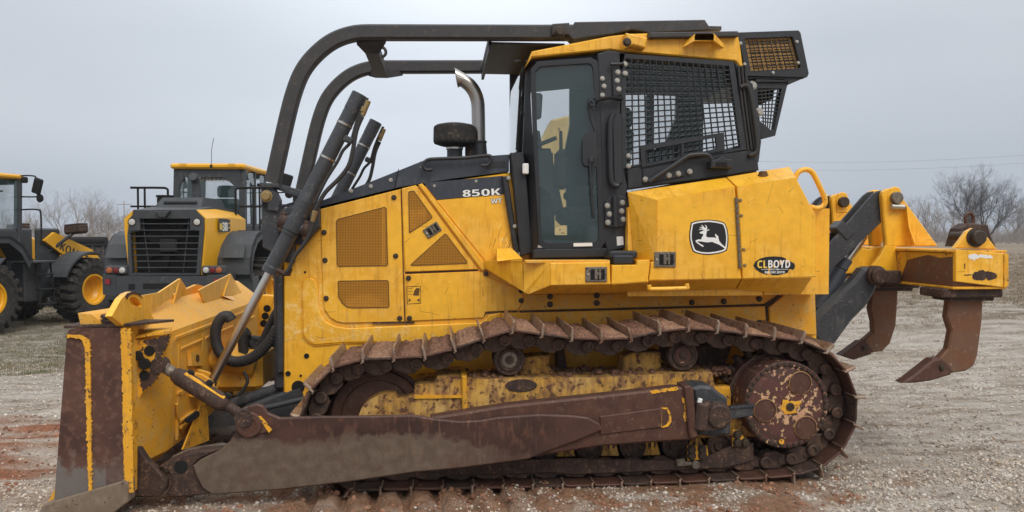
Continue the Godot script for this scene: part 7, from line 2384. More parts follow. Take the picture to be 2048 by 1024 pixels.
# ---------------------------------------------------------------- wheel loaders and things parked behind
# built facing -z round its own base, then turned and set down
func make_loader(label: String, at: Vector3, turn: float, badge: String, cab_back: float, front_axle: float, rear_axle: float) -> Node3D:
	var t := thing("wheel_loader", label, "wheel loader", at, "yellow wheel loaders parked behind the bulldozer")
	t.rotation.y = turn
	org = Vector3.ZERO
	var gx := func(q: Array) -> Array:   # outline of the rear face, in hundredths of a metre
		var o := []
		for i in range(0, q.size(), 2):
			o.append(q[i] * 0.01)
			o.append(q[i + 1] * 0.01)
		return o
	# counterweight
	var b := Mb.new()
	b.loft([[Vector3(-0.80, 0.92, 3.62), Vector3(0.80, 0.92, 3.62), Vector3(0.80, 1.30, 3.62), Vector3(-0.80, 1.30, 3.62)], [Vector3(-0.80, 0.80, 2.6), Vector3(0.80, 0.80, 2.6), Vector3(0.80, 1.33, 2.6), Vector3(-0.80, 1.33, 2.6)]])
	b.box(Vector3(0, 1.03, 3.62), Vector3(1.6, 0.10, 0.02))
	for s in [-1.0, 1.0]:
		b.loft([[Vector3(0.80 * s, 0.95, 3.63), Vector3(1.08 * s, 0.98, 3.52), Vector3(1.08 * s, 1.34, 3.52), Vector3(0.80 * s, 1.32, 3.63)], [Vector3(0.80 * s, 0.80, 2.9), Vector3(1.08 * s, 0.85, 2.9), Vector3(1.08 * s, 1.34, 2.9), Vector3(0.80 * s, 1.33, 2.9)]])
	var cw := obj("counterweight", b, M.loader_grey, t)
	b = Mb.new()
	b.box(Vector3(-0.52, 1.12, 3.632), Vector3(0.11, 0.10, 0.004))
	b.box(Vector3(-0.02, 1.13, 3.632), Vector3(0.60, 0.10, 0.004))
	obj("hitch_opening", b, M.void_black, cw)
	b = Mb.new()
	for s in [-1.0, 1.0]:
		b.box(Vector3(0.96 * s, 1.21, 3.585), Vector3(0.10, 0.09, 0.012), Basis(Vector3.UP, 0.37 * s))
	obj("reflector", b, M.dust_red, cw)
	# tail lamps, three on each side
	for s in [-1.0, 1.0]:
		b = Mb.new()
		b.box(Vector3(0.86 * s, 1.41, 3.40), Vector3(0.40, 0.15, 0.2), Basis.IDENTITY, 0.02)
		var box := obj("lamp_box", b, M.loader_grey, t)
		for k in 3:
			b = Mb.new()
			b.lathe([0.055, 0.0, 0.052, 0.012, 0.03, 0.02, 0.0, 0.022], Vector3((0.74 + 0.115 * k) * s, 1.41, 3.50), Vector3.BACK, 16)
			obj("tail_lamp", b, [M.lamp_clear, M.lamp_red, M.lamp_amber][k], box)
	# hood: charcoal frame with the grille, yellow flanks
	b = Mb.new()
	b.band(gx.call([-47, 249, 54, 250, 70, 234, 70, 214, 62, 132, -65, 131, -66, 205, -62, 234]), gx.call([-44, 234, 46, 234, 45, 214, 62, 212, 55, 135, -58, 136, -61, 212, -43, 213]), 3.36, 3.46)
	b.plate(gx.call([-14, 246, 12, 247, 4, 236, -6, 236]), 3.46, 3.54, 0.01)
	var hood := obj("grille_frame", b, M.loader_grey, t)
	b = Mb.new()
	b.plate(gx.call([-46, 236, 48, 236, 64, 214, 57, 133, -60, 133, -63, 214]), 3.15, 3.20)
	obj("radiator", b, M.void_black, hood)
	# fan blades and a hub box dimly seen behind the slats
	for k in 7:
		b = Mb.new()
		b.box(Vector3(0, 1.85, 3.25) + Vector3(cos(TAU * k / 7), sin(TAU * k / 7), 0) * 0.24, Vector3(0.40, 0.15, 0.02), Basis(Vector3.BACK, TAU * k / 7) * Basis(Vector3.RIGHT, 0.5), 0.005)
		obj("fan_blade", b, M.void_black, hood)
	b = Mb.new()
	b.box(Vector3(0, 1.85, 3.30), Vector3(0.30, 0.24, 0.06), Basis.IDENTITY, 0.02)
	obj("fan_hub", b, M.hose_rubber, hood)
	for k in 8:
		var y: float = [2.245, 2.13, 2.02, 1.895, 1.79, 1.68, 1.57, 1.455][k]
		b = Mb.new()
		var half := 0.45 if k == 0 else lerpf(0.62, 0.565, (k - 1) / 6.0)
		b.box(Vector3(0.005, y, 3.42), Vector3(half * 2.0, 0.020, 0.03), Basis.IDENTITY, 0.004)
		obj("grille_slat", b, M.loader_grey, hood)
	for s in [-1.0, 1.0]:
		b = Mb.new()
		b.rod(Vector3(0.41 * s, 2.33, 3.40), Vector3(0.30 * s, 1.37, 3.40), 0.009, -1, 6)
		obj("grille_bar", b, M.loader_grey, hood)
		b = Mb.new()
		b.lathe([0.075, 0.0, 0.075, 0.015, 0.062, 0.02], Vector3(0.575 * s, 2.275, 3.45), Vector3.BACK, 20)
		var ring := obj("headlight", b, M.void_black, hood)
		b = Mb.new()
		b.lathe([0.062, 0.012, 0.05, 0.024, 0.0, 0.03], Vector3(0.575 * s, 2.275, 3.45), Vector3.BACK, 20)
		obj("lens", b, M.lamp_clear, ring)
		# flank
		b = Mb.new()
		var r0 := [Vector3(0.56 * s, 2.50, 3.42), Vector3(0.73 * s, 2.34, 3.42), Vector3(0.73 * s, 2.14, 3.42), Vector3(0.655 * s, 1.32, 3.42), Vector3(0.625 * s, 1.32, 3.42), Vector3(0.64 * s, 2.3, 3.42)]
		var r1 := [Vector3(0.58 * s, 2.54, 2.5), Vector3(0.80 * s, 2.38, 2.5), Vector3(0.80 * s, 2.10, 2.5), Vector3(0.76 * s, 1.32, 2.5), Vector3(0.66 * s, 1.32, 2.5), Vector3(0.66 * s, 2.4, 2.5)]
		var r2 := [Vector3(0.60 * s, 2.50, 1.35), Vector3(0.80 * s, 2.36, 1.35), Vector3(0.80 * s, 2.10, 1.35), Vector3(0.76 * s, 1.32, 1.35), Vector3(0.5 * s, 1.32, 1.35), Vector3(0.5 * s, 2.4, 1.35)]
		b.loft([r0, r1, r2])
		var flank := obj("hood_side", b, M.loader_yellow, t)
		b = Mb.new()
		for k in 16:
			b.box(Vector3(0.785 * s, 1.86 - 0.02 * k, 2.28), Vector3(0.012, 0.008, 0.18))
		obj("side_vent", b, M.void_black, flank)
		b = Mb.new()
		b.box(Vector3(0.803 * s, 2.225, 2.72), Vector3(0.006, 0.25, 0.50))
		var panel := obj("number_panel", b, M.loader_grey, flank)
		lettering(panel, "WA", Vector3(0.8075 * s, 2.20, 2.72 + 0.15 * s), 0.13, 0.16, M.decal_yellow, Basis(Vector3.UP, PI * 0.5 * s))
		lettering(panel, "380", Vector3(0.8075 * s, 2.20, 2.72 - 0.08 * s), 0.17, 0.28, M.decal_white, Basis(Vector3.UP, PI * 0.5 * s))
		b = Mb.new()
		for k in 3:
			b.box(Vector3(0.8035 * s, 2.31 - 0.085 * k, 2.40), Vector3(0.006, 0.06, 0.12))
		obj("dark_stripe", b, M.charcoal, flank)
		b = Mb.new()
		b.box(Vector3(0.78 * s, 1.66, 2.52), Vector3(0.012, 0.19, 0.06))
		obj("warning_sticker", b, M.plain_white, flank)
	b = Mb.new()
	b.loft([[Vector3(-0.56, 2.49, 3.44), Vector3(0.56, 2.49, 3.44), Vector3(0.56, 2.40, 3.44), Vector3(-0.56, 2.40, 3.44)], [Vector3(-0.58, 2.58, 2.6), Vector3(0.58, 2.58, 2.6), Vector3(0.58, 2.40, 2.6), Vector3(-0.58, 2.40, 2.6)], [Vector3(-0.6, 2.56, 1.3), Vector3(0.6, 2.56, 1.3), Vector3(0.6, 2.40, 1.3), Vector3(-0.6, 2.40, 1.3)]])
	obj("hood_top", b, M.loader_grey, t)
	b = Mb.new()
	b.loft([[Vector3(-0.50, 2.54, 2.75), Vector3(0.40, 2.54, 2.75), Vector3(0.46, 2.54, 1.5), Vector3(-0.56, 2.54, 1.5)], [Vector3(-0.40, 2.76, 2.55), Vector3(0.36, 2.76, 2.55), Vector3(0.40, 2.76, 1.6), Vector3(-0.44, 2.76, 1.6)]])
	var bulge := obj("hood_bulge", b, M.loader_grey, t)
	b = Mb.new()
	b.box(Vector3(-0.02, 2.655, 2.665), Vector3(0.62, 0.05, 0.02), Basis(Vector3.RIGHT, -0.72))
	obj("bulge_slot", b, M.void_black, bulge)
	b = Mb.new()
	b.pipe(bent([Vector3(0.02, 2.7, 1.95), Vector3(0.02, 2.98, 1.95), Vector3(0.02, 3.10, 1.97), Vector3(0.02, 3.17, 2.05), Vector3(0.02, 3.20, 2.12)], 4), 0.085, 16)
	b.lathe([0.0, -0.02, 0.07, -0.02, 0.085, 0.0], Vector3(0.02, 3.20, 2.12), Vector3(0, 0.3, 1), 16)
	obj("exhaust", b, M.charcoal, t)
	b = Mb.new()
	b.rod(Vector3(-0.68, 2.4, 1.75), Vector3(-0.68, 2.66, 1.75), 0.13, -1, 18)
	b.rod(Vector3(-0.68, 2.66, 1.75), Vector3(-0.68, 2.80, 1.75), 0.15, -1, 18)
	b.rod(Vector3(-0.68, 2.80, 1.75), Vector3(-0.68, 2.84, 1.75), 0.17, -1, 18)
	obj("air_intake", b, M.void_black, t)
	# cab: sills, pillars, roof, glass, seat
	b = Mb.new()
	b.box(Vector3(0, 1.95, 0.45), Vector3(1.5, 0.66, 1.5), Basis.IDENTITY, 0.04)
	var cab := obj("cab_base", b, M.loader_grey, t)
	cab.position.z = cab_back
	for s in [-1.0, 1.0]:
		for q in [[1.14, 0.07], [0.42, 0.035], [-0.36, 0.055]]:
			b = Mb.new()
			b.loft([[Vector3(0.75 * s, 2.2, q[0] - q[1]), Vector3(0.75 * s, 2.2, q[0] + q[1]), Vector3(0.63 * s, 2.2, q[0] + q[1]), Vector3(0.66 * s, 2.2, q[0] - q[1])], [Vector3(0.73 * s, 3.42, q[0] - q[1] - 0.05), Vector3(0.73 * s, 3.42, q[0] + q[1] - 0.05), Vector3(0.61 * s, 3.42, q[0] + q[1] - 0.05), Vector3(0.64 * s, 3.42, q[0] - q[1] - 0.05)]])
			obj("pillar", b, M.loader_grey, cab)
		b = Mb.new()
		b.slab([Vector3(0.735 * s, 2.28, -0.36), Vector3(0.735 * s, 2.28, 1.1), Vector3(0.72 * s, 3.38, 1.1), Vector3(0.72 * s, 3.38, -0.36)], Vector3(-0.006 * s, 0, 0))
		obj("side_glass", b, M.cab_glass, cab)
		lettering(cab, badge, Vector3(0.7535 * s, 1.98, 0.45), 0.10, 0.95, M.latch_grey, Basis(Vector3.UP, PI * 0.5 * s))
		b = Mb.new()
		b.slab([Vector3(0.752 * s, 1.88, 0.9), Vector3(0.752 * s, 1.60, 0.0), Vector3(0.752 * s, 1.60, -0.28), Vector3(0.752 * s, 1.80, -0.28), Vector3(0.752 * s, 1.88, 0.1)], Vector3(0.004 * s, 0, 0))
		obj("yellow_flash", b, M.loader_yellow, cab)
	b = Mb.new()
	b.box(Vector3(0, 3.33, 1.15), Vector3(1.3, 0.16, 0.06))
	b.box(Vector3(0, 2.32, 1.17), Vector3(1.3, 0.14, 0.06))
	b.slab([Vector3(0.30, 3.26, 1.13), Vector3(0.66, 3.26, 1.13), Vector3(0.66, 2.95, 1.13)], Vector3(0, 0, 0.05))
	b.slab([Vector3(-0.50, 3.26, 1.13), Vector3(-0.66, 3.26, 1.13), Vector3(-0.66, 3.0, 1.13)], Vector3(0, 0, 0.05))
	b.box(Vector3(0, 3.36, -0.42), Vector3(1.3, 0.12, 0.06))
	obj("cab_rim", b, M.loader_grey, cab)
	b = Mb.new()
	b.slab([Vector3(-0.66, 2.28, 1.16), Vector3(0.66, 2.28, 1.16), Vector3(0.64, 3.38, 1.11), Vector3(-0.64, 3.38, 1.11)], Vector3(0, 0, -0.006))
	obj("rear_glass", b, M.cab_glass, cab)
	b = Mb.new()
	b.slab([Vector3(-0.66, 1.8, -0.44), Vector3(0.66, 1.8, -0.44), Vector3(0.64, 3.38, -0.42), Vector3(-0.64, 3.38, -0.42)], Vector3(0, 0, -0.006))
	obj("windscreen", b, M.clear_glass, cab)
	lettering(cab, badge, Vector3(0.06, 3.21, 1.150), 0.085, 0.72, M.latch_grey)
	b = Mb.new()
	b.box(Vector3(0, 3.475, 0.38), Vector3(1.54, 0.11, 1.78), Basis.IDENTITY, 0.035)
	for s in [-1.0, 1.0]:
		b.box(Vector3(0.5 * s, 3.50, 1.27), Vector3(0.14, 0.05, 0.02))
	var roof := obj("roof", b, M.loader_yellow, cab)
	b = Mb.new()
	b.rod(Vector3(0.08, 3.44, 1.26), Vector3(0.08, 3.50, 1.26), 0.03, -1, 8)
	b.pipe([Vector3(0.08, 3.5, 1.26), Vector3(0.09, 3.8, 1.27), Vector3(0.14, 4.05, 1.28)], 0.006, 5)
	obj("aerial", b, M.void_black, cab)
	b = Mb.new()
	b.box(Vector3(0.16, 2.58, 0.52), Vector3(0.55, 0.50, 0.16), Basis.IDENTITY, 0.07)
	b.box(Vector3(0.16, 2.98, 0.55), Vector3(0.40, 0.26, 0.12), Basis.IDENTITY, 0.08)
	b.box(Vector3(0.16, 2.30, 0.3), Vector3(0.55, 0.16, 0.55), Basis.IDENTITY, 0.06)
	obj("driver_seat", b, M.seat_cloth, cab)
	b = Mb.new()
	b.box(Vector3(-0.12, 3.12, -0.25), Vector3(0.22, 0.09, 0.04), Basis.IDENTITY, 0.03)
	obj("inside_mirror", b, M.void_black, cab)
	# mirrors on bent arms
	for s in [-1.0, 1.0]:
		b = Mb.new()
		b.pipe(bent([Vector3(0.70 * s, 3.50, -0.40), Vector3(1.02 * s, 3.50, -0.42), Vector3(1.14 * s, 3.44, -0.45), Vector3(1.16 * s, 3.10, -0.45), Vector3(1.14 * s, 3.02, -0.45), Vector3(0.74 * s, 3.02, -0.42)], 4), 0.018, 6)
		var arm := obj("mirror_arm", b, M.void_black, t)
		arm.position.z = cab_back
		b = Mb.new()
		b.box(Vector3(1.20 * s, 3.26, -0.42), Vector3(0.24, 0.36, 0.09), Basis(Vector3.BACK, -0.30 * s), 0.03)
		b.lathe([0.0, -0.03, 0.09, -0.02, 0.10, 0.0, 0.0, 0.02], Vector3(1.26 * s, 2.98, -0.42), Vector3.BACK, 14)
		b.box(Vector3(0.90 * s, 3.40, -0.36), Vector3(0.14, 0.14, 0.12), Basis.IDENTITY, 0.03)
		obj("mirror", b, M.void_black, arm)
	# platform rails
	for s in [-1.0, 1.0]:
		b = Mb.new()
		for q in [[1.28, 1.6], [1.08, 1.75]]:
			b.rod(Vector3(q[0] * s, 2.12, q[1]), Vector3(q[0] * s, 2.98, q[1]), 0.022, -1, 8)
		b.pipe(bent([Vector3(1.42 * s, 3.0, 1.62), Vector3(1.28 * s, 3.0, 1.6), Vector3(0.85 * s, 3.0, 1.6), Vector3(0.70 * s, 2.98, 1.6), Vector3(0.68 * s, 2.86, 1.6), Vector3(0.68 * s, 2.3, 1.6)], 3), 0.024, 8)
		b.pipe([Vector3(1.42 * s, 2.62, 1.62), Vector3(0.76 * s, 2.62, 1.6)], 0.02, 8)
		obj("platform_rail", b, M.void_black, t)
		b = Mb.new()
		b.pipe(bent([Vector3(1.30 * s, 1.9, -0.4), Vector3(1.28 * s, 2.6, -0.42), Vector3(1.18 * s, 2.72, -0.42), Vector3(0.76 * s, 2.72, -0.40)], 4), 0.02, 6)
		obj("hand_rail", b, M.void_black, t).position.z = cab_back
		b = Mb.new()
		b.pipe(bent([Vector3(0.82 * s, 1.7, 0.40), Vector3(0.82 * s, 3.05, 0.42), Vector3(0.78 * s, 3.12, 0.40), Vector3(0.77 * s, 3.12, 0.10)], 4), 0.018, 6)
		obj("hand_rail", b, M.void_black, t).position.z = cab_back
	# rear fenders, platform and ladder
	for s in [-1.0, 1.0]:
		b = Mb.new()
		var o := [[2.92, 1.30], [2.88, 1.62], [2.74, 1.86], [2.5, 2.04], [2.2, 2.12], [0.95, 2.12], [0.62, 1.90], [0.40, 1.55]]
		var i := [[2.84, 1.30], [2.80, 1.58], [2.68, 1.80], [2.46, 1.97], [2.18, 2.05], [0.98, 2.05], [0.68, 1.86], [0.48, 1.55]]
		for k in 7:
			b.slab([Vector3(0.74 * s, o[k][1], o[k][0]), Vector3(0.74 * s, o[k + 1][1], o[k + 1][0]), Vector3(0.74 * s, i[k + 1][1], i[k + 1][0]), Vector3(0.74 * s, i[k][1], i[k][0])], Vector3(0.62 * s, 0, 0))
			b.slab([Vector3(1.36 * s, o[k][1], o[k][0]), Vector3(1.36 * s, o[k + 1][1], o[k + 1][0]), Vector3(1.36 * s, o[k + 1][1] - 0.16, lerpf(o[k + 1][0], 1.6, 0.08)), Vector3(1.36 * s, o[k][1] - 0.16, lerpf(o[k][0], 1.6, 0.08))], Vector3(-0.02 * s, 0, 0))
		b.box(Vector3(1.07 * s, 1.06, 2.78), Vector3(0.62, 0.5, 0.06), Basis.IDENTITY, 0.01)
		b.box(Vector3(1.34 * s, 1.0, 2.6), Vector3(0.05, 0.5, 0.4), Basis.IDENTITY, 0.01)
		var f := obj("rear_fender", b, M.loader_grey, t)
		b = Mb.new()
		b.box(Vector3(1.05 * s, 2.128, 1.75), Vector3(0.42, 0.014, 0.5), Basis.IDENTITY, 0.004)
		b.box(Vector3(1.05 * s, 1.74, 2.90), Vector3(0.40, 0.30, 0.02), Basis(Vector3.RIGHT, -0.5), 0.006)
		obj("fender_pad", b, M.loader_grey, f)
		b = Mb.new()
		b.box(Vector3(1.05 * s, 1.52, 0.05), Vector3(0.6, 0.05, 0.62), Basis.IDENTITY, 0.01)
		b.box(Vector3(0.85 * s, 1.05, 0.08), Vector3(0.4, 0.9, 0.5), Basis.IDENTITY, 0.03)
		obj("platform", b, M.loader_grey, t)
		b = Mb.new()
		for q in [-0.26, 0.16]:
			b.rod(Vector3(1.18 * s, 1.5, q), Vector3(1.30 * s, 0.45, q), 0.022, -1, 6)
		var ladder := obj("ladder", b, M.void_black, t)
		for k in 3:
			b = Mb.new()
			b.box(Vector3((1.20 + 0.045 * k) * s, 1.22 - 0.34 * k, -0.05), Vector3(0.16, 0.04, 0.42), Basis.IDENTITY, 0.008)
			obj("ladder_step", b, M.void_black, ladder)
	# frames, axles
	b = Mb.new()
	b.box(Vector3(0, 0.95, 1.6), Vector3(0.9, 0.7, 2.2), Basis.IDENTITY, 0.05)
	b.box(Vector3(0, 0.8, 1.5), Vector3(1.6, 0.4, 0.5), Basis.IDENTITY, 0.08)
	b.box(Vector3(0, 0.95, 0.1), Vector3(0.6, 0.5, 1.0), Basis.IDENTITY, 0.05)
	obj("rear_frame", b, M.void_black, t)
	b = Mb.new()
	b.box(Vector3(0, 1.05, -1.4), Vector3(0.95, 0.9, 1.5), Basis.IDENTITY, 0.06)
	b.box(Vector3(0, 0.8, -1.5), Vector3(1.6, 0.4, 0.5), Basis.IDENTITY, 0.08)
	b.box(Vector3(0.42, 1.75, -0.95), Vector3(0.12, 1.1, 0.7), Basis.IDENTITY, 0.04)
	b.box(Vector3(-0.42, 1.75, -0.95), Vector3(0.12, 1.1, 0.7), Basis.IDENTITY, 0.04)
	obj("front_frame", b, M.loader_grey, t)
	# front fenders and work lamps on stalks
	for s in [-1.0, 1.0]:
		b = Mb.new()
		var p := []
		for k in 9:
			var a := deg_to_rad(158.0 - 11.0 * k)
			p.append(Vector3(0.76 * s, 0.78 + sin(a) * 0.95, front_axle - cos(a) * 0.95))
		for k in 8:
			b.slab([p[k], p[k + 1], p[k + 1] * Vector3(1, 1, 1) + (Vector3(0, 0.78, front_axle) - Vector3(0, (p[k + 1] as Vector3).y, (p[k + 1] as Vector3).z)) * 0.05, p[k] + (Vector3(0, 0.78, front_axle) - Vector3(0, (p[k] as Vector3).y, (p[k] as Vector3).z)) * 0.05], Vector3(0.58 * s, 0, 0))
		obj("front_fender", b, M.loader_grey, t)
		b = Mb.new()
		b.rod(Vector3(0.45 * s, 1.72, -0.95), Vector3(0.85 * s, 2.18, -1.30), 0.04, -1, 8)
		var stalk := obj("lamp_stalk", b, M.charcoal, t)
		b = Mb.new()
		b.box(Vector3(0.88 * s, 2.28, -1.36), Vector3(0.55, 0.24, 0.28), Basis(Vector3.BACK, 0.08), 0.05)
		b.box(Vector3(0.88 * s, 2.39, -1.36), Vector3(0.50, 0.05, 0.26), Basis(Vector3.BACK, 0.08), 0.02)
		obj("work_lamp", b, M.dark_rust, stalk)
	# boom and bucket
	for s in [-1.0, 1.0]:
		b = Mb.new()
		b.slab([Vector3(0.50 * s, 2.0, -0.7), Vector3(0.50 * s, 2.2, -1.0), Vector3(0.50 * s, 1.75, -2.2), Vector3(0.50 * s, 1.0, -3.0), Vector3(0.50 * s, 0.35, -3.35), Vector3(0.50 * s, 0.45, -2.8), Vector3(0.50 * s, 1.15, -2.0)], Vector3(0.09 * s, 0, 0))
		var boom := obj("boom_arm", b, M.loader_yellow, t)
		lettering(boom, badge, Vector3(0.592 * s, 1.62, -1.75), 0.20, 1.25, M.decal_black, Basis(Vector3.UP, PI * 0.5 * s) * Basis(Vector3.BACK, -0.42 if s > 0 else 0.42))
	b = Mb.new()
	b.loft([[Vector3(-1.4, 0.05, -4.3), Vector3(-1.4, 0.05, -3.5), Vector3(-1.4, 0.5, -3.3), Vector3(-1.4, 1.25, -3.6)], [Vector3(1.4, 0.05, -4.3), Vector3(1.4, 0.05, -3.5), Vector3(1.4, 0.5, -3.3), Vector3(1.4, 1.25, -3.6)]])
	obj("bucket", b, M.loader_yellow, t)
	# wheels with lugged tyres
	b = Mb.new()
	b.lathe([0.36, -0.24, 0.46, -0.27, 0.62, -0.29, 0.70, -0.25, 0.72, -0.15, 0.72, 0.15, 0.70, 0.25, 0.62, 0.29, 0.46, 0.27, 0.36, 0.24], Vector3.ZERO, Vector3.RIGHT, 40)
	var tyre := b.mesh()
	b = Mb.new()
	b.lathe([0.0, 0.02, 0.20, 0.02, 0.22, 0.05, 0.30, 0.06, 0.32, 0.20, 0.345, 0.22, 0.345, 0.26, 0.385, 0.265, 0.385, 0.20, 0.0, -0.2], Vector3.ZERO, Vector3.RIGHT, 32)
	var rim := b.mesh()
	b = Mb.new()
	b.loft([[Vector3(0.015, -0.05, -0.055), Vector3(0.015, -0.05, 0.055), Vector3(0.015, 0.055, 0.05), Vector3(0.015, 0.055, -0.05)], [Vector3(0.24, -0.10, -0.02), Vector3(0.24, -0.10, 0.09), Vector3(0.24, 0.055, 0.085), Vector3(0.24, 0.055, -0.015)], [Vector3(0.305, -0.16, 0.0), Vector3(0.305, -0.16, 0.09), Vector3(0.295, 0.02, 0.085), Vector3(0.295, 0.02, 0.005)]])
	var lug := b.mesh()
	for s in [-1.0, 1.0]:
		for z in [rear_axle, front_axle]:
			var wf := Transform3D(Basis(Vector3.UP, 0.0 if s > 0 else PI), Vector3(1.06 * s, 0.78, z)).scaled_local(Vector3(1.12, 1, 1))
			var wheel := inst("wheel", rim, M.loader_yellow, wf, t)
			inst("tyre", tyre, M.rubber, Transform3D.IDENTITY, wheel)
			for k in 22:
				var a := TAU * k / 22
				var bs := Basis(Vector3.RIGHT, a)
				inst("tread_lug", lug, M.rubber, Transform3D(bs, bs * Vector3(0, 0.735, 0)), wheel)
				var bs2 := Basis(Vector3.RIGHT, a + TAU / 44) * Basis(Vector3.UP, PI)
				inst("tread_lug", lug, M.rubber, Transform3D(bs2, bs2 * Vector3(0, 0.735, 0)), wheel)
	return t

func build_yard() -> void:
	make_loader("yellow wheel loader seen from behind with black slatted grille and empty cab", Vector3(-4.80, -0.30, -11.0), deg_to_rad(-3.0), "KOMATSU", 0.0, -1.65, 1.5)
	make_loader("wheel loader at the left edge with ladder, mirrors and big front tyre showing", Vector3(-10.36, -0.40, -12.25), deg_to_rad(-19.0), "KOMATSU", 0.50, -1.42, 1.46)
	# a roll-off container between the loaders
	var at := bearing(-22.4, 34)
	var t := thing("roll_off_container", "dark grey open container with a rolled cover between the two wheel loaders", "container", at)
	org = Vector3.ZERO
	var b := Mb.new()
	b.box(Vector3(0, 1.05, 0), Vector3(1.6, 1.5, 4.5), Basis.IDENTITY, 0.03)
	var body := obj("container_body", b, M.container_grey, t)
	for k in 5:
		b = Mb.new()
		b.box(Vector3(-0.7 + 0.35 * k, 1.05, 2.28), Vector3(0.07, 1.5, 0.07), Basis.IDENTITY, 0.01)
		obj("container_rib", b, M.container_grey, body)
	b = Mb.new()
	b.rod(Vector3(-0.75, 1.98, 2.1), Vector3(0.75, 1.98, 2.1), 0.16, -1, 12)
	b.box(Vector3(0, 1.84, 0), Vector3(1.7, 0.1, 4.6), Basis.IDENTITY, 0.02)
	obj("rolled_cover", b, M.void_black, t)
	b = Mb.new()
	b.box(Vector3(0.0, 1.25, 2.33), Vector3(0.34, 0.5, 0.01))
	obj("notice", b, M.plain_white, t)
	b = Mb.new()
	b.box(Vector3(0, 0.2, 0), Vector3(1.4, 0.3, 4.4))
	obj("container_skid", b, M.void_black, t)
	# a flat white topped trailer behind the fender of the loader
	at = bearing(-20.6, 36)
	t = thing("trailer", "low trailer with white top edge and dark side behind the rear loader", "trailer", at)
	org = Vector3.ZERO
	b = Mb.new()
	b.box(Vector3(0, 1.72, 0), Vector3(3.2, 0.16, 2.0), Basis.IDENTITY, 0.03)
	obj("trailer_top", b, M.truck_white, t)
	b = Mb.new()
	b.box(Vector3(0, 1.05, -0.1), Vector3(3.0, 1.1, 1.7), Basis.IDENTITY, 0.03)
	obj("trailer_box", b, M.void_black, t)
	b = Mb.new()
	b.rod(Vector3(-1.3, 1.9, 1.05), Vector3(0.3, 0.5, 1.05), 0.04, -1, 8)
	b.rod(Vector3(-1.6, 2.1, 1.05), Vector3(-1.1, 1.75, 1.05), 0.04, -1, 8)
	obj("trailer_strut", b, M.truck_white, t)
	for s in [-1.0, 1.0]:
		b = Mb.new()
		b.rod(Vector3(0.9 * s, 0.4, 0.95), Vector3(0.9 * s, 0.4, 1.15), 0.4, -1, 20)
		obj("trailer_wheel", b, M.rubber, t)
	# a blue drum by the container
	at = bearing(-24.3, 33)
	t = thing("blue_tank", "small blue tank standing left of the dark container", "tank", at)
	org = Vector3.ZERO
	b = Mb.new()
	b.lathe([0.0, 1.5, 0.30, 1.5, 0.34, 1.46, 0.35, 0.8, 0.34, 0.1, 0.0, 0.1], Vector3.ZERO, Vector3.UP, 20)
	var m := mat("blue_plastic", rgb(52, 104, 140), 0.5)
	obj("tank_shell", b, m, t)
	b = Mb.new()
	b.lathe([0.35, 0.92, 0.365, 0.93, 0.365, 0.97, 0.35, 0.98], Vector3.ZERO, Vector3.UP, 20)
	b.rod(Vector3(0, 1.5, 0), Vector3(0, 1.58, 0), 0.08, -1, 10)
	obj("tank_band", b, M.void_black, t)
	# yellow boom with broken lettering behind the left loader
	at = bearing(-25.6, 27)
	t = thing("boom_machine", "yellow boom with black lettering behind the left loader's front tyre", "machine", at)
	org = Vector3.ZERO
	b = Mb.new()
	b.plate([-1.3, 2.10, -0.9, 2.28, -0.5, 2.0, 1.0, 1.62, 1.05, 1.0, 0.5, 0.7, -0.2, 0.9, -1.2, 1.5], -0.2, 0.2, 0.02)
	var boom := obj("boom", b, M.loader_yellow, t)
	lettering(boom, "C", Vector3(0.35, 1.62, 0.206), 0.24, 0.20, M.decal_black)
	lettering(boom, "ASM", Vector3(-0.35, 1.42, 0.206), 0.24, 0.66, M.decal_black, Basis(Vector3.BACK, -0.35))
	lettering(boom, "SU", Vector3(0.62, 0.98, 0.206), 0.24, 0.46, M.decal_black, Basis(Vector3.BACK, 0.15))
	b = Mb.new()
	b.box(Vector3(0, 0.5, -0.2), Vector3(2.4, 0.6, 1.4), Basis.IDENTITY, 0.05)
	obj("chassis", b, M.charcoal, t)
	for s in [-1.0, 1.0]:
		b = Mb.new()
		b.rod(Vector3(0.9 * s, 0.4, 0.4), Vector3(0.9 * s, 0.4, 0.7), 0.42, -1, 20)
		obj("chassis_wheel", b, M.rubber, t)
	# a tan excavator arm seen through the cab's far window
	at = Vector3(3.08, ground_height(3.08, -8.0), -8.0)
	t = thing("excavator", "dusty tan excavator parked behind the bulldozer, its boom showing through the cab glass", "excavator", at)
	org = Vector3.ZERO
	b = Mb.new()
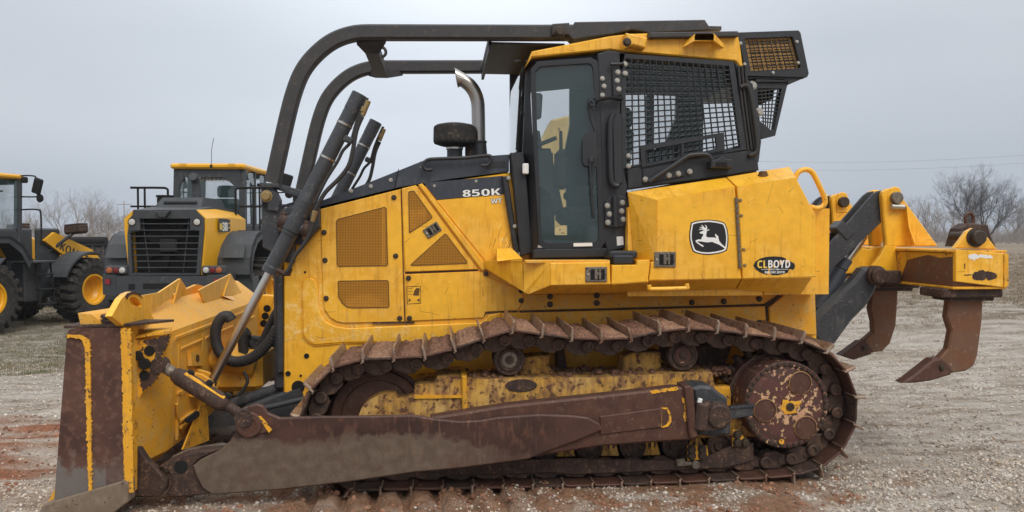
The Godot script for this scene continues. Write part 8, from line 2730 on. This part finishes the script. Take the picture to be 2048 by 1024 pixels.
	b.plate([-0.95, 0.9, -1.25, 2.6, -1.25, 3.5, -1.0, 4.0, -0.6, 4.1, -0.35, 3.9, -0.55, 3.5, -0.75, 2.6, -0.3, 0.9], -0.25, 0.25, 0.03)
	b.rod(Vector3(-0.5, 3.9, 0), Vector3(0.3, 3.6, 0), 0.09, -1, 12)
	obj("boom", b, M.pale_tan, t)
	b = Mb.new()
	b.box(Vector3(0.6, 1.3, 0), Vector3(1.9, 0.9, 1.7), Basis.IDENTITY, 0.06)
	obj("upper_body", b, M.yellow_dusty, t)
	for s in [-1.0, 1.0]:
		b = Mb.new()
		b.box(Vector3(0.2, 0.38, 0.85 * s), Vector3(2.6, 0.70, 0.45), Basis.IDENTITY, 0.25)
		obj("crawler", b, M.dark_rust, t)
	# power line: poles and wires far across the field
	var posts := []
	for k in 4:
		var deg: float = [-21.55, 14.0, 46.0, 62.0][k]
		var d: float = [230.0, 300.0, 330.0, 420.0][k]
		posts.append(bearing(deg, d))
	var wood: Material = M.far_bark
	for k in 4:
		var p := thing("utility_pole", ["thin wooden utility pole with crossarm standing in the treeline on the left", "thin utility pole hidden behind the cab", "thin utility pole beyond the right edge of the field", "thin utility pole farthest right beyond the field"][k], "utility pole", posts[k], "utility poles across the field")
		org = Vector3.ZERO
		var h := 11.0 if k == 0 else 32.0
		b = Mb.new()
		b.rod(Vector3.ZERO, Vector3(0, h, 0), 0.16, 0.10, 8)
		obj("pole_shaft", b, wood, p)
		b = Mb.new()
		b.box(Vector3(0, h - 0.9, 0), Vector3(3.6, 0.16, 0.16))
		obj("crossarm", b, wood, p)
	for q in [-1.6, 1.6]:
		b = Mb.new()
		for k in [1, 2]:
			var a: Vector3 = posts[k] + Vector3(q, 31.0 + q * 0.9, 0)
			var c: Vector3 = posts[k + 1] + Vector3(q, 31.0 + q * 0.9, 0)
			var line := []
			for i in 25:
				var u := i / 24.0
				line.append(a.lerp(c, u) - Vector3(0, 5.0 * 4.0 * u * (1.0 - u), 0))
			b.pipe(line, 0.035, 4)
		var w := obj_world("power_line", b, M.far_bark)
		tag(w, ["lower", "upper"][0 if q < 0 else 1] + " thin power line sagging across the sky on the right", "power line", "power lines across the field")
